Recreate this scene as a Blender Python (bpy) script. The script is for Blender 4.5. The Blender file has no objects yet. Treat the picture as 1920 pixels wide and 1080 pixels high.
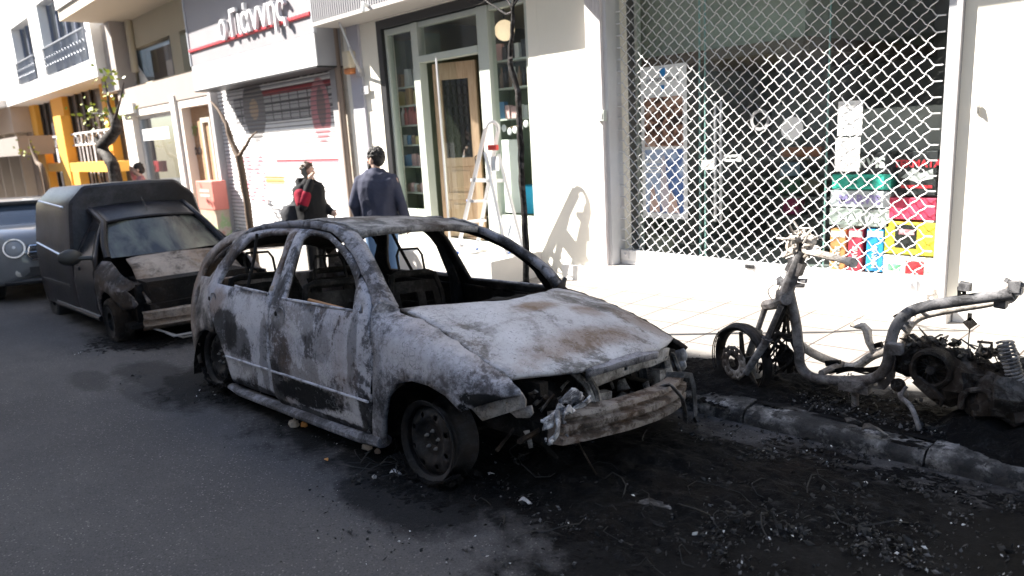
import bpy, bmesh, math, random
import numpy as np
from mathutils import Vector, Matrix, noise
from mathutils.geometry import delaunay_2d_cdt
R = math.radians
C = bpy.context.scene.collection
SC = bpy.context.scene
rnd = random.Random(7)

# ---------------------------------------------------------------- camera
FPX, PITCH, ROLL, YAW = 1390.0, 12.03, 3.35, 42.2
CAM = np.array([0, 0, 1.6])
def _axes():
    p, r, y = R(PITCH), R(ROLL), R(YAW)
    fh = np.array([-math.cos(y), math.sin(y), 0]); up = np.array([0, 0, 1.0])
    fw = fh * math.cos(p) - up * math.sin(p)
    rt = np.cross(fw, up); rt /= np.linalg.norm(rt); uc = np.cross(rt, fw)
    return rt * math.cos(r) - uc * math.sin(r), uc * math.cos(r) + rt * math.sin(r), fw
AR, AU, AF = _axes()
cd = bpy.data.cameras.new('camera'); cam = bpy.data.objects.new('camera', cd); C.objects.link(cam)
cd.sensor_width = 36; cd.lens = FPX / 1920 * 36; cd.clip_start = 0.05; cd.clip_end = 2000
cam.matrix_world = Matrix(((AR[0], AU[0], -AF[0], CAM[0]), (AR[1], AU[1], -AF[1], CAM[1]), (AR[2], AU[2], -AF[2], CAM[2]), (0, 0, 0, 1)))
cd.dof.use_dof = True; cd.dof.focus_distance = 4.2; cd.dof.aperture_fstop = 2.0
SC.camera = cam
# ---------------------------------------------------------------- sky, sun, exposure
SUNV = Vector((-1.6, -1.0, 1.55)).normalized()          # towards the sun
w = bpy.data.worlds.new("World"); SC.world = w; w.use_nodes = True
nt = w.node_tree; bg = nt.nodes['Background']; sk = nt.nodes.new('ShaderNodeTexSky')
sk.sky_type = 'NISHITA'; sk.sun_disc = False
sk.sun_elevation = math.asin(SUNV.z); sk.sun_rotation = math.atan2(SUNV.x, SUNV.y)
nt.links.new(sk.outputs[0], bg.inputs[0]); bg.inputs[1].default_value = 0.085
sd = bpy.data.lights.new('sun', 'SUN'); sd.energy = 5.0; sd.angle = R(0.5); sd.color = (1, .95, .87)
so = bpy.data.objects.new('sun', sd); C.objects.link(so)
so.rotation_euler = SUNV.to_track_quat('Z', 'Y').to_euler()
SC.view_settings.view_transform = 'Standard'; SC.view_settings.look = 'None'
SC.view_settings.exposure = 2.15; SC.view_settings.gamma = 1
SC.render.engine = 'CYCLES'; SC.cycles.max_bounces = 7; SC.cycles.transparent_max_bounces = 24
SC.render.resolution_x = 1024; SC.render.resolution_y = 576

# ---------------------------------------------------------------- ground planes and picking helpers
KY, F = 3.72, 6.2                                        # kerb line, line of the shop fronts
def zr(x, y): return .028 * (x + 2.91) - .03 * (y - 1.98) - .14
def zs(x, y): return zr(x, KY) + .09 + .02 * (y - KY)
def at(u, v, y):                                         # photo pixel -> point on the upright plane Y = y
    d = AF + AR * (u - 960) / FPX - AU * (v - 540) / FPX
    return Vector(CAM + d * ((y - CAM[1]) / d[1]))
def onplane(u, v, n, k):
    d = AF + AR * (u - 960) / FPX - AU * (v - 540) / FPX
    n = np.array(n, float); return Vector(CAM + d * ((k - n @ CAM) / (n @ d)))
def onwalk(u, v, h=0): return onplane(u, v, (-.028, -.02, 1), zs(0, 0) + h)
def onroad(u, v, h=0): return onplane(u, v, (-.028, .03, 1), zr(0, 0) + h)

# ---------------------------------------------------------------- mesh helpers
def inside(p, poly):
    c = False; n = len(poly); j = n - 1
    for i in range(n):
        a, b = poly[i], poly[j]
        if (a[1] > p[1]) != (b[1] > p[1]) and p[0] < (b[0] - a[0]) * (p[1] - a[1]) / (b[1] - a[1]) + a[0]: c = not c
        j = i
    return c
def dens(poly, sp, closed=True):
    out = []; n = len(poly)
    for i in range(n if closed else n - 1):
        a, b = Vector(poly[i][:2]), Vector(poly[(i + 1) % n][:2]); k = max(1, int((b - a).length / sp + .5))
        for q in range(k): out.append(tuple(a.lerp(b, q / k)))
    if not closed: out.append(tuple(poly[-1][:2]))
    return out
class MB:
    def __init__(s): s.v = []; s.f = []; s.m = []; s.k = 0
    def add(s, vs, fs):
        o = len(s.v); s.v += [tuple(p) for p in vs]
        for f in fs: s.f.append(tuple(i + o for i in f)); s.m.append(s.k)
        return s
    def box(s, c, d, rot=None, tp=1.0):
        c = Vector(c); vs = []
        for z in (-1, 1):
            q = tp if z > 0 else 1
            for x, y in ((-1, -1), (1, -1), (1, 1), (-1, 1)):
                p = Vector((x * d[0] / 2 * q, y * d[1] / 2 * q, z * d[2] / 2))
                vs.append(c + (rot @ p if rot else p))
        return s.add(vs, [(3, 2, 1, 0), (4, 5, 6, 7), (0, 1, 5, 4), (1, 2, 6, 5), (2, 3, 7, 6), (3, 0, 4, 7)])
    def bb(s, lo, hi): 
        return s.box([(a + b) / 2 for a, b in zip(lo, hi)], [abs(b - a) for a, b in zip(lo, hi)])
    def quad(s, *p): return s.add(p, [tuple(range(len(p)))])
    def tube(s, pts, r, n=8, closed=False, flat=1.0, ref=None):
        P = [Vector(p) for p in pts]; N = len(P); rs = r if isinstance(r, (list, tuple)) else [r] * N
        up = None; vs = []
        for i in range(N):
            t = (P[(i + 1) % N] - P[i - 1]) if closed else (P[min(i + 1, N - 1)] - P[max(i - 1, 0)])
            if t.length < 1e-9: t = Vector((0, 0, 1))
            t.normalize()
            if up is None:
                up = Vector(ref) if ref else (Vector((0, 0, 1)) if abs(t.z) < .9 else Vector((1, 0, 0)))
            a = up - t * up.dot(t)
            if a.length < 1e-6: a = t.orthogonal()
            a.normalize(); up = a; b = t.cross(a)
            for k in range(n):
                q = 2 * math.pi * k / n
                vs.append(P[i] + (a * math.cos(q) * flat + b * math.sin(q)) * rs[i])
        fs = []
        for i in range(N if closed else N - 1):
            for k in range(n):
                j = (i + 1) % N; fs.append((i * n + k, i * n + (k + 1) % n, j * n + (k + 1) % n, j * n + k))
        if not closed: fs += [tuple(range(n - 1, -1, -1)), tuple((N - 1) * n + k for k in range(n))]
        return s.add(vs, fs)
    def lathe(s, prof, c=(0, 0, 0), rot=None, n=32, close=False):   # prof of (r, h), around local Z
        c = Vector(c); vs = []
        for r, h in prof:
            for k in range(n):
                q = 2 * math.pi * k / n; p = Vector((r * math.cos(q), r * math.sin(q), h)); vs.append(c + (rot @ p if rot else p))
        m = len(prof); fs = []
        for i in range(m if close else m - 1):
            j = (i + 1) % m
            for k in range(n): fs.append((i * n + k, i * n + (k + 1) % n, j * n + (k + 1) % n, j * n + k))
        return s.add(vs, fs)
    def ball(s, c, r, n=12, m=8, jit=0, sd=0):
        r = (r, r, r) if isinstance(r, (int, float)) else r; vs = []; c = Vector(c)
        for i in range(m + 1):
            a = math.pi * i / m
            for k in range(n):
                q = 2 * math.pi * k / n; p = Vector((math.sin(a) * math.cos(q), math.sin(a) * math.sin(q), math.cos(a)))
                if jit: p *= 1 + jit * noise.noise(p * 2.1 + Vector((sd, sd * 1.7, 0)))
                vs.append(c + Vector((p.x * r[0], p.y * r[1], p.z * r[2])))
        return s.add(vs, [(i * n + k, (i + 1) * n + k, (i + 1) * n + (k + 1) % n, i * n + (k + 1) % n) for i in range(m) for k in range(n)])
    def panel(s, outline, holes=(), fn=None, sp=.05, flip=False):
        o = dens(outline, sp); hs = [dens(h, sp) for h in holes]; vs = [Vector(p) for p in o]; ed = [(i, (i + 1) % len(o)) for i in range(len(o))]
        for h in hs:
            b = len(vs); vs += [Vector(p) for p in h]; ed += [(b + i, b + (i + 1) % len(h)) for i in range(len(h))]
        xs = [p[0] for p in o]; ys = [p[1] for p in o]
        y = min(ys) + sp / 2; row = 0
        while y < max(ys):
            x = min(xs) + (sp / 2 if row % 2 else sp)
            while x < max(xs):
                if inside((x, y), o) and not any(inside((x, y), h) for h in hs):
                    if min((Vector((x, y)) - q).length for q in vs[:len(o) + sum(map(len, hs))]) > sp * .45: vs.append(Vector((x, y)))
                x += sp
            y += sp * .87; row += 1
        r = delaunay_2d_cdt(vs, ed, [], 0, 1e-6); fs = []
        for f in r[2]:
            g = sum((r[0][i] for i in f), Vector((0, 0))) / len(f)
            if inside(g, o) and not any(inside(g, h) for h in hs): fs.append(tuple(reversed(f)) if flip else tuple(f))
        return s.add([fn(p.x, p.y) if fn else (p.x, p.y, 0) for p in r[0]], fs)
    def prism(s, poly, fn, h0, h1):                       # solid: polygon (p, q) swept from h0 to h1; fn(p, q, h)
        n = len(poly)
        s.add([fn(p[0], p[1], h0) for p in poly] + [fn(p[0], p[1], h1) for p in poly],
              [tuple(range(n - 1, -1, -1)), tuple(range(n, 2 * n))] + [(i, (i + 1) % n, n + (i + 1) % n, n + i) for i in range(n)])
        return s
    def strip(s, A, B):                                   # ruled strip between two curves
        n = len(A); return s.add(list(A) + list(B), [(i, i + 1, n + i + 1, n + i) for i in range(n - 1)])
    def grid(s, nu, nv, fn):
        return s.add([fn(i / nu, j / nv) for j in range(nv + 1) for i in range(nu + 1)],
                     [(j * (nu + 1) + i, j * (nu + 1) + i + 1, (j + 1) * (nu + 1) + i + 1, (j + 1) * (nu + 1) + i) for j in range(nv) for i in range(nu)])
    def wall(s, xs, zs_, hole, y0, y1, ax='x'):           # wall of cells, open where hole(xc, zc); only outer faces
        nx, nz = len(xs) - 1, len(zs_) - 1
        full = lambda i, k: 0 <= i < nx and 0 <= k < nz and not hole((xs[i] + xs[i + 1]) / 2, (zs_[k] + zs_[k + 1]) / 2)
        P = (lambda x, y, z: (x, y, z)) if ax == 'x' else (lambda x, y, z: (y, x, z))
        for i in range(nx):
            for k in range(nz):
                if not full(i, k): continue
                a, b, c, d = xs[i], xs[i + 1], zs_[k], zs_[k + 1]
                s.quad(P(a, y0, c), P(b, y0, c), P(b, y0, d), P(a, y0, d)); s.quad(P(a, y1, c), P(a, y1, d), P(b, y1, d), P(b, y1, c))
                if not full(i - 1, k): s.quad(P(a, y0, c), P(a, y0, d), P(a, y1, d), P(a, y1, c))
                if not full(i + 1, k): s.quad(P(b, y0, c), P(b, y1, c), P(b, y1, d), P(b, y0, d))
                if not full(i, k - 1): s.quad(P(a, y0, c), P(a, y1, c), P(b, y1, c), P(b, y0, c))
                if not full(i, k + 1): s.quad(P(a, y0, d), P(b, y0, d), P(b, y1, d), P(a, y1, d))
        return s
    def text(s, body, size, fn, depth=.004, align='CENTER', bold=0, shear=0):
        cu = bpy.data.curves.new('t', 'FONT'); cu.body = body; cu.size = size; cu.extrude = depth; cu.align_x = align; cu.offset = bold; cu.shear = shear
        cu.resolution_u = 3
        ob = bpy.data.objects.new('t', cu); C.objects.link(ob)
        me = bpy.data.meshes.new_from_object(ob.evaluated_get(bpy.context.evaluated_depsgraph_get()))
        s.add([fn(v.co.x, v.co.y, v.co.z) for v in me.vertices], [tuple(p.vertices) for p in me.polygons])
        bpy.data.objects.remove(ob); bpy.data.curves.remove(cu); bpy.data.meshes.remove(me); return s
    def jitter(s, a, sc=6, i0=0):
        for i in range(i0, len(s.v)):
            p = Vector(s.v[i]); s.v[i] = tuple(p + noise.noise_vector(p * sc) * a)
        return s
    def split(s, name, mat, parent=None, smooth=35, **k):            # every connected piece becomes an object of its own
        up = list(range(len(s.v)))
        def find(a):
            while up[a] != a: up[a] = up[up[a]]; a = up[a]
            return a
        for f in s.f:
            for i in f[1:]: up[find(i)] = find(f[0])
        g = {}
        for f in s.f: g.setdefault(find(f[0]), []).append(f)
        out = []
        for fs in g.values():
            ids = sorted({i for f in fs for i in f}); mp = {i: n for n, i in enumerate(ids)}; q = MB(); q.add([s.v[i] for i in ids], [tuple(mp[i] for i in f) for f in fs]); out.append(q.build(name, mat, parent, smooth, **k))
        return out[0]
    def build(s, name, mat, parent=None, smooth=35, solid=0, off=-1, bevel=0, loc=None, sub=0, back=None):
        me = bpy.data.meshes.new(name); me.from_pydata(s.v, [], s.f)
        for m in (mat if isinstance(mat, (list, tuple)) else [mat]): me.materials.append(m)
        if isinstance(mat, (list, tuple)): me.polygons.foreach_set('material_index', s.m)
        if smooth:
            me.polygons.foreach_set('use_smooth', [True] * len(me.polygons)); me.set_sharp_from_angle(angle=R(smooth))
        me.validate(); me.update()
        o = bpy.data.objects.new(name, me); C.objects.link(o)
        if parent: o.parent = parent
        if loc is not None: o.location = loc
        if bevel:
            b = o.modifiers.new('b', 'BEVEL'); b.width = bevel; b.segments = 2; b.limit_method = 'ANGLE'
        if sub: o.modifiers.new('s', 'SUBSURF').levels = sub; o.modifiers['s'].render_levels = sub
        if solid:
            q = o.modifiers.new('t', 'SOLIDIFY'); q.thickness = solid; q.offset = off
            if back: me.materials.append(back); q.material_offset = 1; q.material_offset_rim = 0
        return o
def tag(o, label=None, cat=None, group=None, kind=None):
    for k, v in (('label', label), ('category', cat), ('group', group), ('kind', kind)):
        if v: o[k] = v
    return o
def thing(name, label, cat, loc=(0, 0, 0), group=None, mat=None):
    o = bpy.data.objects.new(name, None); C.objects.link(o); o.empty_display_size = .1
    if mat is not None: o.matrix_world = mat
    else: o.location = loc
    return tag(o, label, cat, group)
def copy_tree(o, parent=None):
    c = o.copy(); C.objects.link(c)
    if parent: c.parent = parent
    for ch in list(o.children): copy_tree(ch, c)
    return c

# ---------------------------------------------------------------- materials
class NB:                                                 # tiny node builder
    def __init__(s, name):
        s.mat = bpy.data.materials.new(name); s.mat.use_nodes = True; s.t = s.mat.node_tree; s.b = s.t.nodes['Principled BSDF']; s._co = None
    def n(s, t, **k):
        q = s.t.nodes.new(t)
        for a, v in k.items(): setattr(q, a, v)
        return q
    def set(s, inp, v):
        if isinstance(v, bpy.types.NodeSocket): s.t.links.new(v, inp)
        elif v is not None:
            if isinstance(v, (tuple, list)) and len(v) == 3 and inp.type == 'RGBA': v = (*v, 1)
            inp.default_value = v
    def co(s):
        if s._co is None: s._co = s.n('ShaderNodeTexCoord').outputs['Object']
        return s._co
    def map(s, sc=(1, 1, 1), loc=(0, 0, 0), rot=(0, 0, 0), v=None):
        q = s.n('ShaderNodeMapping'); s.set(q.inputs[0], v or s.co()); q.inputs['Scale'].default_value = sc; q.inputs['Location'].default_value = loc; q.inputs['Rotation'].default_value = rot; return q.outputs[0]
    def noise(s, sc, det=6, ro=.6, v=None, dis=0, lac=2):
        q = s.n('ShaderNodeTexNoise'); s.set(q.inputs['Vector'], v or s.co()); q.inputs['Scale'].default_value = sc; q.inputs['Detail'].default_value = det
        q.inputs['Roughness'].default_value = ro; q.inputs['Distortion'].default_value = dis; return q.outputs['Fac']
    def voro(s, sc, feat='F1', v=None, out='Distance'):
        q = s.n('ShaderNodeTexVoronoi', feature=feat); s.set(q.inputs['Vector'], v or s.co()); q.inputs['Scale'].default_value = sc; return q.outputs[out]
    def ramp(s, f, stops, interp='LINEAR'):
        q = s.n('ShaderNodeValToRGB'); e = q.color_ramp; e.interpolation = interp
        while len(e.elements) < len(stops): e.elements.new(.5)
        for el, (p, c) in zip(e.elements, stops):
            el.position = p; el.color = (*(c if isinstance(c, (tuple, list)) else (c, c, c)), 1)
        s.set(q.inputs[0], f); return q.outputs[0]
    def mix(s, f, a, b, mode='MIX'):
        q = s.n('ShaderNodeMix', data_type='RGBA', blend_type=mode); s.set(q.inputs[0], f); s.set(q.inputs[6], a); s.set(q.inputs[7], b); return q.outputs[2]
    def math(s, op, a, b=None, c=None, clamp=False):
        q = s.n('ShaderNodeMath', operation=op); q.use_clamp = clamp; s.set(q.inputs[0], a); s.set(q.inputs[1], b)
        if c is not None: s.set(q.inputs[2], c)
        return q.outputs[0]
    def blob(s, c, r, edge=.25, nz=None, amt=.5):         # 1 inside an ellipsoid of place, ragged edge
        q = s.map(tuple(1 / a for a in r), tuple(-b / a for a, b in zip(r, c)))
        l = s.n('ShaderNodeVectorMath', operation='LENGTH'); s.set(l.inputs[0], q); d = l.outputs['Value']
        if nz is not None: d = s.math('ADD', d, s.math('MULTIPLY', s.math('SUBTRACT', nz, .5), amt * 2))
        return s.math('MULTIPLY_ADD', d, -1 / edge, 1 / edge, clamp=True)
    def bump(s, h, st=.3, d=.01):
        q = s.n('ShaderNodeBump'); q.inputs['Strength'].default_value = st; q.inputs['Distance'].default_value = d; s.set(q.inputs['Height'], h)
        s.t.links.new(q.outputs[0], s.b.inputs['Normal']); return s
    def out(s, col=None, rough=None, metal=None, spec=None):
        s.set(s.b.inputs['Base Color'], col); s.set(s.b.inputs['Roughness'], rough); s.set(s.b.inputs['Metallic'], metal)
        if spec is not None: s.b.inputs['Specular IOR Level'].default_value = spec
        return s.mat
def plain(name, col, rough=.6, metal=0, var=.12, sc=3, bump=0, dirt=None):
    b = NB(name); n = b.noise(sc, 6, .65)
    c = b.mix(b.math('MULTIPLY', n, 1), tuple(x * (1 - var) for x in col), tuple(min(1, x * (1 + var)) for x in col))
    if dirt:
        c = b.mix(b.ramp(b.noise(sc * 2.3, 8, .7), [(.5, 0), (.72, 1)]), c, dirt)
    if bump: b.bump(b.noise(sc * 12, 5, .6), bump, .004)
    return b.out(c, b.math('MULTIPLY_ADD', n, .2, rough - .1), metal)
def scorched(name, dark=(.010, .010, .011), mid=(.085, .085, .097), light=(.35, .35, .39), lo=.30, hi=.62, sc=2.2, rust=.3, soot=(), pale=(), rough=.72, crust=.3, streak=.25, seed=0.0, rcol=(.16, .095, .055), brown=()):
    b = NB(name); v = b.map((1, 1, 1), (seed, seed * .7, seed * 1.3)); vs = b.map((5, 5, .7), (seed, 0, 0))
    big = b.noise(sc, 9, .62, v, .7); fine = b.noise(34, 8, .78, v); st = b.noise(2.2, 6, .6, vs)
    h = b.math('ADD', b.math('MULTIPLY', big, 1 - streak), b.math('MULTIPLY', st, streak))
    h = b.math('ADD', h, b.math('MULTIPLY', b.math('SUBTRACT', fine, .5), .34))
    mm_ = (lo + hi) / 2; lo, hi = mm_ - (mm_ - lo) * .72, mm_ + (hi - mm_) * .72
    c = b.ramp(h, [(lo - .06, dark), (lo + .07, mid), (hi - .05, light), (hi + .2, tuple(min(1, x * 1.3) for x in light))])
    if rust: c = b.mix(b.math('MULTIPLY', b.ramp(b.noise(1.7, 8, .65, b.map((1, 1, 1), (seed + 3, 5, seed))), [(.46, 0), (.66, 1)]), rust), c, rcol)
    rag = b.math('ADD', b.math('MULTIPLY', b.noise(6, 8, .7, v), .55), b.math('MULTIPLY', b.noise(19, 8, .75, v), .45)); flk = b.noise(11, 9, .72, b.map((1, 1, 1), (seed + 7, 2, 1)), .4)
    c = b.mix(b.math('MULTIPLY', b.ramp(flk, [(.54, 0), (.60, 1)]), .38), c, tuple(x * .5 for x in mid)); c = b.mix(b.math('MULTIPLY', b.ramp(flk, [(.34, 1), (.40, 0)]), .35), c, tuple(min(1, x * 1.35) for x in light))
    for p, r, k in brown: c = b.mix(b.math('MULTIPLY', b.blob(p, r, .5, rag, .8), k), c, rcol)
    for p, r, k in pale: c = b.mix(b.math('MULTIPLY', b.blob(p, r, .2, rag, .7), k), c, (.50, .49, .52))
    for p, r, k in soot: c = b.mix(b.math('MULTIPLY', b.blob(p, r, .22, rag, 1.0), k), c, dark)
    spk = b.ramp(b.noise(75, 4, .7, v), [(.60, 0), (.66, 1)]); c = b.mix(b.math('MULTIPLY', spk, .7), c, (.03, .03, .032))
    ck = b.math('MULTIPLY', b.ramp(b.voro(26, 'DISTANCE_TO_EDGE', b.mix(.06, v, b.n('ShaderNodeTexNoise').outputs['Color'])), [(0, 1), (.035, 0)]), b.ramp(b.noise(3.1, 6, .65, b.map((1, 1, 1), (seed + 11, 0, 4))), [(.50, 0), (.56, 1)]))
    c = b.mix(b.math('MULTIPLY', ck, .6), c, tuple(x * .6 for x in dark)); ed_ = b.ramp(flk, [(.585, 0), (.60, 1), (.615, 0)]); c = b.mix(b.math('MULTIPLY', ed_, .5), c, tuple(min(1, x * 1.25) for x in light))
    b.bump(b.math('ADD', b.math('ADD', b.math('MULTIPLY', big, .6), b.math('MULTIPLY', fine, .5)), b.math('MULTIPLY', ck, -.25)), crust * 1.5, .012)
    return b.out(c, b.math('MULTIPLY_ADD', fine, .3, rough - .15), 0.0, .15)
def glassy(name, tint=(.9, .95, .93), k=1.0):
    b = NB(name); t = b.t; t.nodes.remove(b.b); o = t.nodes['Material Output']
    tr = b.n('ShaderNodeBsdfTransparent'); tr.inputs[0].default_value = (*tint, 1); gl = b.n('ShaderNodeBsdfGlossy'); gl.inputs['Roughness'].default_value = .02
    lw = b.n('ShaderNodeLayerWeight'); lw.inputs[0].default_value = .5; fz = b.math('MULTIPLY_ADD', b.math('POWER', lw.outputs['Facing'], 5), .9, .045); mx = b.n('ShaderNodeMixShader')
    b.set(mx.inputs[0], b.math('MULTIPLY', fz, k)); t.links.new(tr.outputs[0], mx.inputs[1]); t.links.new(gl.outputs[0], mx.inputs[2]); t.links.new(mx.outputs[0], o.inputs[0]); return b.mat
# ================================================================ materials of the place
b = NB('asphalt')
sp1 = b.ramp(b.voro(62), [(.0, 1), (.2, .9), (.32, 0)]); gate = b.ramp(b.noise(47, 3, .6), [(.50, 0), (.58, 1)])
sp2 = b.ramp(b.noise(170, 3, .7), [(.55, 0), (.7, 1)])
base = b.ramp(b.math('ADD', b.math('MULTIPLY', b.noise(.55, 9, .68), .7), b.math('MULTIPLY', b.noise(2.6, 9, .7, b.map((.5, 1.4, 1))), .3)), [(.3, (.056, .054, .055)), (.5, (.078, .074, .075)), (.72, (.108, .102, .099))])
base = b.mix(b.math('MULTIPLY', b.math('MULTIPLY', b.math('MULTIPLY', sp1, gate), b.ramp(b.noise(1.3, 5, .6), [(.35, .3), (.65, 1)])), .75), base, (.33, .31, .285)); base = b.mix(b.math('MULTIPLY', sp2, .35), base, (.13, .125, .12)); base = b.mix(b.math('MULTIPLY', b.ramp(b.noise(110, 5, .75), [(.36, 1), (.50, 0)]), .6), base, (.022, .022, .024)); base = b.mix(b.math('MULTIPLY', b.ramp(b.noise(14, 9, .75), [(.30, 1), (.46, 0)]), .35), base, (.035, .034, .036))
rag = b.math('ADD', b.math('MULTIPLY', b.noise(1.9, 10, .72), .55), b.math('MULTIPLY', b.noise(7.5, 9, .75), .45)); rag2 = b.noise(7, 8, .7)
soot = None
for c, r, k in (((-1.0, 2.55, 0), (1.75, 1.35, 9), 1), ((.6, 2.5, 0), (1.8, 1.5, 9), 1), ((-2.5, 2.75, 0), (1.3, 1.0, 9), 1), ((-3.8, 2.45, 0), (2.2, .85, 9), 1), ((-2.9, 1.85, 0), (.65, .32, 9), .85), ((-5.6, 2.05, 0), (1.0, .6, 9), .95), ((-6.4, 1.75, 0), (.8, .28, 9), .6),
                ((-1.1, 1.5, 0), (.9, .35, 9), .8), ((-8.3, 2.4, 0), (1.2, .8, 9), .85), ((-10.4, 2.6, 0), (3.2, .75, 9), .8), ((-14.2, 2.7, 0), (2.3, .8, 9), .85), ((-6.75, 1.33, 0), (.55, .16, 9), .4), ((-5.9, 1.5, 0), (.7, .12, 9), .35)):
    q = b.math('MULTIPLY', b.blob(c, r, .32, rag, 1.0), k); soot = q if soot is None else b.math('MAXIMUM', soot, q)
soot = b.math('MULTIPLY', soot, b.ramp(rag2, [(.2, .86), (.6, 1)]))
base = b.mix(soot, base, b.ramp(b.noise(24, 8, .75), [(.35, (.0018, .0018, .002)), (.58, (.004, .004, .0045)), (.68, (.010, .010, .011)), (.8, (.04, .04, .044))]))
hh = b.math('ADD', b.math('MULTIPLY', b.noise(55, 6, .7), .6), b.math('MULTIPLY', b.noise(9, 8, .7), .6))
b.bump(hh, .55, .012); M_ASPH = b.out(base, b.ramp(soot, [(0, .9), (1, .8)]), 0, .10)

b = NB('paving'); br = b.n('ShaderNodeTexBrick'); br.offset = 0; br.inputs['Scale'].default_value = 1; b.set(br.inputs[0], b.map((1, 1, 1), (0, .08, 0)))
br.inputs['Brick Width'].default_value = .4; br.inputs['Row Height'].default_value = .4; br.inputs['Mortar Size'].default_value = .008; br.inputs['Mortar Smooth'].default_value = .3
br.inputs['Color1'].default_value = (.25, .235, .22, 1); br.inputs['Color2'].default_value = (.29, .275, .255, 1); br.inputs['Mortar'].default_value = (.07, .055, .05, 1)
pc = b.mix(b.ramp(b.noise(3, 9, .7), [(.35, 0), (.7, .5)]), br.outputs[0], (.20, .175, .155))
rag = b.noise(2.6, 10, .72); s2 = None
for c, r, k in (((-.7, 4.0, 0), (1.9, .75, 9), 1), ((1.4, 4.0, 0), (1.9, .9, 9), 1), ((-2.5, 4.05, 0), (.95, .55, 9), 1), ((-4.5, 3.85, 0), (2.2, .45, 9), .95), ((-8, 3.8, 0), (4, .4, 9), .8)):
    q = b.math('MULTIPLY', b.blob(c, r, .35, rag, .45), k); s2 = q if s2 is None else b.math('MAXIMUM', s2, q)
pc = b.mix(s2, pc, b.ramp(b.noise(22, 8, .75), [(.35, (.003, .003, .0035)), (.58, (.008, .008, .009)), (.68, (.02, .02, .022)), (.8, (.07, .07, .075))]))
b.bump(b.math('ADD', b.math('MULTIPLY', br.outputs[1], -1), b.math('MULTIPLY', b.noise(30, 7, .7), .5)), .4, .008); M_PAVE = b.out(pc, .85, 0, .12)

b = NB('kerb_stone'); kc = b.ramp(b.noise(2.6, 9, .7), [(.36, (.006, .006, .007)), (.46, (.03, .029, .03)), (.53, (.13, .125, .125)), (.61, (.40, .39, .39))])
kc = b.mix(b.ramp(b.noise(13, 8, .75), [(.49, 0), (.57, 1)]), kc, (.006, .006, .007)); b.bump(b.noise(14, 8, .75), .8, .02); M_KERB = b.out(kc, .8)
M_ASH = scorched('ash_heap', (.0016, .0016, .002), (.0036, .0036, .004), (.022, .022, .024), .46, .84, 11, .03, rough=.9, crust=1.0, streak=0)
M_CHIP = [plain('black_chip', (.005, .005, .0055), .7), plain('grey_chip', (.07, .07, .075), .7), plain('pale_chip', (.5, .5, .5), .5)]
M_PLAST = plain('cream_plaster', (.80, .76, .67), .85, 0, .06, 1.5, .15)
M_PLAST2 = plain('white_plaster', (.74, .73, .71), .85, 0, .05, 1.2, .12)
M_BEIGE = plain('beige_plaster', (.50, .44, .33), .85, 0, .08, 1.3, .15)
M_SOFF = plain('soffit_plaster', (.66, .58, .47), .85, 0, .05)
M_GREYW = plain('grey_render', (.36, .35, .36), .85, 0, .12, 3, .2)
M_MARB = NB('veined_marble'); b = M_MARB
M_MARB = b.out(b.ramp(b.noise(7, 9, .7, b.map((6, 6, .5)), 1.2), [(.35, (.40, .36, .36)), (.5, (.58, .54, .54)), (.7, (.66, .63, .62))]), .35)
M_ALU = plain('aluminium', (.60, .60, .62), .38, .85, .06, 6)
M_ALUW = plain('galvanised_steel', (.62, .62, .63), .45, .35, .1, 8)
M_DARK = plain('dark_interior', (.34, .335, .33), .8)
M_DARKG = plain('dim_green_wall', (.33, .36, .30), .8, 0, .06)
M_BLACKF = plain('black_steel_frame', (.02, .02, .022), .45)
M_GREENF = plain('pale_green_paint', (.47, .50, .45), .5, 0, .05)
M_GREEND = plain('shelf_green_paint', (.17, .21, .15), .55, 0, .08)
M_GLASS = glassy('window_glass'); M_GLASSD = glassy('dim_window_glass', (.45, .48, .5), 1.5)
M_WHITE = plain('white_paper', (.8, .8, .79), .6, 0, .03); M_ORANGE = plain('orange_paint', (.78, .40, .06), .6, 0, .08)
M_WOOD = NB('pale_wood'); b = M_WOOD
M_WOOD = b.out(b.ramp(b.noise(5, 7, .6, b.map((9, 9, .7)), .6), [(.3, (.38, .25, .15)), (.7, (.55, .40, .27))]), .5)
M_WOODP = NB('brown_panel_wood'); b = M_WOODP
M_WOODP = b.out(b.ramp(b.noise(4, 7, .65, b.map((1, 1, 9)), .6), [(.3, (.30, .17, .09)), (.7, (.46, .29, .17))]), .6)
M_GREYP = plain('grey_sign_panel', (.28, .265, .28), .5, 0, .05); M_WSIGN = plain('white_sign_panel', (.72, .70, .71), .5, 0, .03); M_PINKW = plain('rosy_sign_panel', (.70, .64, .65), .5, 0, .03)
M_RED = plain('red_paint', (.60, .035, .05), .45, 0, .08); M_DRED = plain('dark_red_paint', (.26, .03, .04), .6); M_BLK = plain('black_paint', (.02, .02, .02), .5)
M_LET = plain('pale_letter_paint', (.66, .66, .68), .4, .2); M_BROWNI = plain('brown_interior', (.16, .11, .08), .8)
def colmat(n, c, r=.45): return plain(n, c, r, 0, .08, 8)

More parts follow.
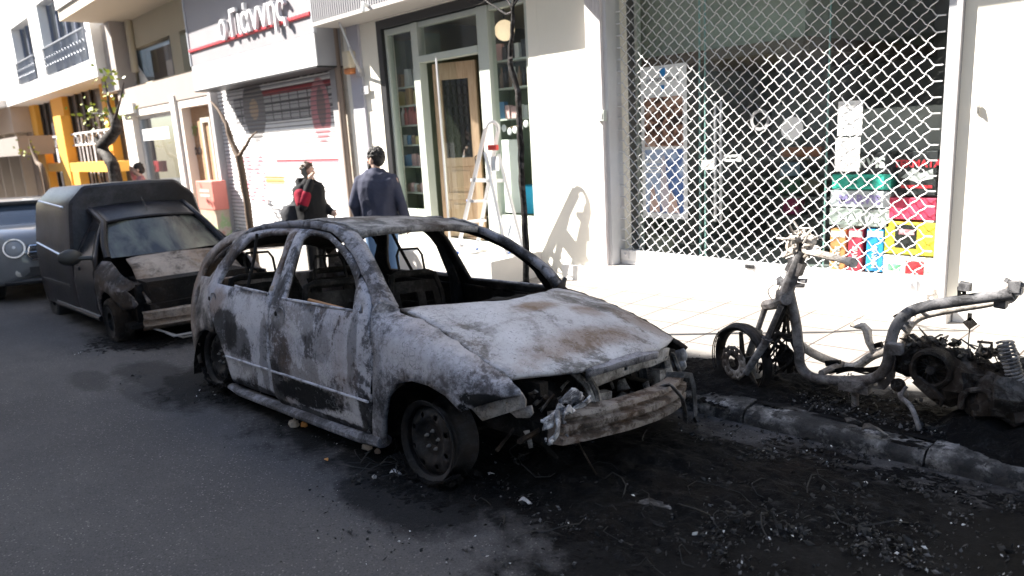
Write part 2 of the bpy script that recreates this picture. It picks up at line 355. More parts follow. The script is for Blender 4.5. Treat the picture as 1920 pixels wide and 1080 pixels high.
# ================================================================ ground
def sheet(name, x0, x1, y0, y1, zf, nx, ny, mat, kind='structure', bump=0):
    m = MB(); m.grid(nx, ny, lambda a, c: ((lambda x, y: (x, y, zf(x, y)))(x0 + (x1 - x0) * a, y0 + (y1 - y0) * c)))
    return tag(m.build(name, mat), kind=kind)
sheet('road', -400, 200, -300, KY + .06, zr, 60, 30, M_ASPH)
sheet('pavement', -400, 200, KY + .14, 40, zs, 60, 8, M_PAVE)
kb = MB(); x = -60.0; kr = random.Random(3)
while x < 20:
    ln = kr.uniform(.9, 1.15); i0 = len(kb.v); n = 14
    dz, dy, rl = kr.uniform(-.008, .006), kr.uniform(-.008, .008), kr.uniform(-.03, .03)
    prof = [(.0, -.35), (.0, .045), (.012, .072), (.035, .088), (.17, .092), (.17, -.3)]
    for k in range(n + 1):
        xx = x + .006 + (ln - .012) * k / n
        kb.v += [(xx, KY + dy + p[0], zr(xx, KY) + dz + p[1]) for p in prof]
    for k in range(n):
        for j in range(5): kb.f.append((i0 + k * 6 + j, i0 + k * 6 + j + 1, i0 + k * 6 + 7 + j, i0 + k * 6 + 6 + j)); kb.m.append(0)
    kb.f.append(tuple(i0 + j for j in range(6))); kb.m.append(0); kb.f.append(tuple(i0 + n * 6 + 5 - j for j in range(6))); kb.m.append(0)
    x += ln
kb.jitter(.014, 7); tag(kb.build('kerb', M_KERB, smooth=50), kind='structure')

# ================================================================ building opposite (behind the camera): its roof line keeps the road in the shade
op = thing('apartment_block', 'tall plain apartment block across the street whose shade covers the road', 'building', (0, -5.6, 0))
m = MB(); m.wall([-90] + [q for k in range(-88, 30, 4) for q in (k, k + 2)] + [34], [-4, 1.0, 3.2, 4.4, 6.4, 7.6, 9.6, 10.8, 12.6, 15.6],
       lambda x, z: -88 < x < 30 and (math.floor(x) % 4) < 2 and any(a < z < a + 2.2 for a in (1.0, 4.4, 7.6, 10.8)), 0, -8); m.build('wall', M_PLAST2, op, 0)
m = MB(); m.bb((-90, -.6, 0), (34, -.5, 14)); m.build('window_band', M_DARK, op, 0)

# ================================================================ pharmacy building
ph = thing('pharmacy_building', 'sunlit cream corner shop building with wide grilled glass front', 'building', (-3.5, F, 0))
def L(v): return (v[0] + 3.5, v[1] - F, v[2])
SPLIT = {'guide_rail', 'pilaster', 'stall_riser', 'plinth', 'window_frame', 'glass_mullion', 'glass_edge', 'shop_window_frame', 'room_wall', 'glazing_bar', 'pale_blind', 'window_mullion', 'black_surround'}
def part(mb, name, mat, par=ph, o=None, **k):
    lo = par.location if o is None else o; sp__ = k.pop('split', False)
    mb.v = [(p[0] - lo[0], p[1] - lo[1], p[2] - lo[2]) for p in mb.v]; return mb.split(name, mat, par, **k) if sp__ or name in SPLIT else mb.build(name, mat, par, **k)
GX0, GX1 = -5.12, -1.96
m = MB(); m.wall([-6.16, GX0 - .02, GX1 + .1, 9], [-.9, .0, 3.45, 8], lambda x, z: GX0 - .02 < x < GX1 + .1 and 0 < z < 3.45, F, F + .3); part(m, 'wall', M_PLAST)
m = MB(); m.bb((-5.37, F - .1, zs(-5.3, F) - .1), (-5.165, F - .003, 3.45)); part(m, 'marble_pilaster', M_MARB, bevel=.006)
m = MB(); m.bb((-5.163, F - .06, .1), (GX0, F + .16, 3.45)); m.bb((GX1, F - .02, -.1), (GX1 + .055, F + .16, 3.45)); part(m, 'guide_rail', M_ALUW)
m = MB(); m.bb((GX1 + .058, F - .05, -.2), (GX1 + .098, F + .12, 3.45)); part(m, 'grey_trim', M_GREYW)
m = MB(); m.bb((-5.40, F - .16, -.8), (GX1 + .16, F + .4, .095)); part(m, 'doorstep', plain('pale_stone', (.62, .58, .54), .6, 0, .06, 3, .1), bevel=.008)
m = MB(); m.bb((-5.9, F - .05, zs(-5.9, F) - .2), (-5.41, F - .002, zs(-5.4, F) + .16)); m.bb((GX1 + .17, F - .06, -.3), (9, F - .002, .16)); part(m, 'plinth', M_PLAST2)
# room behind
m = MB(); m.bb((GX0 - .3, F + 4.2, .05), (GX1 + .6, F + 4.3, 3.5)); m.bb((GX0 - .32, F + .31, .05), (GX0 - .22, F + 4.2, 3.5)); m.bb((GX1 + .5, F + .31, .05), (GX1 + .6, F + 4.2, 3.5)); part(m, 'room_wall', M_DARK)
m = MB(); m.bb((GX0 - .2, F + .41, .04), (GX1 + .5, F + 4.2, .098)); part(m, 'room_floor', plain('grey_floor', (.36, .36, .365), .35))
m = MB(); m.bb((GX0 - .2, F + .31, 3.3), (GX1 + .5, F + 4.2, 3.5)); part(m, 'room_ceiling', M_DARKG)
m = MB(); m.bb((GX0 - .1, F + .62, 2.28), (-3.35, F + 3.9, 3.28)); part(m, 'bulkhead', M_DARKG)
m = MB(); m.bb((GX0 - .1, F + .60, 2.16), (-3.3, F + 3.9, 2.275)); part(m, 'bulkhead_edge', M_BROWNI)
m = MB(); m.quad((GX0 + .02, F + .42, .1), (GX1 - .02, F + .42, .1), (GX1 - .02, F + .42, 3.3), (GX0 + .02, F + .42, 3.3)); part(m, 'glass_front', M_GLASS, smooth=0)
m = MB()
for u in (1172, 1198): p = at(u, 300, F + .45); m.bb((p.x - .02, F + .44, .1), (p.x + .02, F + .5, 3.3))
part(m, 'glass_mullion', M_GREENF)
m = MB()
for u in (1312, 1322, 1549): p = at(u, 300, F + .44); m.bb((p.x - .006, F + .436, .1), (p.x + .006, F + .452, 3.0))
part(m, 'glass_edge', plain('glass_edge_green', (.25, .42, .40), .2))
canopy = thing('concrete_canopy', 'cream concrete canopy slab above the grilled shop front', 'canopy', (-3, F, 0))
m = MB(); m.bb((-6.3, F - .95, 3.72), (6, F - .003, 3.9)); m.v = [(p[0] + 3, p[1] - F, p[2]) for p in m.v]; m.build('slab', M_PLAST2, canopy, 0)
sg = thing('projecting_sign', 'blade sign on brackets projecting from the cream shop wall', 'sign', (-5.6, F, 3.5))
m = MB(); m.bb((-.04, -1.2, 0), (.04, -.5, 1.6)); m.build('sign_box', M_GREENF, sg); m = MB(); m.tube([(0, -.6, .2), (0, -.004, .2)], .02); m.tube([(0, -.6, .8), (0, -.004, .8)], .02); m.split('bracket', M_BLACKF, sg)

# rolling grille
gr = thing('rolling_grille', 'silver diamond lattice grille pulled down over the shop front', 'rolling grille', (-3.5, F + .1, .1))
gm = MB(); px_, pz = .130, .118; z0, z1 = .24, 3.4; YG = 0
nz = int((z1 - z0) / pz); nxg = int((GX1 - GX0 - .08) / px_)
xo = GX0 + .06 + 3.5
for r in range(nz + 1):                                  # each row: two folded bars crossing at the rivets
    for s_ in (1, -1):
        pts = []
        for k in range(2 * nxg + 1):
            c = Vector((xo + k * px_ / 2, .004 * s_, z0 - .1 + r * pz + (s_ * pz / 2 if k % 2 else 0)))
            if pts:
                a = Vector(pts[-1]); d = c - a; nrm = Vector((-d.z, 0, d.x)).normalized() * .005
                pts += [tuple(a + d * .25 + nrm), tuple(a + d * .5), tuple(a + d * .75 - nrm)]
            pts.append(tuple(c))
        gm.tube(pts, .0044, 4, flat=.8, ref=(0, 1, 0))
for r in range(nz + 1):
    z = z0 - .1 + r * pz
    for xx in (xo - .05, xo + nxg * px_): gm.bb((xx, -.012, z - .005), (xx + .055, .012, z + .005))
gm.build('lattice', M_ALUW, gr, smooth=60)
m = MB(); m.bb((GX0 + 3.5 + .012, -.03, .02), (GX1 + 3.5 - .012, .03, .155)); m.bb((GX0 + 3.5 + .02, -.036, -.0), (GX1 + 3.5 - .02, -.031, .03)); bb_ = m.build('bottom_bar', M_ALUW, gr, bevel=.004)
for u, v in ((1172, 477), (1707, 535), (1405, 500)):
    p = at(u, v, F + .06); m = MB(); rot = Matrix.Rotation(R(90), 3, 'X')
    if u != 1405: m.box((p.x + 3.5, -.038, p.z - .1), (.10, .012, .085)); m.lathe([(0, .018), (.016, .018), (.018, .0)], (p.x + 3.5, -.044, p.z - .1), rot, 14)
    else: m.box((p.x + 3.5, -.036, p.z - .1), (.09, .014, .035)); m.lathe([(.012, .01), (.012, 0)], (p.x + 3.5, -.05, p.z - .1), rot, 10)
    o = m.build('lock_plate', M_ALU if u != 1405 else M_BLACKF, bb_)

# things behind the grille
dr = thing('glass_door', 'frameless glass door with a pair of tall steel bar handles', 'door', tuple(at(1360, 300, F + .46)))
p0 = dr.location; m = MB(); a, c2 = at(1322, 300, F + .46), at(1549, 300, F + .46); X_ = (a.x + .01 - p0.x, c2.x - .01 - p0.x, .12 - p0.z, 2.5 - p0.z); m.quad((X_[0], 0, X_[2]), (X_[1], 0, X_[2]), (X_[1], 0, X_[3]), (X_[0], 0, X_[3])); m.build('door_leaf', M_GLASS, dr, 0)
for u in (1341, 1352):
    t_, bo = at(u, 190, F + .40), at(u, 415, F + .40); m = MB(); m.tube([(t_.x - p0.x, -.06, t_.z - p0.z), (t_.x - p0.x, -.06, bo.z - p0.z)], .014, 10)
    for q in (.12, .88): m.tube([(t_.x - p0.x, -.06, t_.z + (bo.z - t_.z) * q - p0.z), (t_.x - p0.x, .0, t_.z + (bo.z - t_.z) * q - p0.z)], .008, 8)
    m.build('handle', M_ALU, dr)
def flat(name, label, cat, u0, v0, u1, v1, y, mat, d=.006, group=None, par=None):
    a, c = at((u0 + u1) / 2, v0, y), at((u0 + u1) / 2, v1, y); l, r_ = at(u0, (v0 + v1) / 2, y), at(u1, (v0 + v1) / 2, y)
    o = thing(name, label, cat, ((l.x + r_.x) / 2, y, (a.z + c.z) / 2), group); W, H = r_.x - l.x, a.z - c.z
    m = MB(); m.bb((-W / 2, 0, -H / 2), (W / 2, d, H / 2)); m.build('sheet' if d < .03 else 'carton', mat, o, 0, bevel=0 if d < .03 else .006); return o, W, H
def face(o, name, mat, x0, z0, x1, z1, y=-.003): m = MB(); m.bb((x0, y, z0), (x1, y + .0025, z1)); return m.build(name, mat, o, 0)
def label_text(o, body, size, x, z, mat, bold=0, name='lettering', y=-.006, sx=1.0, align='CENTER'):
    m = MB(); m.text(body, size, lambda a, c, d: (x + a * sx, y - d, z + c), .001, align, bold); return m.build(name, mat, o, 0)
# advertising poster
po, W, H = flat('advert_poster', 'tall white poster with brown close up picture over a blue panel', 'poster', 1203, 122, 1288, 409, F + .40, M_WHITE)
b = NB('brown_photo'); vv = b.noise(5.5, 2, .5, None, 1.4); b.out(b.ramp(vv, [(.36, (.03, .015, .010)), (.46, (.14, .065, .04)), (.55, (.34, .19, .13)), (.68, (.55, .38, .29))]), .4); M_PHOTO = b.mat
b = NB('blue_photo'); b.out(b.mix(b.ramp(b.noise(3.2, 2, .5), [(.5, 0), (.56, 1)]), (.10, .18, .40), (.40, .50, .68)), .4); M_BLUEPH = b.mat
face(po, 'upper_picture', M_PHOTO, -W * .42, H * -.02, W * .42, H * .30); face(po, 'lower_picture', M_BLUEPH, -W * .42, -H * .465, W * .42, -H * .04)
label_text(po, 'LA ROCHE-POSAY', .052, 0, H * .40, plain('dark_print', (.06, .07, .09)), .0005, sx=.95)
m = MB(); m.bb((-.035, -.007, H * .43), (.035, -.004, H * .485)); m.bb((-.02, -.007, H * .335), (.02, -.004, H * .375)); m.build('blue_mark', plain('print_blue', (.02, .22, .55)), po, 0)
label_text(po, 'LIPIKAR BAUME', .05, -W * .42, -H * .13, M_WHITE, .001, align='LEFT', sx=.8); [face(po, 'print_line', M_WHITE, -W * .42, -H * q, -W * .42 + W * l_, -H * q + .012, -.006) for q, l_ in ((.155, .5), (.175, .42), (.195, .46))]
m = MB()
m.prism([(-.02, -H * .46), (-.05, -H * .34), (-.03, -H * .2), (-.012, -H * .08), (.012, -H * .08), (.035, -H * .22), (.07, -H * .34), (.12, -H * .44)], lambda p, q, h: (p, h, q), -.009, -.006)
m.build('pictured_tube', plain('pale_lilac_print', (.60, .54, .58)), po, 0)
m = MB(); m.prism([(-.19, -H * .46), (-.17, -H * .3), (-.14, -H * .27), (-.11, -H * .34), (-.06, -H * .42), (-.05, -H * .46)], lambda p, q, h: (p, h, q), -.009, -.006); m.prism([(.05, -H * .46), (.08, -H * .3), (.15, -H * .36), (.2, -H * .46)], lambda p, q, h: (p, h, q), -.012, -.0095)
m.build('pictured_hand', plain('skin_print', (.62, .43, .37)), po, 0)
# notices and sticker
for u0, v0, u1, v1, lb in ((1571, 189, 1617, 254, 'upper white paper notice taped to the shop glass'), (1566, 258, 1612, 321, 'lower white paper notice taped below another sheet')):
    o, W, H = flat('paper_notice', lb, 'notice', u0, v0, u1, v1, F + .405, M_WHITE, .003)
    m = MB(); rr = random.Random(u0)
    for k in range(7): q = H * (.38 - .11 * k); m.bb((-W * .36, -.003, q), (W * rr.uniform(.05, .38), -.001, q + .008))
    m.build('print', plain('grey_print', (.55, .55, .56)), o, 0)
p = at(1485, 241, F + .405); o = thing('round_sticker', 'white round sticker on the dark shop glass', 'sticker', p); m = MB(); m.lathe([(0, .004), (.107, .004), (.107, 0)], (0, 0, 0), Matrix.Rotation(R(90), 3, 'X'), 32); m.build('disc', M_WHITE, o, 30)
m = MB(); m.box((0, -.006, 0), (.10, .002, .012), Matrix.Rotation(R(-35), 3, 'Y')); m.build('print', plain('grey_print2', (.5, .5, .52)), o, 0)
p = at(1425, 225, F + .405); o = thing('ring_decal', 'faint grey ring decal on the glass left of the round sticker', 'sticker', p); m = MB(); m.lathe([(.07, .003), (.10, .003), (.10, 0), (.07, 0)], (0, 0, 0), Matrix.Rotation(R(90), 3, 'X'), 28, True); m.build('ring', plain('dull_grey', (.3, .3, .31)), o, 30)
o, W, H = flat('door_plate', 'small pale push plate with print beside the door handles', 'sign', 1355, 290, 1390, 303, F + .405, plain('pale_plate', (.5, .5, .5)), .003); face(o, 'print', M_BLK, -W * .38, -.008, W * .38, .008)
o, W, H = flat('corner_card', 'small pale triangle card left of the door handles', 'card', 1315, 300, 1338, 318, F + .405, plain('pale_card', (.6, .58, .54)), .003)
# product displays
M_TXW = plain('white_print', (.78, .78, .78)); YB = F + .62
def carton(label, u0, v0, u1, v1, col, txt=None, tcol=M_TXW, tsz=.09, depth=.16, name='product_carton', group='cartons in the shop window', bold=.004):
    o, W, H = flat(name, label, 'carton', u0, v0, u1, v1, YB, colmat(label.replace(' ', '_')[:24], col), depth, group)
    if txt:
        m = MB(); m.text(txt, tsz, lambda a, c, d: (a, -.004 - d, c - tsz * .35), .001, 'CENTER', bold); m.build('lettering', tcol, o, 0)
    return o, W, H
carton('black carton with white lettering behind the lower paper notice', 1563, 286, 1671, 324, (.03, .03, .035), 'MARVIS', tsz=.12)
carton('teal green carton under the black lettered carton', 1560, 327, 1670, 355, (.05, .50, .40), '●  ●', plain('teal_print', (.02, .25, .2)), .09)
carton('white carton with lilac lettering under the teal carton', 1557, 358, 1668, 389, (.62, .60, .66), 'MARVIS', plain('lilac_print', (.35, .27, .55)), .11)
carton('silver grey carton with white lettering above three tubes', 1555, 392, 1668, 424, (.42, .43, .42), 'MARVIS', M_TXW, .11)
for lb, u0, u1, c in (('upright orange boxed tube, first of three', 1556, 1585, (.68, .30, .12)), ('upright red boxed tube between orange and blue ones', 1590, 1617, (.62, .05, .09)), ('upright blue boxed tube, last of three', 1624, 1656, (.03, .30, .68))):
    o, W, H = carton(lb, u0, 430, u1, 509, c, None, depth=.1, name='tube_box'); m = MB(); m.text('MARVIS', .06, lambda a, c_, d: (-c_ + .02, -.004 - d, a - .06), .001, 'CENTER', .002); m.build('lettering', M_TXW, o, 0)
    face(o, 'cap_band', M_TXW, -W * .45, H * .32, W * .45, H * .46)
o, W, H = carton('black carton with red lettering at the window edge', 1683, 283, 1757, 366, (.025, .025, .028), 'TERMATA', M_RED, .085, bold=.003)
m = MB(); m.prism([(-W * .4, -H * .1), (-W * .1, H * .12), (W * .1, 0), (W * .4, H * .1), (W * .42, -H * .12), (0, -H * .2)], lambda p, q, h: (p, h, q), -.004, -.002); m.build('grey_picture', plain('grey_pic', (.42, .42, .43)), o, 0); face(o, 'red_line', M_RED, -W * .4, -H * .34, W * .4, -H * .27)
for ch in o.children:
    if ch.name.startswith('lettering'): ch.location.z = H * .22
o, W, H = carton('pinkish red carton under the black and red one', 1667, 371, 1755, 412, (.66, .06, .13), None)
o, W, H = carton('yellow pack with black printed patch at lower right', 1659, 417, 1756, 478, (.78, .60, .06)); face(o, 'black_patch', M_BLK, -W * .3, -H * .3, W * .12, H * .42); face(o, 'pink_patch', plain('pink_print', (.75, .35, .4)), -W * .22, H * .12, W * .08, H * .28, -.006)
o, W, H = carton('white pack with red and green print at bottom right', 1655, 481, 1752, 521, (.72, .72, .70)); face(o, 'red_patch', M_RED, -W * .05, -H * .3, W * .3, H * .3); face(o, 'green_patch', plain('green_print', (.2, .5, .3)), -W * .4, -H * .2, -W * .15, H * .1)
YB = F + 1.5
carton('dull orange carton row at the back of the shop', 1464, 276, 1540, 299, (.40, .12, .05)); carton('slate blue carton under the dull orange row', 1463, 304, 1500, 330, (.16, .22, .32)); carton('dark green carton below the slate blue one', 1460, 336, 1500, 362, (.05, .12, .08))
carton('brown grey carton beside the dark green one', 1505, 334, 1535, 362, (.2, .16, .12)); carton('magenta carton low on the grey display', 1468, 369, 1496, 402, (.30, .02, .10))
p = at(1500, 350, YB + .1); ds = thing('display_stand', 'grey display stand inside the shop behind the glass door', 'display stand', (p.x, YB + .18, .1)); m = MB()
m.bb((-.45, .12, 0), (.45, .16, 1.6)); m.build('back_panel', plain('mid_grey', (.15, .15, .16)), ds)
for z in (.08, .38, .60, .80, 1.02): m = MB(); m.bb((-.45, -.2, z), (.45, .12, z + .02)); m.build('shelf', plain('mid_grey2', (.2, .2, .21)), ds)
p = at(1620, 400, F + .8); ds = thing('window_plinth', 'low dark plinth carrying the cartons in the window', 'display stand', (p.x, F + .85, .1)); m = MB(); m.bb((-.25, -.25, 0), (.75, .3, at(1620, 512, F + .62).z - .1)); m.build('plinth_box', M_DARK, ds)
m = MB(); m.bb((-.24, .0, at(1620, 512, F + .62).z - .1), (.74, .28, 1.5)); m.build('riser', M_DARK, ds)
# flower pot with low plant
p = at(1232, 452, F + .75); fp = thing('flower_pot', 'wide cream flower pot standing behind the grille under the poster', 'flower pot', (p.x, F + .8, .1)); m = MB(); m.lathe([(0, 0), (.13, 0), (.19, .2), (.2, .22), (.185, .22), (.17, .18), (0, .18)], n=28); m.build('pot', plain('cream_pot', (.55, .53, .44)), fp)
m = MB(); rr = random.Random(5)
for k in range(46):
    a = rr.uniform(0, 6.28); l = rr.uniform(.15, .42); t = rr.uniform(.2, .9); pts = [Vector((0, 0, .18)) + Vector((math.cos(a) * l * q * t, math.sin(a) * l * q * t, l * q * (1.5 - q * t))) for q in (0, .35, .7, 1)]
    m.tube(pts, [.004, .012, .011, .002], 4, flat=.2)
m.build('leaf_clump', plain('dark_leaf', (.04, .08, .03), .5), fp)
# ceiling spot lamps
for k, (u, v) in enumerate(((1375, 60), (1420, 72), (1468, 70), (1325, 45))):
    p = at(u, v, F + 1.2); o = thing('ceiling_spotlight', ('white spot lamp over the door handles', 'white spot lamp second along the ceiling', 'white spot lamp above the round sticker', 'white spot lamp nearest the green bulkhead')[k], 'spotlight', p, 'spot lamps under the shop ceiling')
    m = MB(); m.tube([(0, 0, .05), (.0, 0, 3.28 - p.z)], .012, 8); m.build('stem', M_ALU, o); m = MB(); m.lathe([(0, .09), (.04, .085), (.05, 0), (.055, -.06), (.045, -.06), (.03, -.02), (0, -.02)], (0, 0, 0), Matrix.Rotation(R(25 - 12 * k), 3, 'Y'), 18); m.build('lamp_head', M_WHITE, o)
p = at(1525, 62, F + 1.2); o = thing('hanging_card', 'pale blank card hanging under the shop ceiling', 'card', p); m = MB(); m.bb((-.14, 0, -.06), (.14, .01, .07)); m.build('card', plain('pale_pink_card', (.5, .45, .44)), o, 0); m = MB(); m.tube([(0, .005, .07), (0, .005, 3.28 - p.z)], .003, 5); m.build('string', M_BLK, o)
# green meter box on pilaster
p = at(1131, 217, F - .1); o = thing('junction_box', 'small pale green junction box on the marble pilaster', 'junction box', (p.x, F - .1, p.z)); m = MB(); m.bb((-.06, -.05, -.055), (.05, -.001, .055)); m.build('case', M_GREENF, o, bevel=.006); m = MB(); m.bb((.01, -.056, -.03), (.03, -.051, .03)); m.build('latch', M_GREYW, o)
# wire stain patch & fixing at right wall
p = at(1833, 205, F); o = thing('wall_hook', 'small grey broken fixing on the bright wall right of the grille', 'fixing', (p.x, F, p.z)); m = MB(); m.box((0, -.02, 0), (.03, .02, .06)); m.tube([(0, -.02, .03), (.005, -.035, .01), (0, -.038, -.03)], .008, 7); m.jitter(.012, 20); m.build('bracket', plain('pale_cement', (.45, .43, .40)), o)
# ================================================================ grocery shop
gs = thing('grocery_building', 'cream shop building with black framed pale green shop front', 'building', (-7.8, F, 0))
pg = lambda m, n, mt, **k: part(m, n, mt, gs, **k)
X0, X1 = at(704, 60, F).x, -6.33                         # opening
zt = at(704, 40, F).z; fl = .155
m = MB(); m.wall([-10.32, X0, X1, -6.163], [-1, fl, zt, 8], lambda x, z: X0 < x < X1 and fl < z < zt, F + .002, F + .3); pg(m, 'wall', M_PLAST, smooth=0)
m = MB(); xa, xb = at(662, 150, F).x, at(683, 150, F).x; m.bb((xa, F - .04, -.6), (xb, F, 4)); pg(m, 'grey_pilaster', plain('lilac_grey_paint', (.42, .41, .46), .7))
m = MB(); m.bb((X0, F + .01, fl), (X0 + .12, F + .2, zt)); m.bb((X0 + .12, F + .01, zt - .12), (X1, F + .2, zt)); pg(m, 'black_surround', M_BLACKF, smooth=0)
# pale frames
wx0, wx1 = X0 + .125, at(779, 100, F + .1).x; dx0, dx1 = at(795, 130, F + .1).x, at(905, 130, F + .1).x; rx0, rx1 = at(925, 130, F + .1).x, at(992, 130, F + .1).x
lz = at(795, 105, F + .1).z; lzb = at(795, 118, F + .1).z; tz = zt - .13; kz = .55
m = MB(); w_ = .05
for x in (wx0, ): m.bb((x, F + .06, fl), (x + w_, F + .16, tz))
m.bb((wx1, F + .04, fl), (dx0 - .02, F + .17, tz)); m.bb((dx1, F + .04, fl), (rx0, F + .17, tz)); m.bb((rx1, F + .06, fl), (rx1 + .06, F + .16, tz))
m.bb((wx0 + w_, F + .065, tz - .08), (wx1, F + .155, tz)); m.bb((dx0 - .02, F + .066, tz - .07), (dx1, F + .154, tz)); m.bb((rx0, F + .065, tz - .07), (rx1, F + .155, tz))
m.bb((dx0 - .02, F + .03, lzb), (dx1, F + .168, lz)); m.bb((wx0 + w_, F + .066, kz - .1), (wx1, F + .15, kz)); m.bb((rx0, F + .066, kz - .1), (rx1, F + .15, kz)); pg(m, 'shop_front_frame', M_GREENF, smooth=0, bevel=.006)
m = MB(); m.bb((wx0 + w_, F + .07, fl), (wx1, F + .14, kz - .1)); m.bb((rx0, F + .07, fl), (rx1, F + .14, kz - .1)); pg(m, 'stall_riser', M_GREENF, smooth=0)
for a, c2, q0, q1 in ((wx0 + w_, wx1, kz, tz - .08), (rx0, rx1, kz, tz - .07), (dx0, dx1, lz, tz - .07)):
    m = MB(); m.quad((a, F + .1, q0), (c2, F + .1, q0), (c2, F + .1, q1), (a, F + .1, q1)); pg(m, 'window_pane', M_GLASS, smooth=0)
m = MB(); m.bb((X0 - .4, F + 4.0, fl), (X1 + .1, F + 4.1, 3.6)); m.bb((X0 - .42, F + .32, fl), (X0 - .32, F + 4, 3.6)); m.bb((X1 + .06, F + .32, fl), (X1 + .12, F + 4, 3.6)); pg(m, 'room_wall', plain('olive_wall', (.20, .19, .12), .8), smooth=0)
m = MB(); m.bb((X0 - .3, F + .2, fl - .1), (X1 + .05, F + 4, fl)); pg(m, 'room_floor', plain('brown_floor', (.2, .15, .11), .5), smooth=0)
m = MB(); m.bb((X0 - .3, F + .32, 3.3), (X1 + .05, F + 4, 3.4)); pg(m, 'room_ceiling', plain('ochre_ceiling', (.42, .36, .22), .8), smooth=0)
m = MB(); m.bb((X0 - .2, F - .80, -.6), (X1 + .05, F + .02, fl - .002)); pg(m, 'entrance_step', plain('pale_step', (.60, .57, .53), .7), bevel=.01)
# canopy box above: keeps the top of the front in the shade
cp = thing('shop_awning_box', 'grey corrugated metal awning box above the black shop frame', 'awning', (-8.2, F, 0)); a, c = at(640, 37, F - .25), at(833, 0, F)
m = MB(); zc = 3.28; m.bb((-10.25 + 8.2, -.52, zc), (-6.2 + 8.2, -.003, zc + .5)); m.build('casing', M_GREYW, cp, 0); m = MB(); m.bb((-10.26 + 8.2, -.54, zc - .05), (-6.19 + 8.2, -.003, zc - .002)); m.build('lower_edge', plain('warm_grey', (.45, .42, .40)), cp, 0)
m = MB()
for k in range(70): m.bb((-2.04 + k * .058, -.532, zc + .01), (-2.02 + k * .058, -.521, zc + .5))
m.build('rib_panel', M_GREYW, cp, 0)
m = MB(); p = at(690, 4, F - .53); m.tube([(p.x + 8.2, -.53, p.z - .05), (p.x + 8.2, -.6, p.z - .02), (p.x + 8.2, -.62, p.z - .12)], .03, 8); m.build('lamp', M_WHITE, cp)
# shelving with goods
goods = {}
def good(kind, col):
    k = (kind, col)
    if k not in goods:
        m = MB(); mt = colmat('goods_%s_%d' % (kind, len(goods)), col)
        if kind == 'bottle': m.lathe([(0, 0), (.035, 0), (.036, .16), (.014, .2), (.013, .26), (0, .26)], n=12)
        elif kind == 'jar': m.lathe([(0, 0), (.04, 0), (.042, .1), (.036, .11), (.037, .13), (0, .13)], n=12)
        elif kind == 'bag': m.box((0, 0, .11), (.13, .07, .22), tp=.8); m.jitter(.012, 12)
        else: m.box((0, 0, .09), (.09, .07, .18))
        o = m.build(kind, mt, smooth=40, bevel=.004 if kind in ('box', 'bag') else 0); goods[k] = o; o['_free'] = 1
    return goods[k]
CN = {'blue': (.12, .27, .45), 'red': (.42, .12, .11), 'yellow': (.62, .50, .20), 'white': (.7, .7, .68), 'brown': (.27, .18, .12), 'green': (.16, .30, .15), 'black': (.04, .04, .04), 'amber': (.50, .32, .14), 'pink': (.58, .38, .38)}
def place(kind, cn, p, label, group):
    s = good(kind, CN[cn])
    if s.get('_free'): o = s; del o['_free']
    else: o = s.copy(); C.objects.link(o)
    o.location = p; o.rotation_euler = (0, 0, rnd.uniform(-.3, .3)); s_ = rnd.uniform(.9, 1.15); o.scale = (s_, s_, s_ * rnd.uniform(.9, 1.1)); tag(o, label, kind, group); return o
def shelves(label, x0, x1, y0, y1, zs_list, top, where, seed, fill):
    sh = thing('shelf_unit', label, 'shelf unit', (x0, y0, fl)); q = random.Random(seed)
    m = MB(); m.bb((0, y1 - y0 - .02, 0), (x1 - x0, y1 - y0, top - fl)); m.build('back_panel', M_GREEND, sh, 0)
    m = MB(); m.bb((-.03, 0, 0), (0, y1 - y0, top - fl)); m.bb((x1 - x0, 0, 0), (x1 - x0 + .03, y1 - y0, top - fl)); m.build('side_panel', M_GREEND, sh, 0)
    for k, z in enumerate(zs_list):
        m = MB(); m.bb((0, 0, z - fl - .02), (x1 - x0, y1 - y0 - .021, z - fl)); m.build('shelf', M_GREENF, sh, 0)
        kind = fill[k % len(fill)]; x = x0 + .07
        if not kind: continue
        while x < x1 - .06:
            cn = q.choice(kind[1]); place(kind[0], cn, (x, y0 + .09 + q.uniform(0, .03), z + .001), '%s %s on the %s shelf of the %s' % (cn, kind[0], ('lowest', 'second lowest', 'third', 'fourth', 'fifth', 'top')[k], where), '%ss on the %s' % (kind[0], where)); x += kind[2] * q.uniform(.8, 1.02)
zv = [at(750, v, F + .3).z for v in (350, 318, 262, 232, 195, 160)]
zv = sorted(at(755, v, F + .3).z for v in (360, 312, 272, 235, 198, 163))
shelves('shelves of goods behind the left shop window', wx0 - .25, wx1 - .1, F + .3, F + .6, zv, tz - .1, 'left window shelves', 3, [('jar', ('white', 'brown', 'black', 'pink'), .1), ('box', ('blue', 'white', 'blue', 'pink', 'amber'), .11), ('jar', ('yellow', 'brown', 'blue', 'white', 'green'), .11), ('bottle', ('red', 'brown', 'white', 'red'), .09), ('bag', ('amber', 'yellow', 'brown'), .2), ('bag', ('brown', 'amber', 'white'), .22)])
zv = sorted(at(958, v, F + .3).z for v in (222, 163, 110))
shelves('shelves of bottles behind the right shop window', rx0 - .26, rx1 - .14, F + .3, F + .6, zv, at(958, 84, F + .3).z, 'right window shelves', 4, [('box', ('white', 'blue', 'white', 'pink'), .12), ('bottle', ('black', 'white', 'brown'), .09), ('box', ('white', 'black', 'pink'), .13)])
zv = [.5, .9, 1.25, 1.6, 1.95, 2.3]
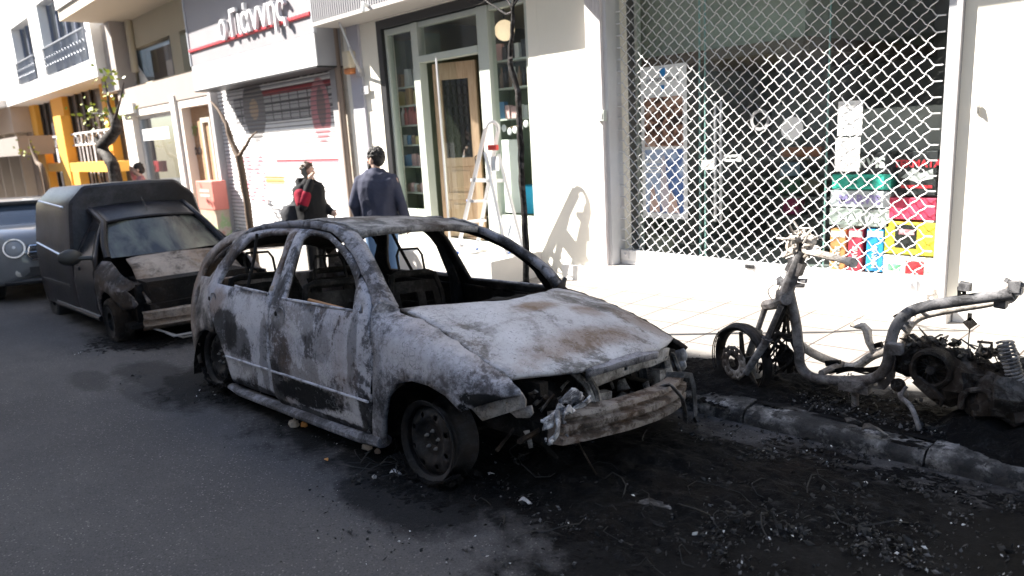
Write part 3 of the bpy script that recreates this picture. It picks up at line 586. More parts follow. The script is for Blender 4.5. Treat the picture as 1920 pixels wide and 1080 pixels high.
shelves('green wall shelves seen through the open doorway', at(868, 250, F + 3.4).x, at(990, 250, F + 3.4).x, F + 3.4, F + 3.9, zv, 2.75, 'wall shelves inside', 5, [('jar', ('brown', 'red', 'amber'), .11), ('box', ('brown', 'red', 'amber', 'white'), .12), ('jar', ('brown', 'black', 'red'), .12), ('bottle', ('brown', 'black', 'red'), .1), ('jar', ('red', 'brown', 'white'), .13), ('box', ('brown', 'white'), .16)])
p = at(946, 57, F + .34); o = thing('globe_lamp', 'round glowing globe lamp hanging in the right shop window', 'lamp', p); gm_ = NB('lit_globe'); gm_.b.inputs['Emission Color'].default_value = (1, .74, .48, 1); gm_.b.inputs['Emission Strength'].default_value = .22; gm_.out((.8, .7, .5), .4)
m = MB(); m.ball((0, 0, 0), .125, 24, 14); m.build('globe', gm_.mat, o, 180); m = MB(); m.tube([(0, 0, .14), (0, 0, 3.29 - p.z)], .006, 6); m.build('cord', M_BLK, o)
for k, (u, v) in enumerate(((857, 25), (876, 23))):
    p = at(u, v, F + 2.5); o = thing('green_exit_light', ('wide green glowing light above the shop ceiling line', 'thin green glowing light right of the wide one')[k], 'light', p); e = NB('green_glow'); e.b.inputs['Emission Color'].default_value = (.05, .8, .12, 1); e.b.inputs['Emission Strength'].default_value = .25; e.out((.02, .3, .05), .5)
    m = MB(); m.bb((-.07 + .03 * k, 0, -.09), (.07 - .03 * k, .03, .09)); m.build('lens', e.mat, o, 0); m = MB(); m.bb((-.08 + .03 * k, .031, -.1), (.08 - .03 * k, .05, .1)); m.build('housing', M_DARK, o, 0)
# wooden door leaf, half open
dl = thing('wooden_door', 'pale carved wooden door with iron grilled window standing ajar', 'door', (dx0 + .06, F + .18, fl)); dh, dw = lzb - fl - .03, .66
rt = Matrix.Rotation(R(22), 4, 'Z'); dl.matrix_world = Matrix.Translation((dx0 + .05, F + .2, fl + .01)) @ rt
m = MB(); m.wall([0, .12, .54, dw], [0, .16, .52, .62, .98, 1.1, dh - .22, dh], lambda x, z: .12 < x < .54 and (1.1 < z < dh - .22 or .62 < z < .98 or .16 < z < .52), 0, .05); m.build('door_frame', M_WOOD, dl, 0)
m = MB(); m.box((.33, .025, .34), (.42, .02, .36)); m.box((.33, .025, .8), (.42, .02, .36)); m.box((.33, .018, .34), (.3, .03, .24)); m.box((.33, .018, .8), (.3, .03, .24)); m.build('lower_panel', M_WOOD, dl, 0, bevel=.008)
m = MB(); m.quad((.12, .03, 1.1), (.54, .03, 1.1), (.54, .03, dh - .22), (.12, .03, dh - .22)); m.build('pane', M_GLASSD, dl, 0)
m = MB()
for k in range(5): m.tube([(.15 + .09 * k, .012, 1.1), (.15 + .09 * k, .012, dh - .22)], .006, 5)
for j in range(7):
    z = 1.2 + j * (dh - 1.5) / 6.5
    for k in range(4): m.tube([(.195 + .09 * k + .04 * math.cos(q), .012, z + .07 * math.sin(q)) for q in [i * .785 for i in range(8)]], .005, 4, True)
m.build('iron_grille', M_BLACKF, dl)
m = MB(); m.tube([(.6, -.01, .95), (.6, -.05, .97), (.6, -.05, 1.1), (.6, -.01, 1.12)], .009, 7); m.build('handle', M_BLACKF, dl)
pp = at(838, 130, F - .02); o = thing('door_edge_strip', 'thin bright glass door edge standing in the doorway', 'door', (pp.x, F - .02, fl)); m = MB(); m.quad((0, -.15, .01), (0, .15, .01), (0, .15, lzb - fl - .02), (0, -.15, lzb - fl - .02)); m.build('door_leaf', M_GLASS, o, 0); m = MB(); m.bb((-.014, -.168, .0), (.014, -.151, lzb - fl - .01)); m.build('steel_edge', M_ALU, o, 0)
# bits in the right window: garland, crate, blue bin
p = at(955, 250, F + .19); o = thing('paper_garland', 'garland of white paper rounds hung in the right window', 'garland', p); rr = random.Random(2); m = MB(); pts = [(-.35 + .1 * k, -.03, .12 - .05 * math.sin(math.pi * k / 7)) for k in range(8)]; m.tube(pts, .004, 5); m.build('string', M_WOOD, o); m = MB()
for k in range(8): m.ball((pts[k][0], -.04, pts[k][2] - rr.uniform(.0, .06)), (.045, .012, .045), 12, 8)
m.build('round', M_WHITE, o)
p = at(985, 400, F + .25); o = thing('blue_bin', 'bright blue plastic bin in the right shop window', 'bin', (p.x, F + .4, kz)); m = MB(); m.lathe([(0, 0), (.11, 0), (.15, .34), (.165, .35), (.14, .34), (.1, .02), (0, .02)], n=20); m.build('bin', colmat('bright_blue', (.02, .35, .62)), o)
p = at(950, 300, F + .3); o = thing('white_board', 'blank white board leaning in the right shop window', 'board', (p.x, F + .3, kz)); m = MB(); m.bb((-.3, 0, .0), (.26, .02, at(950, 262, F + .3).z - kz)); m.build('panel', M_WHITE, o, 0)
p = at(905, 400, F + 1.2); o = thing('wooden_chair', 'pale wooden ladder back chair inside the shop doorway', 'chair', (p.x, F + 1.2, fl))
for sx in (-.2, .2):
    m = MB(); m.tube([(sx, .2, 0), (sx, .22, .95)], .022, 8); m.build('leg', M_WOOD, o); m = MB(); m.tube([(sx, -.2, 0), (sx, -.2, .45)], .022, 8); m.build('leg', M_WOOD, o)
for z in (.6, .75, .88): m = MB(); m.bb((-.2, .2, z), (.2, .225, z + .05)); m.build('back_slat', M_WOOD, o)
m = MB(); m.bb((-.22, -.22, .44), (.22, .22, .47)); m.build('seat', M_WOOD, o)
# lamp rod on the facade, alarm siren, cable
p = at(652, 118, F - .12); o = thing('alarm_siren', 'beige alarm siren box with orange base high on the wall', 'alarm', (p.x, F, p.z)); m = MB(); m.bb((-.1, -.16, -.08), (.1, -.004, .17)); m.build('case', plain('beige_plastic', (.55, .48, .36)), o, bevel=.03); m = MB(); m.bb((-.09, -.15, -.16), (.09, -.01, -.082)); m.build('lens', plain('orange_lens', (.5, .18, .06)), o, bevel=.02)
o = thing('awning_crank', 'thin steel awning crank rod hanging beside the shutter sign', 'awning crank', (0, 0, 0)); m = MB(); m.tube([at(617, -5, F - .5), at(655, 88, F - .3)], .014, 8); m.build('rod', M_ALU, o); m = MB(); m.tube([at(655, 88, F - .3), at(668, 118, F - .2), at(676, 137, F - .05)], .02, 8); m.build('cable', M_GREYW, o); q = at(678, 137, F); m = MB(); m.bb((q.x - .05, F - .07, q.z - .06), (q.x + .07, F - .001, q.z + .06)); m.build('wall_mount', M_GREYW, o)
p = at(684, 170, F - .045); o = thing('number_plate', 'small pale plate with faint number on the grey pilaster', 'sign', (p.x, F - .052, p.z)); m = MB(); m.bb((-.1, 0, -.05), (.1, .01, .06)); m.build('plate', plain('lilac_plate', (.5, .5, .53)), o, 0); [face(o, 'digit_mark', M_GREYW, q, -.03, q + .035, .04) for q in (-.075, -.018, .04)]

# ================================================================ shuttered shop
us = thing('shutter_shop_building', 'shop building with graffitied roller shutter under projecting sign box', 'building', (-12.8, F, 0)); pu = lambda m, n, mt, **k: part(m, n, mt, us, **k)
xl, xr = at(415, 300, F).x, at(640, 300, F).x; sz = at(640, 118, F).z
m = MB(); m.wall([-15.75, xl - .1, xr + .12, -10.322], [-1.2, -.35, sz + .2, 8], lambda x, z: xl - .1 < x < xr + .12 and -.35 < z < sz + .2, F + .001, F + .3); pu(m, 'wall', plain('stained_plaster', (.50, .45, .38), .85, 0, .1, 2, .2, (.25, .2, .16)), smooth=0)
m = MB(); m.bb((xr, F - .05, -.5), (xr + .17, F + .25, sz + .2)); m.bb((xl - .16, F - .05, -.7), (xl, F + .25, sz + .2)); pu(m, 'guide_rail', M_GREYW, smooth=0)
m = MB(); m.tube([(xr + .30, F - .07, -.5), (xr + .30, F - .07, 6)], .055, 10); pu(m, 'downpipe', plain('brown_pipe', (.20, .15, .12), .6))
rs = thing('roller_shutter', 'closed white slatted roller shutter with red and black painted pictures', 'roller shutter', ((xl + xr) / 2, F + .12, -.4)); W = xr - xl; H = sz + .2 + .4
m = MB(); n = 44
for k in range(n): m.k = 1; h = H / n; m.bb((-W / 2, -.010, H * k / n + h * .84), (W / 2, .004, H * k / n + h * 1.06))
m.k = 0
for k in range(n): z = H * k / n; h = H / n; m.prism([(0, z), (-.018, z + h * .15), (-.022, z + h * .5), (-.012, z + h * .88), (.006, z + h * .93), (.006, z + h)], lambda p, q, x: (x, p, q), -W / 2, W / 2)
b = NB('painted_slats')
def RZ(c, r, e=.08): return b.blob(c, r, e)
cc = b.mix(b.ramp(b.noise(3, 5, .6), [(.3, 0), (.8, 1)]), (.66, .65, .66), (.76, .75, .75))
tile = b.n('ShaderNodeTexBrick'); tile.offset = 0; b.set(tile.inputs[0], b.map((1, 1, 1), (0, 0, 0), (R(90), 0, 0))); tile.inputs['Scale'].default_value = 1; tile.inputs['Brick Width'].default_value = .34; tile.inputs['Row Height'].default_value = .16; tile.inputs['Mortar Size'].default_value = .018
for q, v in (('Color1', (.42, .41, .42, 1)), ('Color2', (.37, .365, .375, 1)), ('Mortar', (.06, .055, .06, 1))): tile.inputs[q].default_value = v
def pb(u, v): p = at(u, v, F + .12); return (p.x - (xl + xr) / 2, 0, p.z + .4)
def band(u0, v0, u1, v1):
    a, c = pb((u0 + u1) / 2, v0), pb((u0 + u1) / 2, v1); l, r_ = pb(u0, (v0 + v1) / 2), pb(u1, (v0 + v1) / 2)
    sx = b.n('ShaderNodeSeparateXYZ'); b.set(sx.inputs[0], b.co()); f = None
    for o_, lo, hi in ((0, l[0], r_[0]), (2, c[2], a[2])):
        g = b.math('MULTIPLY', b.math('GREATER_THAN', sx.outputs[o_], lo), b.math('LESS_THAN', sx.outputs[o_], hi)); f = g if f is None else b.math('MULTIPLY', f, g)
    return f
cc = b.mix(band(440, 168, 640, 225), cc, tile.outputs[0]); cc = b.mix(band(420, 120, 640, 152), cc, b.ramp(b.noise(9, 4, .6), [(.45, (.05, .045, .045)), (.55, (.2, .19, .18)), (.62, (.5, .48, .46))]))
cc = b.mix(band(460, 160, 636, 172), cc, (.30, .03, .04)); cc = b.mix(band(520, 298, 646, 305), cc, (.55, .10, .13)); cc = b.mix(band(495, 330, 535, 345), cc, (.62, .42, .12)); cc = b.mix(band(462, 290, 500, 380), cc, b.ramp(b.noise(5, 3), [(.5, (.7, .69, .7)), (.55, (.62, .25, .3))]))
for (u, v), r, c in (((478, 205), (.5, 9, .62), (.19, .18, .18)), ((478, 205), (.2, 9, .2), (.42, .3, .2)), ((603, 207), (.34, 9, .55), (.50, .20, .22)), ((604, 200), (.15, 9, .34), (.22, .14, .14))): cc = b.mix(RZ(pb(u, v), r), cc, c)
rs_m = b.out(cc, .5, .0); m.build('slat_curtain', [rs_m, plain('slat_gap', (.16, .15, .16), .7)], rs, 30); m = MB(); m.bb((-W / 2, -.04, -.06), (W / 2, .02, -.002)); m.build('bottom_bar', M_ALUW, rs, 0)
# sign box
ybk, yfr = F, F - .42; a, c = at(367.8, 170.4, yfr), at(596.5, 121.3, yfr); st = thing('shop_sign', 'projecting grey and white sign box with raised letters and red stripe', 'sign', ((a.x + c.x) / 2, yfr, a.z)); W = c.x - a.x; sx0 = -W / 2
za = lambda u, v: at(u, v, yfr).z - a.z
z1, z2, z3 = za(480, 92), za(400, 80) - .0, 2.6
m = MB(); m.bb((sx0, .003, 0), (W / 2, .42, 2.6)); m.build('casing', plain('sign_side_grey', (.30, .30, .32), .5), st, 0)
m = MB(); m.bb((sx0, -.02, 0), (W / 2, 0, z1 - .01)); m.build('lower_panel', M_WSIGN, st, 0); m = MB(); m.bb((sx0 + .02, -.012, z1), (W / 2 - .02, .0, z1 + .62)); m.build('middle_panel', M_GREYP, st, 0)
m = MB(); m.bb((sx0 + .02, -.012, z1 + .622), (W / 2 - .02, 0, 2.6)); m.build('upper_panel', M_GREYP, st, 0)
zsh = at(445, 33, yfr).z; bal = thing('balcony', 'plaster balcony slab over the grey shop sign', 'balcony', (-12.8, F, zsh + 1.55 * .9)); q_ = MB(); q_.bb((-5.5, -.42 - .9, 0), (2.4, -.003, .2)); q_.build('slab', M_PLAST2, bal, 0); q_ = MB(); q_.bb((-5.5, -.42 - .9, .202), (2.4, -.42 - .8, 1.1)); q_.build('parapet', M_PLAST2, bal, 0)
m = MB(); m.bb((sx0 - .03, -.03, z1), (sx0 + .019, .02, 2.6)); m.bb((W / 2 - .019, -.03, z1), (W / 2 + .03, .02, 2.6)); m.split('edge_trim', plain('sign_trim', (.42, .44, .48), .4, .3), st, 0)
zr1 = za(470, 61); m = MB(); m.prism([(0, -.04), (-.035, -.02), (-.035, .02), (0, .04)], lambda p, q, x: (x, p - .0125, q + zr1), sx0 + .03, W / 2 - .03); m.build('red_stripe', M_RED, st, 0)
p = at(462, 55, yfr - .06); m = MB(); m.text('ο Γιάννης', .60, lambda x, y, z: (p.x - st.location.x + x * .92 + .22, -.07 - z, y + p.z - a.z - .05), .03, 'CENTER', .006); m.build('raised_lettering', M_LET, st, 40)
m = MB(); m.bb((sx0, -.03, -.03), (W / 2, .42, -.003)); m.build('underside_trim', M_BLACKF, st, 0)

# ================================================================ beige building with recessed upper windows
bb = thing('beige_building', 'beige plaster building with recessed upper window and bright ground floor frame', 'building', (-19, F, 0)); pb2 = lambda m, n, mt, **k: part(m, n, mt, bb, **k)
XB0, XB1 = at(226, 200, F).x, -15.752
gx0, gx1 = at(250, 240, F).x, at(330, 230, F).x; dx0b, dx1b = at(343, 230, F).x, at(404, 230, F).x; gz = at(290, 212, F).z; dz_ = at(375, 197, F).z; lg0, lg1 = at(300, 195, F).z, at(300, 150, F).z
m = MB(); m.wall([XB0, gx0, gx1, dx0b, dx1b, XB1], [-1.5, -.4, gz, max(dz_, gz + .01), lg0], lambda x, z: (gx0 < x < gx1 and -.4 < z < gz) or (dx0b < x < dx1b and -.5 < z < dz_), F, F + .35); pb2(m, 'ground_floor_wall', plain('rosy_plaster', (.70, .64, .58), .8, 0, .05), smooth=0)
m = MB(); q = at(335, 250, F).x; m.bb((q - .12, F - .06, -1.2), (q + .14, F - .003, lg0 + .12)); m.bb((XB0 + .1, F - .1, lg0 - .1), (XB0 + 1.3, F - .004, lg0 + .14)); pb2(m, 'pilaster', M_PLAST2, smooth=0)
m = MB(); m.bb((XB0, F - .02, lg0), (XB1, F + .3, lg1)); pb2(m, 'ledge_band', plain('brown_grey_render', (.33, .28, .25), .85, 0, .1, 2), smooth=0)
wy = F + .35; sz_ = at(112, 40, F - 1.1).z; m = MB(); wa, wb_, wz0, wz1 = at(243, 90, wy).x, at(318, 70, wy).x, at(262, 163, wy).z, at(250, 92, wy).z; e0, e1 = at(338, 80, wy).x, at(420, 80, wy).x
m.wall([XB0, wa, wb_, e0, XB1], [lg1, lg1 + .12, wz1, sz_], lambda x, z: ((wa < x < wb_) or (e0 < x < XB1)) and lg1 + .12 < z < wz1, wy, wy + .25); pb2(m, 'upper_wall', M_BEIGE, smooth=0)
m = MB(); m.quad((wa, wy + .18, lg1), (wb_, wy + .18, lg1), (wb_, wy + .18, wz1), (wa, wy + .18, wz1)); o = pb2(m, 'upper_window', M_GLASSD, smooth=0); m = MB(); m.bb((wa, wy + .5, lg1 - .3), (wb_ + 2.6, wy + .6, wz1)); pb2(m, 'room_back', M_BROWNI, smooth=0)
m = MB(); m.bb((wb_ - .12, wy + .02, lg1 + .12), (wb_ - .02, wy + .17, wz1)); m.bb((wa, wy + .1, lg1 + .12), (wa + .06, wy + .17, wz1)); pb2(m, 'window_frame', M_BLACKF, smooth=0)
m = MB(); m.prism([(wa + .05, lg1 + .13), (wa + .05, wz1 - .35), (wa + .75, lg1 + .13)], lambda p, q, h: (p, h, q), wy + .1, wy + .12); pb2(m, 'white_board', M_WHITE, smooth=0)
sy_ = F - 1.1; sc0 = at(112, 40, sy_); sz_ = sc0.z; m = MB(); m.bb((sc0.x, sy_, sz_), (XB1 + .2, F + .6, sz_ + .25)); pb2(m, 'balcony_slab', M_SOFF, smooth=0); m = MB(); m.bb((sc0.x, sy_ - .05, sz_ + .252), (XB1 + .2, sy_ + .15, sz_ + 1.3)); pb2(m, 'balcony_parapet', M_PLAST2, smooth=0)
m = MB(); m.bb((XB0 - 1.0, F - .1, lg1), (XB0 + .5, F + .35, sz_)); pb2(m, 'tiled_pier', plain('grey_tile', (.40, .36, .34), .6), smooth=0); m = MB(); m.tube([(XB0 + .8, F + .28, sz_), (XB0 + .75, F + .28, 3.6)], .09, 10); pb2(m, 'downpipe', M_BEIGE)
m = MB(); m.quad((gx0, F + .2, -.4), (gx1, F + .2, -.4), (gx1, F + .2, gz), (gx0, F + .2, gz)); pb2(m, 'shop_pane', M_GLASSD, smooth=0); m = MB(); m.bb((gx0, F + .15, -.4), (gx0 + .1, F + .25, gz)); m.bb((gx0 + .1, F + .15, gz - .08), (gx1, F + .25, gz)); pb2(m, 'shop_window_frame', M_ALUW, smooth=0); m = MB(); m.bb((gx0 - .3, F + 1.5, -.5), (gx1 + .3, F + 1.6, gz)); pb2(m, 'shop_back_wall', plain('dim_taupe', (.30, .26, .24)), smooth=0)
m = MB(); m.bb((dx0b + .002, F + .2, -.8), (dx1b - .002, F + .25, dz_ - .002)); pb2(m, 'boarded_entrance', M_WOODP, smooth=0)
q0, q1 = at(387, 260, F + .2).x, at(399, 260, F + .2).x; m = MB(); m.wall([q0 - .09, q0, q1, q1 + .08], [-.8, dz_ - .35, dz_ - .25], lambda x, z: q0 < x < q1 and z < dz_ - .35, F + .15, F + .198); pb2(m, 'inner_door_frame', plain('pale_frame', (.55, .50, .42)), smooth=0)
o, W, H = flat('paper_banner', 'blank white banner inside the blurred shop window', 'banner', 266, 240, 317, 262, F + .14, M_WHITE, .01); o, W, H = flat('red_display', 'red toy box behind the blurred shop window', 'box', 282, 302, 306, 322, F + .6, M_RED, .1)
gf = thing('graffiti_tags', 'green and black spray scrawls on the boarded entrance', 'graffiti', at(365, 270, F + .19))
def scr(body, u, v, sz_, mt): p = at(u, v, F + .19); g = gf.location; m = MB(); m.text(body, sz_, lambda x, y, z: (x + p.x - g.x, -.012 - z, y + p.z - g.z), .002, 'CENTER', .004, .3); m.build('scrawl', mt, gf, 0)
scr('NOT', 360, 255, .3, plain('green_spray', (.16, .30, .06))); scr('Arpo', 366, 290, .36, plain('dark_spray', (.05, .04, .05))); scr('sill', 362, 308, .25, plain('teal_spray', (.06, .25, .28))); scr('200', 362, 322, .22, plain('violet_spray', (.12, .10, .2)))
a, c = at(368, 340, F - .3), at(398, 340, F - .3); g0 = zs(a.x, F); o = thing('red_cabinet', 'red street cabinet with white lettering and graffitied base by the entrance', 'cabinet', (a.x, F - .32, g0)); W = c.x - a.x; zt_ = at(390, 340, F - .3).z - g0; zm = at(390, 393, F - .3).z - g0
m = MB(); m.bb((0, 0, zm), (W, .3, zt_)); m.build('red_box', plain('coral_red', (.62, .20, .16)), o, bevel=.01); m = MB(); m.bb((.02, .01, 0), (W - .02, .29, zm - .002)); b = NB('graffiti_base'); b.out(b.ramp(b.noise(2.2, 4, .6), [(.4, (.40, .30, .22)), (.5, (.44, .36, .28)), (.57, (.28, .42, .2)), (.62, (.5, .42, .36)), (.7, (.45, .25, .2))]), .6); m.build('base', b.mat, o, 0)
m = MB(); [m.bb((W * .2, -.004, zm + (zt_ - zm) * q), (W * .8, -.002, zm + (zt_ - zm) * (q + .1))) for q in (.45, .62)]; m.build('white_print', plain('pale_pink', (.72, .4, .36)), o, 0)

# ================================================================ white and orange building further left
wo = thing('white_orange_building', 'white balcony building with orange columns at street level', 'building', (-28, F, 0)); pw = lambda m, n, mt, **k: part(m, n, mt, wo, **k)
YF = F - .35; xa, xb = at(20, 230, YF).x, at(183, 140, YF).x; zb = at(110, 168, YF).z
h = [(at(26, 90, YF).x, at(62, 90, YF).x, at(45, 158, YF).z, at(40, 40, YF).z), (at(76, 60, YF).x, at(160, 60, YF).x, at(110, 135, YF).z, at(100, -15, YF).z)]
zz = sorted([zb, 9] + [q for r_ in h for q in r_[2:]])
m = MB(); m.wall([xa, h[0][0], h[0][1], h[1][0], h[1][1], xb], zz, lambda x, z: any(a < x < b_ and c < z < d for a, b_, c, d in h), YF, YF + .3); m.bb((xa, YF + .301, zb), (xb, F + 3, zb + .1)); m.bb((xb - .2, YF + .301, zb + .1), (xb, F + 3, 9)); pw(m, 'upper_wall', M_PLAST2, smooth=0)
for a, b_, c, d in h:
    m = MB(); m.quad((a, YF + .33, c), (b_, YF + .33, c), (b_, YF + .33, d), (a, YF + .33, d)); o = pw(m, 'upper_window', M_GLASSD, smooth=0); m = MB(); m.bb((a, YF + .6, c), (b_, YF + .65, d)); pw(m, 'window_curtain', plain('pale_curtain', (.5, .52, .6)), smooth=0)
    m = MB(); nq = max(2, int((b_ - a) / .9))
    for k in range(nq + 1): x = a + (b_ - a - .08) * k / nq; m.bb((x, YF + .26, c), (x + .08, YF + .325, d))
    pw(m, 'window_mullion', plain('slate_frame', (.12, .14, .2)), smooth=0)
    m = MB(); zr_ = c + .38 * (d - c) if d - c < 3 else c + 1.0
    m.tube([(a, YF - .05, zr_), (b_, YF - .05, zr_)], .03, 6); nb = int((b_ - a) / .16)
    for k in range(nb): x = a + (b_ - a) * k / nb; m.tube([(x, YF - .05, c + .02), (x + .05, YF - .05, (c + zr_) / 2), (x, YF - .05, zr_)], .014, 5)
    for k in range(nb // 2): x = a + (b_ - a) * (k + .5) / (nb // 2); m.tube([(x + .1 * math.cos(t), YF - .05, (c + zr_) / 2 + .14 * math.sin(t)) for t in [i * .785 for i in range(8)]], .012, 4, True)
    pw(m, 'railing', plain('grey_ironwork', (.3, .32, .36), .5, .4), smooth=40)
# ground floor
yb0, yb1 = at(75, 310, F).x, at(220, 310, F).x; zy0, zy1 = at(140, 322, F - .3).z, at(140, 305, F - .3).z
m = MB(); m.bb((xa - .5, F + .6, -2), (xb + .3, F + .7, zb)); pw(m, 'dark_glazing', plain('dark_glazing_paint', (.10, .09, .09), .3), smooth=0)
m = MB(); m.bb((at(72, 310, F - .3).x, F - .3, zy0), (at(213, 310, F - .3).x, F + .2, zy1)); pw(m, 'orange_band', M_ORANGE, smooth=0)
for u0, u1, vt, yy in ((110, 124, 215, F - .32), (72, 82, 270, F - .32), (110, 132, 175, F + .35), (45, 78, 195, F + .35), (205, 212, 140, F + .3), (128, 140, 318, F - .34)):
    x0_, x1_ = at(u0, 280, yy).x, at(u1, 280, yy).x; m = MB(); m.bb((x0_, yy, -2), (x1_, yy + .25, min(zb, at((u0 + u1) / 2, vt, yy).z) if vt < 300 else zy0)); pw(m, 'orange_column', M_ORANGE, smooth=0)
m = MB()
for k in range(9):
    x = at(82, 250, F + .5).x + k * .9; m.bb((x, F + .5, -1), (x + .08, F + .59, zb))
pw(m, 'glazing_bar', M_BLACKF, smooth=0)
m = MB(); 
for k in range(8): x = at(84, 250, F + .5).x + .15 + k * .95; m.bb((x, F + .55, -1), (x + .6, F + .58, zb * .62 + .6 * (k % 2)))
pw(m, 'pale_blind', plain('pale_blind_cloth', (.55, .54, .56)), smooth=0)
m = MB(); za_, zb_ = at(140, 258, F - .1).z, at(140, 250, F - .1).z; x0_, x1_ = at(80, 255, F - .1).x, at(205, 240, F - .1).x; m.tube([(x0_, F - .1, za_ + .1), (x1_, F - .1, za_ + .1)], .03, 6); m.tube([(x0_, F - .1, za_ - .25), (x1_, F - .1, za_ - .25)], .025, 6)
for k in range(14): x = x0_ + (x1_ - x0_) * k / 13; m.tube([(x + .18 * math.cos(t), F - .1, za_ - .08 + .16 * math.sin(t)) for t in [i * .785 for i in range(8)]], .016, 4, True)
pw(m, 'scroll_railing', plain('white_ironwork', (.62, .62, .64), .5), smooth=40)
# far building at the left edge
fb = thing('far_building', 'blurred tan building at the far left with grey canopy over shop', 'building', (-42, F, 0)); pf = lambda m, n, mt, **k: part(m, n, mt, fb, **k)
xe = xa - .02; m = MB(); m.bb((-75, F - .3, 2.6), (xe, F + 4, 14)); pf(m, 'upper_wall', plain('tan_plaster', (.45, .37, .30), .85, 0, .1), smooth=0)
m = MB(); m.bb((-75, F + .3, -4), (xe, F + .4, 2.6)); pf(m, 'shop_front_wall', plain('taupe_front', (.36, .30, .26), .8, 0, .15, .8), smooth=0)
z_c = at(30, 245, F - 1.3).z; m = MB(); m.bb((-60, F - 1.3, at(30, 292, F - 1.3).z), (at(34, 270, F - 1.3).x, F - .302, at(30, 256, F - 1.3).z)); pf(m, 'canopy', plain('taupe_fascia', (.24, .21, .19), .8), smooth=0)
for k in range(6): m = MB(); x = xe - .9 - k * 2.4; m.bb((x - .25, F - .1, -3), (x, F + .29, 2.6)); pf(m, 'shop_pier', plain('pale_pier', (.5, .44, .38)), smooth=0)
m = MB(); m.bb((-60, F - 1.2, at(10, 190, F - .9).z), (xe - .3, F - .301, at(10, 175, F - .9).z)); pf(m, 'balcony_slab', M_PLAST2, smooth=0); m = MB(); m.bb((-60, F - 1.19, at(10, 225, F - .9).z), (xe - .8, F - 1.15, at(10, 205, F - .9).z)); pf(m, 'awning_cloth', plain('faded_red_cloth', (.40, .16, .12)), smooth=0)
# ================================================================ burnt hatchback
def pose(T, y, p, r):
    a, b_, g = R(y), R(p), R(r); ca, sa, cb, sb, cg, sg = math.cos(a), math.sin(a), math.cos(b_), math.sin(b_), math.cos(g), math.sin(g)
    M = Matrix(((ca, -sa, 0), (sa, ca, 0), (0, 0, 1))) @ Matrix(((cb, 0, -sb), (0, 1, 0), (sb, 0, cb))) @ Matrix(((1, 0, 0), (0, cg, -sg), (0, sg, cg)))
    return Matrix.Translation(Vector(T)) @ M.to_4x4()
CM = pose((-2.953, 2.829, -.117), 2.56, 2.54, -5.69); CI = CM.inverted()
car = thing('burnt_hatchback', 'burnt out five door hatchback stripped to ash grey metal at the kerb', 'car', mat=CM)
MS_DOOR = scorched('scorched_door', lo=.36, hi=.58, sc=2.4, rust=.42, pale=(((-.75, -.85, .105), (.22, .4, .055), .9), ((-1.1, -.85, .30), (.25, .4, .12), .35), ((-.62, -.85, .19), (.12, .4, .05), .5), ((-1.3, -.85, .62), (.3, .4, .10), .35)), soot=(((-1.15, -.85, .17), (.46, .4, .09), 1), ((-1.52, -.85, .2), (.14, .4, .16), .85), ((-.50, -.85, .14), (.09, .4, .17), .9), ((-1.0, -.85, .055), (.6, .4, .03), .9), ((-1.47, -.85, .62), (.10, .4, .09), .5), ((-.62, -.85, .5), (.05, .4, .25), .5), ((-.95, -.85, .5), (.12, .4, .12), .35)))
MS_RDOOR = scorched('scorched_rear_door', lo=.37, hi=.60, sc=2.6, rust=.45, seed=4, pale=(((-1.95, -.85, .62), (.4, .4, .12), .55), ((-2.05, -.85, .22), (.28, .4, .1), .45)), soot=(((-2.25, -.85, .47), (.23, .4, .16), .9), ((-2.02, -.85, .40), (.2, .4, .13), .75), ((-1.66, -.85, .35), (.06, .4, .3), .5), ((-1.9, -.85, .09), (.4, .4, .04), .85), ((-2.3, -.85, .2), (.08, .4, .1), .6)), brown=(((-2.4, -.85, .64), (.2, .4, .14), .6),))
MS_FEND = scorched('scorched_fender', lo=.34, hi=.62, sc=2.0, rust=.3, seed=9, pale=(((.0, -.8, .56), (.35, .5, .1), .35),), soot=(((.42, -.8, .385), (.17, .5, .04), 1), ((.28, -.8, .33), (.05, .5, .03), 1), ((-.38, -.85, .25), (.10, .4, .3), .4)))
MS_HOOD = scorched('scorched_bonnet', (.03, .03, .03), (.17, .166, .172), (.40, .40, .43), .34, .58, 2.6, .25, rough=.6, crust=.16, streak=.1, seed=2, brown=(((-.02, .0, .7), (.10, .22, 1), .75), ((.15, .28, .7), (.12, .14, 1), .7), ((.42, -.1, .7), (.14, .6, 1), .6), ((.3, .6, .6), (.25, .2, 1), .5)), pale=(((.1, -.3, .7), (.35, .25, 1), .35), ((.25, .15, .6), (.15, .3, 1), .25)), soot=(((-.1, .35, .7), (.12, .12, 1), .35),))
MS_ROOF = scorched('scorched_roof', (.03, .03, .032), (.12, .12, .125), (.30, .295, .30), .34, .66, 5, .25, crust=.9, streak=0, seed=6)
MS_PIL = scorched('scorched_pillar', (.012, .012, .013), (.075, .075, .085), (.23, .23, .26), lo=.36, hi=.60, sc=4, rust=.15, seed=13)
MS_REAR = scorched('scorched_quarter', (.02, .02, .02), (.14, .125, .12), (.32, .29, .28), .38, .66, 2.2, .6, seed=17, soot=(((-3.1, -.8, .2), (.25, .6, .2), .6),))
CHAR = scorched('charred', (.004, .004, .004), (.009, .0085, .0085), (.035, .034, .034), .42, .76, 4, .1, rough=.85, crust=.8, streak=0)
MS_RUST = scorched('rusted_beam', (.014, .012, .011), (.085, .068, .058), (.23, .205, .19), .34, .62, 9, .45, seed=21, crust=.8, streak=.0, rcol=(.15, .075, .04))
MS_STEEL = scorched('scorched_bracket', (.008, .008, .008), (.065, .06, .057), (.26, .25, .24), .36, .68, 6, .3, seed=25)
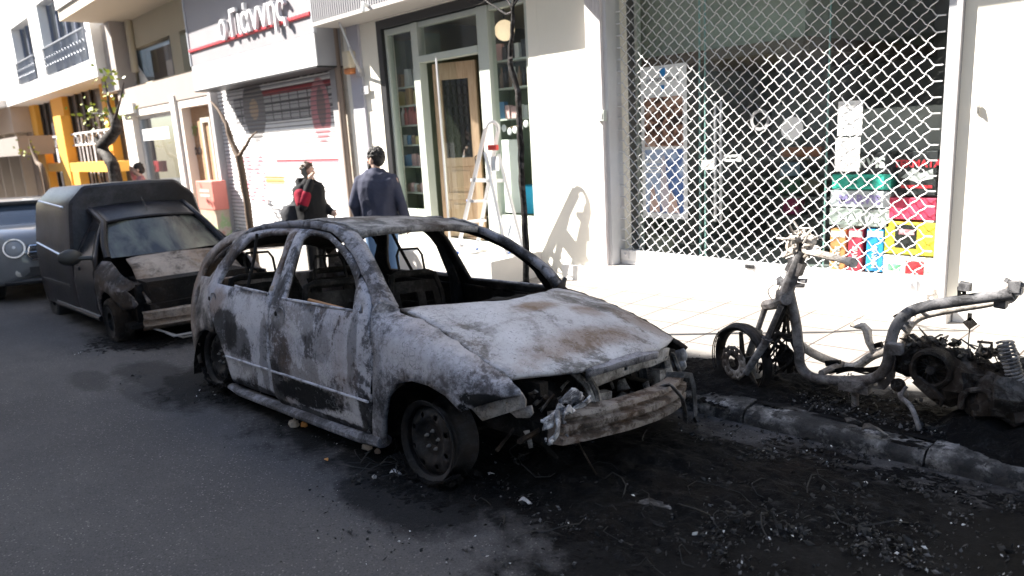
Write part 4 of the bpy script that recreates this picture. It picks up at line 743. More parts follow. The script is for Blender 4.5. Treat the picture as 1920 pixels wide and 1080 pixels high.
MS_BRK = scorched('scorched_plate', (.02, .02, .02), (.15, .14, .135), (.36, .345, .335), .30, .62, 5, .25, seed=27)
MS_RIM = scorched('scorched_wheel_steel', (.006, .006, .0065), (.013, .013, .014), (.05, .05, .055), .40, .84, 6, .12, rough=.55, crust=.25, streak=0, seed=31)
MS_WASH = scorched('white_ash', (.02, .02, .022), (.22, .22, .245), (.58, .58, .62), .36, .60, 12, .1, crust=.9, streak=0, seed=33)
ZK = [-.1, 0, .15, .3, .45, .6, .71, .8, .95, 1.05, 1.12, 1.17, 1.21, 1.25]; HK = [.79, .815, .852, .868, .868, .852, .82, .775, .705, .655, .605, .545, .48, .3]
def hw(x, z):
    h = float(np.interp(z, ZK, HK)); h = .25 * (float(np.interp(z - .03, ZK, HK)) + float(np.interp(z + .03, ZK, HK))) + .5 * h; f = 1.0
    if x > -.1: f = 1 - .15 * ((x + .1) / .7) ** 2
    if x < -2.3: f = 1 - .15 * ((-2.3 - x) / .9) ** 2
    if x < -3.0: f -= .9 * (-3.0 - x) ** 2
    return h * f
def hood(x, y):
    s = x + .36; return .775 - .10 * s - .17 * s * s - (.045 + .05 * max(s, 0)) * (y / .7) ** 2
HE = [(-.427, .66), (-.2, .675), (-.055, .683), (.1, .695), (.255, .705), (.38, .703), (.467, .695)]
def hedge(x): return float(np.interp(x, [a for a, _ in HE], [c for _, c in HE]))
def dent(x, z, s): return .007 * noise.noise(Vector((x * 3.1, s * 2.0, z * 3.1))) + .003 * noise.noise(Vector((x * 9, s, z * 9)))
def side(sg):
    def fn(x, z): return (x, sg * (hw(x, z) + dent(x, z, sg) + .012 * max(0, 1 - abs(z - (.335 + .02 * (x + .4))) / .025) * (1 if -2.4 < x < -.5 else 0)), z)
    return fn
def fend(sg):
    def fn(x, z):
        y = hw(x, z)
        if x > -.43:
            zt, ye = hood(x, hedge(x)), hedge(x); q = (z - (zt - .15)) / .15
            if q > 0: q = min(q, 1); y0 = hw(x, zt - .15); y = ye + (y0 - ye) * math.sqrt(max(0, 1 - q * q))
        return (x, sg * (y + dent(x, z, sg + 5)), z)
    return fn
P_FD = [(-1.6, .729), (-1.603, .628), (-1.589, .515), (-1.569, .385), (-1.564, .277), (-1.579, .084), (-1.516, .043), (-1.056, .038), (-.701, .045), (-.506, .05), (-.441, .253), (-.415, .501), (-.515, .768), (-.564, .825), (-.666, .897), (-.855, 1.014), (-1.019, 1.084), (-1.263, 1.147), (-1.534, 1.170), (-1.69, 1.172), (-1.645, 1.09), (-1.635, 1.034), (-1.612, .935), (-1.605, .846)]
P_FW = [(-1.46, .74), (-1.473, .787), (-1.505, .919), (-1.542, 1.06), (-1.570, 1.12), (-1.54, 1.147), (-1.429, 1.146), (-1.25, 1.122), (-1.104, 1.078), (-.963, 1.019), (-.855, .961), (-.757, .893), (-.708, .845), (-.695, .803), (-.655, .718), (-.977, .727), (-1.263, .737)]
P_MH = [(-.60, .775), (-.575, .752), (-.56, .722), (-.60, .715)]
P_RD = [(-1.61, .729), (-1.613, .628), (-1.6, .515), (-1.58, .385), (-1.575, .277), (-1.591, .084), (-1.87, .075), (-2.2, .084), (-2.25, .278), (-2.345, .392), (-2.45, .505), (-2.59, .669), (-2.68, .744), (-2.66, .769), (-2.63, .89), (-2.515, 1.0), (-2.43, 1.125), (-2.245, 1.155), (-2.079, 1.17), (-1.70, 1.174), (-1.66, 1.09), (-1.65, 1.033), (-1.627, .934), (-1.62, .845)]
P_RW = [(-2.50, .771), (-2.48, .848), (-2.41, .955), (-2.325, 1.06), (-2.290, 1.102), (-2.064, 1.141), (-1.775, 1.150), (-1.735, 1.09), (-1.70, 1.0), (-1.69, .864), (-1.675, .752)]
P_Q = [(-2.69, .749), (-2.67, .769), (-2.64, .892), (-2.525, 1.002), (-2.44, 1.128), (-2.46, 1.16), (-2.655, 1.135), (-2.8, 1.07), (-3.03, .96), (-3.2, .85), (-3.27, .74), (-3.29, .6), (-3.29, .4), (-3.27, .25), (-3.2, .12), (-2.98, .10), (-2.96, .2), (-2.89, .31), (-2.77, .385), (-2.6, .43), (-2.46, .425)] + [(-2.355, .385), (-2.26, .275), (-2.26, .278), (-2.355, .392), (-2.46, .505), (-2.6, .669)]
P_Q = [p for i, p in enumerate(P_Q) if i not in (20, 21, 22, 23, 24)]; P_Q = P_Q[:20] + [(-2.47, .42), (-2.475, .515), (-2.6, .672)]
P_QW = [(-2.95, .80), (-2.945, .874), (-2.80, .984), (-2.642, 1.055), (-2.54, 1.08), (-2.515, 1.05), (-2.53, .99), (-2.59, .92), (-2.66, .85), (-2.71, .805)]
P_F = [(-.496, .769), (-.44, .79), (-.427, .741), (-.2, .718), (-.055, .671), (.1, .63), (.255, .572), (.38, .53), (.467, .49), (.54, .455), (.555, .44), (.535, .43), (.262, .317), (.24, .336), (.165, .385), (.053, .42), (-.072, .425), (-.216, .385), (-.295, .295), (-.346, .175), (-.40, .02), (-.44, -.01), (-.49, -.003), (-.490, .054), (-.424, .253), (-.398, .501)]
P_F = [(x, (hood(x, hedge(x)) if 2 <= i <= 8 else z)) for i, (x, z) in enumerate(P_F)]
FUEL = [(-2.868 + .052 * math.cos(t), .652 + .075 * math.sin(t)) for t in [i * .52 for i in range(12)]]
for sg in (-1, 1):
    fl_ = sg > 0; fr = 'charred near-kerb' if sg > 0 else None
    def pn(name, ol, hs, fn, mt, sp=.045, back=CHAR):
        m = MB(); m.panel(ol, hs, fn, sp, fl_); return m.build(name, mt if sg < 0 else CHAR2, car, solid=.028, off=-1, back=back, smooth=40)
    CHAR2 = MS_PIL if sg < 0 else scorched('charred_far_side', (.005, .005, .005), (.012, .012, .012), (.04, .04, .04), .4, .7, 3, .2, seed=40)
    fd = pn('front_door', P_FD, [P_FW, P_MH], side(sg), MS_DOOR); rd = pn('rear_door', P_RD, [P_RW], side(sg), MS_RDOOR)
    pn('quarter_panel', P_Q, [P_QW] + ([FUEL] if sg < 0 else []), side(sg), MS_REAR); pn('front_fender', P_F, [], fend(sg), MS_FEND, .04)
    for d_, (x, z) in ((fd, (-1.5, .64)), (rd, (-2.54, .66))):   # lock dish where the handle was
        m = MB(); y = sg * (hw(x, z) + .004); rot = Matrix.Rotation(R(90 * -sg), 3, 'X'); m.lathe([(0, -.012), (.03, -.008), (.042, .0), (.046, .004), (.05, .0)], (x + .06, y, z), Matrix.Rotation(R(90), 3, 'X') if sg < 0 else Matrix.Rotation(R(-90), 3, 'X'), 18); m.build('handle_recess', MS_DOOR if sg < 0 else CHAR2, d_)
        m = MB(); m.lathe([(0, .002), (.016, .002), (.017, 0)], (x - .0, y + sg * .004, z), Matrix.Rotation(R(90 * -sg), 3, 'X'), 12); m.build('lock_hole', CHAR, d_)
    for d_, x0_, x1_ in ((fd, -1.55, -.46), (rd, -2.22, -1.60)):   # pressed crease low on each door
        m = MB(); m.tube([(x, sg * (hw(x, .335) + .004), .250 - .014 * (x + .45) / 1.0 * 1.0 + .004 * noise.noise(Vector((x * 7, 0, sg)))) for x in [x0_ + (x1_ - x0_) * i / 14 for i in range(15)]], .011, 6, flat=.7); m.build('door_crease', scorched('scorched_crease%d%d' % (sg + 1, x0_ < -2), (.03, .03, .032), (.2, .2, .22), (.42, .42, .46), .3, .6, 6, .1, seed=66), d_)
        m = MB(); zz_ = (.735, .722) if d_ is fd else (.772, .752); m.tube([(x, sg * (hw(x, .74) + .002), zz_[0] + (zz_[1] - zz_[0]) * i / 9 + .002) for i, x in [(i, (x0_ + .07) + (x1_ - .21 - x0_ if d_ is fd else x1_ - x0_ - .13) * i / 9) for i in range(10)]], .009, 6); m.jitter(.003, 20); m.build('window_ledge', scorched('scorched_ledge%d%d' % (sg + 1, x0_ < -2), (.03, .03, .032), (.17, .17, .19), (.42, .42, .46), .3, .6, 8, .1, seed=67), d_)
    # windscreen pillar and roof rail
    po_ = [(-.505, .775), (-.564, .832), (-.666, .905), (-.855, 1.022), (-1.019, 1.092), (-1.263, 1.155), (-1.534, 1.178), (-1.8, 1.182), (-2.079, 1.178), (-2.245, 1.163), (-2.43, 1.133)]
    pi_ = [(-.427, .665, .755), (-.563, .655, .89), (-.699, .615, .985), (-.863, .562, 1.082), (-1.035, .515, 1.15), (-1.263, .50, 1.20), (-1.534, .50, 1.222), (-1.8, .50, 1.225), (-2.079, .50, 1.213), (-2.245, .50, 1.195), (-2.43, .495, 1.165)]
    A = [Vector((x, sg * (hw(x, z)), z)) for x, z in po_]; B = [Vector((x, sg * y, z)) for x, y, z in pi_]
    def fine(c): return [c[i].lerp(c[i + 1], q / 4) for i in range(len(c) - 1) for q in range(4)] + [c[-1]]
    A, B = fine(A), fine(B); Mid = [(a + b_) / 2 + Vector((.01, sg * .014, .018)) for a, b_ in zip(A, B)]
    m = MB(); m.strip(A, Mid); m.strip(Mid, B)
    if sg < 0: m.f = [tuple(reversed(f)) for f in m.f]
    m.jitter(.004, 12); m.build('windscreen_pillar', MS_PIL, car, solid=.045, back=CHAR, smooth=60)
    # inner centre post, door inner skin, sill
    m = MB(); m.tube([(-1.57, sg * .74, .0), (-1.57, sg * .77, .4), (-1.6, sg * .745, .75), (-1.63, sg * .60, 1.06), (-1.64, sg * .545, 1.12)], [.07, .07, .055, .035, .025], 8, flat=.55); m.build('centre_post', CHAR, car)
    for ol in ([(-.5, .1), (-.46, .3), (-.52, .66), (-1.5, .7), (-1.52, .1)], [(-1.66, .1), (-1.66, .7), (-2.5, .72), (-2.35, .4), (-2.2, .12)]):
        m = MB(); m.panel(ol, [], lambda x, z: (x, sg * (hw(x, z) - .075 + .012 * noise.noise(Vector((x * 6, z * 9, sg)))), z), .06, fl_); m.build('door_inner_skin', CHAR, car, solid=.01)
    m = MB(); m.tube([(-2.30, sg * .80, .03), (-2.1, sg * .815, .02), (-1.3, sg * .825, .015), (-.6, sg * .82, .01), (-.42, sg * .80, .015)], [.04, .05, .05, .052, .055], 10, flat=.62, ref=(0, 0, 1)); m.jitter(.006, 9); m.build('sill', scorched('scorched_sill%d' % (sg + 1), (.02, .02, .022), (.09, .09, .10), (.24, .24, .27), .36, .66, 5, .1, seed=44), car)
    # wheel wells
    for cx, r_, yy in ((-.07, .38, .0), (-2.6, .40, .0)):
        m = MB(); n = 14
        ka = 4 if cx > -1 else 0; AN = [math.pi * (ka + (n - ka) * k / n) / n for k in range(n + 1)]; vs = [(cx + r_ * math.cos(a), sg * y, .02 + r_ * math.sin(a)) for y in (.80, .42) for a in AN]
        m.add(vs, [(k, k + 1, n + 2 + k, n + 1 + k) for k in range(n)]); m.add([(cx + r_ * math.cos(a), sg * .42, .02 + r_ * math.sin(a)) for a in AN], [tuple(range(n + 1))]); m.jitter(.012, 8); m.build('wheel_well', CHAR, car)
# roof
def zroof(x, y):
    zc = float(np.interp(x, [-3.05, -2.9, -2.7, -2.4, -2.0, -1.5, -1.2, -1.0], [1.03, 1.09, 1.15, 1.20, 1.238, 1.245, 1.222, 1.175])); ze = float(np.interp(x, [-3.05, -2.9, -2.7, -2.43, -2.0, -1.5, -1.2, -1.0], [.93, 1.01, 1.09, 1.16, 1.213, 1.22, 1.195, 1.145]))
    return zc - (zc - ze) * abs(y / .5) ** 2.2 + .004 * noise.noise(Vector((x * 8, y * 8, 2)))
m = MB(); m.grid(56, 26, lambda a, c: ((lambda x, y: (x, y, zroof(x, y)))(-1.035 + .03 * (1 - (2 * c - 1) ** 2) - a * (2.0 - .03 * (1 - (2 * c - 1) ** 2)), (c - .5) * 2 * (.505 - .03 * max(0, a - .75))))); m.f = [tuple(reversed(f)) for f in m.f]
m.build('roof', MS_ROOF, car, solid=.04, back=CHAR, smooth=50)
m = MB(); rr = random.Random(12)                         # ragged ridge of burnt sealant along the roof edges
for sg in (-1, 1): m.tube([(-1.05 - .05 * k, sg * (.50 + rr.uniform(-.006, .006)), zroof(-1.05 - .05 * k, .5) + rr.uniform(.0, .012)) for k in range(27)], [rr.uniform(.004, .012) for k in range(27)], 5)
m.split('roof_seam', MS_ROOF, car)
# bonnet
pl = [(x, -y) for x, y in HE] + [(.55, -.512), (.61, -.34), (.612, -.29), (.635, 0), (.612, .29), (.61, .34), (.55, .512)] + [(x, y) for x, y in reversed(HE)] + [(-.27, .367), (-.22, .18), (-.205, 0), (-.22, -.18), (-.27, -.367)]
m = MB(); m.panel(pl, [], lambda x, y: (x, y, hood(x, y) + .008 * noise.noise(Vector((x * 2.5, y * 2.5, 0))) + .003 * noise.noise(Vector((x * 9, y * 9, 4)))), .05); bo = m.build('bonnet', MS_HOOD, car, solid=.022, back=CHAR, smooth=40)
m = MB(); n = 20; m.add([(.60 + .04 * (1 - (2 * k / n - 1) ** 2) + d_, -.31 + .62 * k / n, hood(.61, -.31 + .62 * k / n) - .02 - e) for d_, e in ((-.02, -.004), (.012, .006), (.004, .034)) for k in range(n + 1)], [(j * (n + 1) + k, j * (n + 1) + k + 1, (j + 1) * (n + 1) + k + 1, (j + 1) * (n + 1) + k) for j in range(2) for k in range(n)]); m.jitter(.005, 15); m.build('grille_lip', MS_PIL, bo, solid=.01)
m = MB(); n = 24; m.tube([(-.43 + .215 * (1 - (2 * k / n - 1) ** 2), -.66 + 1.32 * k / n, hood(-.3, (-.66 + 1.32 * k / n)) - .035 + .01 * noise.noise(Vector((k, 0, 0)))) for k in range(n + 1)], .03, 6); m.jitter(.012, 14); m.build('cowl', CHAR, car)
# windscreen sill debris, bulkhead, floor, dash beam
m = MB(); m.grid(12, 8, lambda a, c: (-.36 + .05 * noise.noise(Vector((a * 5, c * 5, 0))), -.70 + 1.4 * a, .05 + .66 * c)); m.build('bulkhead', CHAR, car)
m = MB(); m.grid(30, 14, lambda a, c: (-3.15 + 2.8 * a, -.74 + 1.48 * c, .09 + .05 * noise.noise(Vector((a * 14, c * 7, 3))) + (.18 if a < .2 else 0))); m.build('floor_pan', CHAR, car)
m = MB(); m.tube([(-.56, -.70, .62), (-.58, 0, .64), (-.56, .70, .62)], .04, 8); m.tube([(-.55, .35, .62), (-.75, .36, .66)], .03, 8); m.jitter(.012, 9); m.build('dashboard_beam', CHAR, car)
# seats: burnt frames
def seat(x, y, w, tilt, lab):
    m = MB(); T_ = Matrix.Translation((x, y, .2)) @ Matrix.Rotation(R(tilt), 4, 'Y'); q = lambda a, c, d=0: tuple(T_ @ Vector((d, a, c)))
    h = .62; m.tube([q(-w / 2, 0), q(-w / 2, h * .75), q(-w * .42, h * .97), q(-w * .3, h), q(w * .3, h), q(w * .42, h * .97), q(w / 2, h * .75), q(w / 2, 0)], .026, 8); f = m.build('seat', CHAR3, car)
    m = MB(); us = [-w / 2 + w * k / 6 for k in range(7)]; vs = [.02 + .09 * k for k in range(7)]
    m.wall(us, vs, lambda a, c: (int((a + w / 2) / w * 6) in (1, 2, 4)) and (int((c - .02) / .09) in (1, 3, 4)), -.008, .008); m.v = [q(a, c, d) for a, d, c in m.v]; m.jitter(.008, 12); m.build('back_panel', CHAR3, f)
    m = MB()
    for k in range(5): m.tube([q(-w / 2, .1 + .1 * k, -.02), q(-w * .2, .1 + .1 * k + .02, -.04), q(w * .2, .1 + .1 * k - .01, -.04), q(w / 2, .1 + .1 * k, -.02)], .005, 5)
    m.build('spring_wire', CHAR3, f)
    m = MB(); m.tube([q(-.12, h - .02), q(-.12, h + .14), q(-.09, h + .19), q(.09, h + .19), q(.12, h + .14), q(.12, h - .02)], .010, 7); m.build('headrest_hoop', CHAR3, f)
    m = MB(); m.tube([(x + .05, y - w / 2, .22), (x + .5, y - w / 2, .27), (x + .52, y + w / 2, .27), (x + .05, y + w / 2, .22)], .025, 7)
    for k in range(6): m.tube([(x + .1 + .07 * k, y - w / 2, .24), (x + .1 + .07 * k, y, .20), (x + .1 + .07 * k, y + w / 2, .24)], .006, 5)
    m.build('cushion_frame', CHAR3, f)
CHAR3 = scorched('charred_seat_steel', (.004, .004, .004), (.012, .011, .0105), (.05, .047, .044), .40, .76, 6, .04, seed=50, crust=.4)
seat(-1.42, -.37, .48, -16, ''); seat(-1.5, .37, .48, -14, ''); seat(-2.45, -.36, .6, -18, ''); seat(-2.45, .34, .62, -18, '')
m = MB(); m.tube([(-1.62, .70, .95), (-1.6, .72, .93), (-1.6, .72, .86), (-1.55, .70, .82), (-1.5, .71, .70)], .008, 6); m.tube([(-1.6, .72, .93), (-1.57, .70, .96), (-1.55, .70, .91), (-1.6, .72, .90)], .006, 5); m.build('belt_hanger', CHAR, car)
m = MB(); m.tube([(-2.12, .73, .76), (-2.2, .66, .97), (-2.24, .6, 1.13)], .014, 6); m.tube([(-2.12, -.73, .76), (-2.14, -.66, .97), (-2.20, -.6, 1.13)], .012, 6); m.split('window_channel', CHAR, car)
m = MB(); m.tube([(-1.3, -.72, .73), (-.9, -.735, .71), (-.75, -.73, .69)], .012, 6); m.build('charred_strip', plain('raw_burnt_wood', (.36, .18, .07), .7), car)
# tail
m = MB(); m.panel([(-.66, .12), (.66, .12), (.70, .45), (.70, .72), (.6, .86), (.5, 1.0), (.42, 1.07), (-.42, 1.07), (-.5, 1.0), (-.6, .86), (-.7, .72), (-.7, .45)], [[(-.56, .74), (.56, .74), (.5, .88), (.4, 1.0), (-.4, 1.0), (-.5, .88)]], lambda y, z: (float(np.interp(z, [.1, .3, .72, 1.08], [-3.16, -3.3, -3.27, -2.96])) + .16 * (abs(y) / .7) ** 3, y, z), .07); m.build('tailgate', MS_REAR, car, solid=.03, off=0, back=CHAR)
m = MB(); m.grid(10, 6, lambda a, c: (-3.1 + .9 * a * .6, -.62 + 1.24 * c, .5 + .03 * noise.noise(Vector((a * 6, c * 6, 8))))); m.build('parcel_frame', CHAR, car)
# front end
def arc(y): return .775 - .19 * (y / .63) ** 2
m = MB(); n = 28; prof = [(-.01, .0), (.020, .006), (.024, .034), (-.006, .044), (-.006, .06), (.024, .07), (.024, .094), (-.006, .104), (-.006, .118), (.012, .126), (.008, .145), (-.05, .15), (-.055, .0)]
vs = []
for k in range(n + 1):
    y = -.53 + 1.17 * k / n; vs += [(arc(y) - .02 + p[0] * (1.4), y, .150 + .025 * (1 - (y / .63) ** 2) + p[1] * 1.02) for p in prof]
q = len(prof); m.add(vs, [(k * q + j, k * q + (j + 1) % q, (k + 1) * q + (j + 1) % q, (k + 1) * q + j) for k in range(n) for j in range(q)] + [tuple(range(q)), tuple(n * q + q - 1 - j for j in range(q))]); m.jitter(.0022, 12)
bm_ = m.build('bumper_beam', MS_RUST, car, smooth=22)
m = MB(); m.tube([(arc(.18) - .1, .2, .30), (arc(.18) - .01, .22, .335), (arc(.2) + .03, .2, .325), (arc(.22) + .05, .26, .26), (arc(.3) + .06, .31, .17), (.76, .36, .10), (.72, .42, .09)], .016, 6, flat=.35, ref=(1, 0, 0)); m.tube([(arc(.5) - .08, .42, .325), (arc(.5) + .0, .5, .325), (arc(.58) + .03, .6, .30), (arc(.62) + .04, .655, .22), (.64, .66, .09), (.66, .62, .03), (.70, .58, .06)], .02, 6, flat=.35, ref=(1, 0, 0)); m.build('hanging_strap', scorched('scorched_strap', (.02, .02, .02), (.05, .05, .052), (.13, .13, .14), .35, .7, 9, .05), bm_)
m = MB(); m.panel([(-.26, .37), (-.02, .385), (.2, .40), (.28, .395), (.45, .41), (.47, .475), (.3, .48), (.1, .485), (-.1, .48), (-.24, .475)], [[(.04, .415), (.07, .415), (.07, .455), (.04, .455)]], lambda y, z: (.585 + .01 * noise.noise(Vector((y * 6, z * 8, 0))), y, z), .04); m.build('radiator_support', MS_BRK, car, solid=.02)
m = MB(); m.tube([(.56, -.26, .47), (.60, -.22, .36), (.62, -.2, .22)], .035, 6, flat=.5); m.tube([(.50, -.34, .50), (.58, -.27, .40), (.6, -.24, .3)], .02, 6); m.tube([(.55, .46, .46), (.58, .48, .3), (.6, .48, .18)], .035, 6, flat=.6); m.tube([(.45, .5, .5), (.55, .56, .42), (.58, .6, .3)], .03, 6, flat=.5); m.box((.58, -.17, .24), (.05, .14, .2)); m.box((.56, .42, .28), (.06, .1, .16)); m.jitter(.008, 9); m.split('front_bracket', MS_STEEL, car)
m = MB(); tr_ = random.Random(19)
for k in range(34):
    o_ = Vector((tr_.uniform(.36, .60), tr_.uniform(-.64, .58), tr_.uniform(.16, .42))); L_, W_ = tr_.uniform(.05, .16), tr_.uniform(.02, .07); d1 = Vector((tr_.uniform(-.4, .6), tr_.uniform(-1, 1), tr_.uniform(-.8, .8))).normalized(); d2 = d1.orthogonal().normalized(); d3 = d1.cross(d2); cv = tr_.uniform(-2.5, 2.5)
    m.grid(5, 2, lambda a, c: tuple(o_ + d1 * L_ * a + d2 * W_ * (c - .5) * (1 - .4 * a) + d3 * .03 * math.sin(a * cv)))
m.jitter(.008, 18); m.split('torn_metal', MS_STEEL, car, solid=.004, smooth=20)
for sg in (-1, 1):
    m = MB(); m.panel([(.22, .315), (.54, .435), (.565, .40), (.56, .365), (.31, .262)], [[(.36, .332), (.37, .332), (.37, .342), (.36, .342)], [(.45, .368), (.463, .368), (.463, .38), (.45, .38)], [(.295, .305), (.303, .305), (.303, .313), (.295, .313)]], lambda x, z: (x, sg * (.755 - .18 * max(0, x - .35) ** 1.0 - .02), z), .04, sg > 0); m.panel([(.44, .33), (.57, .37), (.58, .335), (.56, .31), (.49, .30)], [], lambda x, z: (x, sg * (.70 - .2 * (x - .4)), z), .04, sg > 0); m.build('fender_bracket', MS_BRK, car, solid=.012)
    m = MB(); m.box((.25, sg * .5, .2), (.6, .08, .1)); m.box((.1, sg * .55, .42), (.9, .06, .06)); m.jitter(.01, 8); m.build('chassis_rail', CHAR, car)
m = MB(); rr = random.Random(9)
for k in range(16): m.ball((rr.uniform(-.25, .42), rr.uniform(-.45, .5), rr.uniform(.12, .40)), (rr.uniform(.06, .16), rr.uniform(.07, .18), rr.uniform(.05, .12)), 9, 6, .5, k)
for k in range(26):
    a = Vector((rr.uniform(.0, .55), rr.uniform(-.6, .55), rr.uniform(.1, .45))); m.tube([a, a + Vector((rr.uniform(-.1, .15), rr.uniform(-.2, .2), rr.uniform(-.15, .1))), a + Vector((rr.uniform(-.1, .2), rr.uniform(-.3, .3), rr.uniform(-.25, .05)))], rr.uniform(.005, .02), 5)
m.jitter(.02, 10); m.build('engine_remains', scorched('engine_char', (.004, .004, .004), (.010, .009, .0085), (.07, .062, .058), .42, .80, 7, .3, seed=60, crust=1, streak=0), car)
m = MB(); m.grid(10, 6, lambda a, c: (.60 + .05 * math.sin(a * 3) * c, -.50 + .17 * a, .325 + .085 * c * math.sin(.5 + a * 2.2) + .015 * math.sin(a * 6))); m.grid(7, 4, lambda a, c: (.63 + .02 * c, -.585 + .10 * a, .30 + .05 * c + .02 * math.sin(a * 5))); m.grid(5, 10, lambda a, c: (.655 + .03 * math.sin(c * 3), -.645 + .045 * a + .03 * c, .195 + .14 * c + .02 * math.sin(a * 3))); m.grid(9, 6, lambda a, c: (.61 + .04 * c + .03 * math.sin(a * 4), -.44 + .16 * a, .30 + .075 * c * math.sin(.3 + a * 2.6))); m.grid(7, 4, lambda a, c: (.645 + .02 * math.sin(a * 5), -.66 + .12 * a, .26 + .06 * c + .03 * math.sin(a * 3))); m.grid(7, 3, lambda a, c: (.68 - .03 * a, -.56 + .13 * a, .295 + .035 * c + .025 * math.sin(a * 4)))
for k in range(10): m.ball((rr.uniform(.60, .66), rr.uniform(-.66, -.50), rr.uniform(.20, .33)), rr.uniform(.006, .014), 6, 5, .8, k)
m.jitter(.012, 20); m.build('melted_headlight', MS_WASH, car, solid=.006, smooth=25)
# wheels
def rimdisc(m):
    cs = [(.208 * math.cos(t), .208 * math.sin(t)) for t in [i * 2 * math.pi / 48 for i in range(48)]]; o = [(p[0] * .86, p[1] * .86) for p in cs]; hs = []
    for k in range(8):
        a = k * math.pi / 4 + .39; hs.append([(.136 * math.cos(a) + .014 * math.cos(t), .136 * math.sin(a) + .014 * math.sin(t)) for t in [i * .785 for i in range(8)]])
    def fz(p, q):
        r = math.hypot(p, q); return float(np.interp(r, [0, .03, .045, .062, .085, .105, .12, .15, .165, .18], [-.062, -.062, -.045, -.050, -.048, -.03, -.022, -.026, -.04, -.05]))
    m.panel(o, hs, lambda p, q: (p, q, fz(p, q)), .02)
def wheel(c, sg, lean=0):
    # local +z of the wheel points outwards
    rot = (Matrix.Rotation(R(lean), 3, 'Z') @ (Matrix.Rotation(R(90), 3, 'X') if sg < 0 else Matrix.Rotation(R(-90), 3, 'X')))
    m = MB(); rimdisc(m); m.v = [tuple(Vector(c) + rot @ Vector(p)) for p in m.v]; wl = m.build('wheel', MS_RIM, car, solid=.006, off=0, smooth=40)
    m = MB(); m.lathe([(.184, -.055), (.182, -.02), (.190, -.008), (.207, .0), (.210, .002), (.212, -.004), (.205, -.012), (.192, -.02), (.187, -.035), (.172, -.055), (.168, -.09), (.176, -.13), (.190, -.15), (.206, -.165), (.210, -.170), (.206, -.176), (.185, -.165), (.165, -.13), (.16, -.09), (.165, -.05)], c, rot, 48); m.build('rim', MS_RIM, wl)
    m = MB()
    for k in range(5):
        a = k * 2 * math.pi / 5 + 1.5; p = Vector((.048 * math.cos(a), .048 * math.sin(a), -.046)); m.lathe([(0, .018), (.005, .018), (.0055, .010), (.009, .009), (.010, -.002)], Vector(c) + rot @ p, rot, 6)
    m.build('wheel_bolt', plain('bare_bolt', (.24, .235, .235), .45, .5), wl)
    m = MB(); m.lathe([(.03, -.061), (.028, -.05), (.0, -.05)], c, rot, 16); m.lathe([(.14, -.12), (.14, -.10), (.02, -.10)], c, rot, 20); m.build('hub', CHAR, wl)
    rr = random.Random(int(abs(c[0]) * 10) + sg); m = MB(); up = CI.to_3x3() @ Vector((0, 0, -1)); base = Vector(c) + up * .205       # collapsed tyre residue under the rim
    for k in range(46):
        t = rr.uniform(-1, 1); p = base + Vector((t * .2, sg * rr.uniform(-.16, .045), 0)) - up * (.05 * t * t - .01) ; m.ball(p, (rr.uniform(.015, .05), rr.uniform(.015, .035), rr.uniform(.006, .018)), 6, 4, .9, k)
    for k in range(5): m.tube([base + Vector((.24 * q, -sg * -.02 + rr.uniform(-.03, .03), .0)) - up * (.09 * q * q) for q in [-1 + .2 * i for i in range(11)]], rr.uniform(.004, .009), 5)
    m.jitter(.012, 16); m.build('tyre_residue', M_ASH, wl)
wheel((0, -.84, .116), -1); wheel((-2.513, -.82, .216), -1); wheel((0, .80, .18), 1); wheel((-2.513, .80, .26), 1)
m = MB(); m.tube([(-.0, -.75, .116), (0, .75, .16)], .03, 8); m.tube([(-2.513, -.75, .2), (-2.513, .75, .24)], .035, 8); m.build('axle', CHAR, car)
# ================================================================ burnt box van
VM = pose((-8.27, 2.68, -.338), .45, 2.08, -.9)
van = thing('burnt_box_van', 'sooty black small box van with crumpled brown bonnet behind the burnt hatchback', 'van', mat=VM)
MV = scorched('sooty_van_paint', (.004, .004, .005), (.008, .008, .011), (.030, .030, .038), .36, .74, 1.6, .08, rough=.33, crust=.12, seed=70, streak=.2); MV.node_tree.nodes['Principled BSDF'].inputs['Specular IOR Level'].default_value = .16
MVB = scorched('scorched_van_bonnet', (.02, .018, .016), (.12, .10, .085), (.27, .23, .20), .32, .60, 3, .75, seed=73, crust=.3, streak=0, rcol=(.20, .115, .06))
MVF = scorched('scorched_van_wing', (.006, .006, .006), (.025, .024, .025), (.13, .12, .125), .38, .62, 3, .3, seed=76, crust=.4)
b = NB('smoked_glass'); sg_ = b.mix(b.ramp(b.noise(2.4, 6, .6, b.map((1, 2.2, .6)), .5), [(.4, 0), (.62, 1)]), (.022, .022, .024), (.10, .105, .085)); M_SMOKE = b.out(sg_, .22, 0, .5)
M_VDARK = plain('van_dark_glass', (.02, .022, .026), .18); M_VTRIM = plain('pale_trim', (.62, .66, .74), .35, .2)
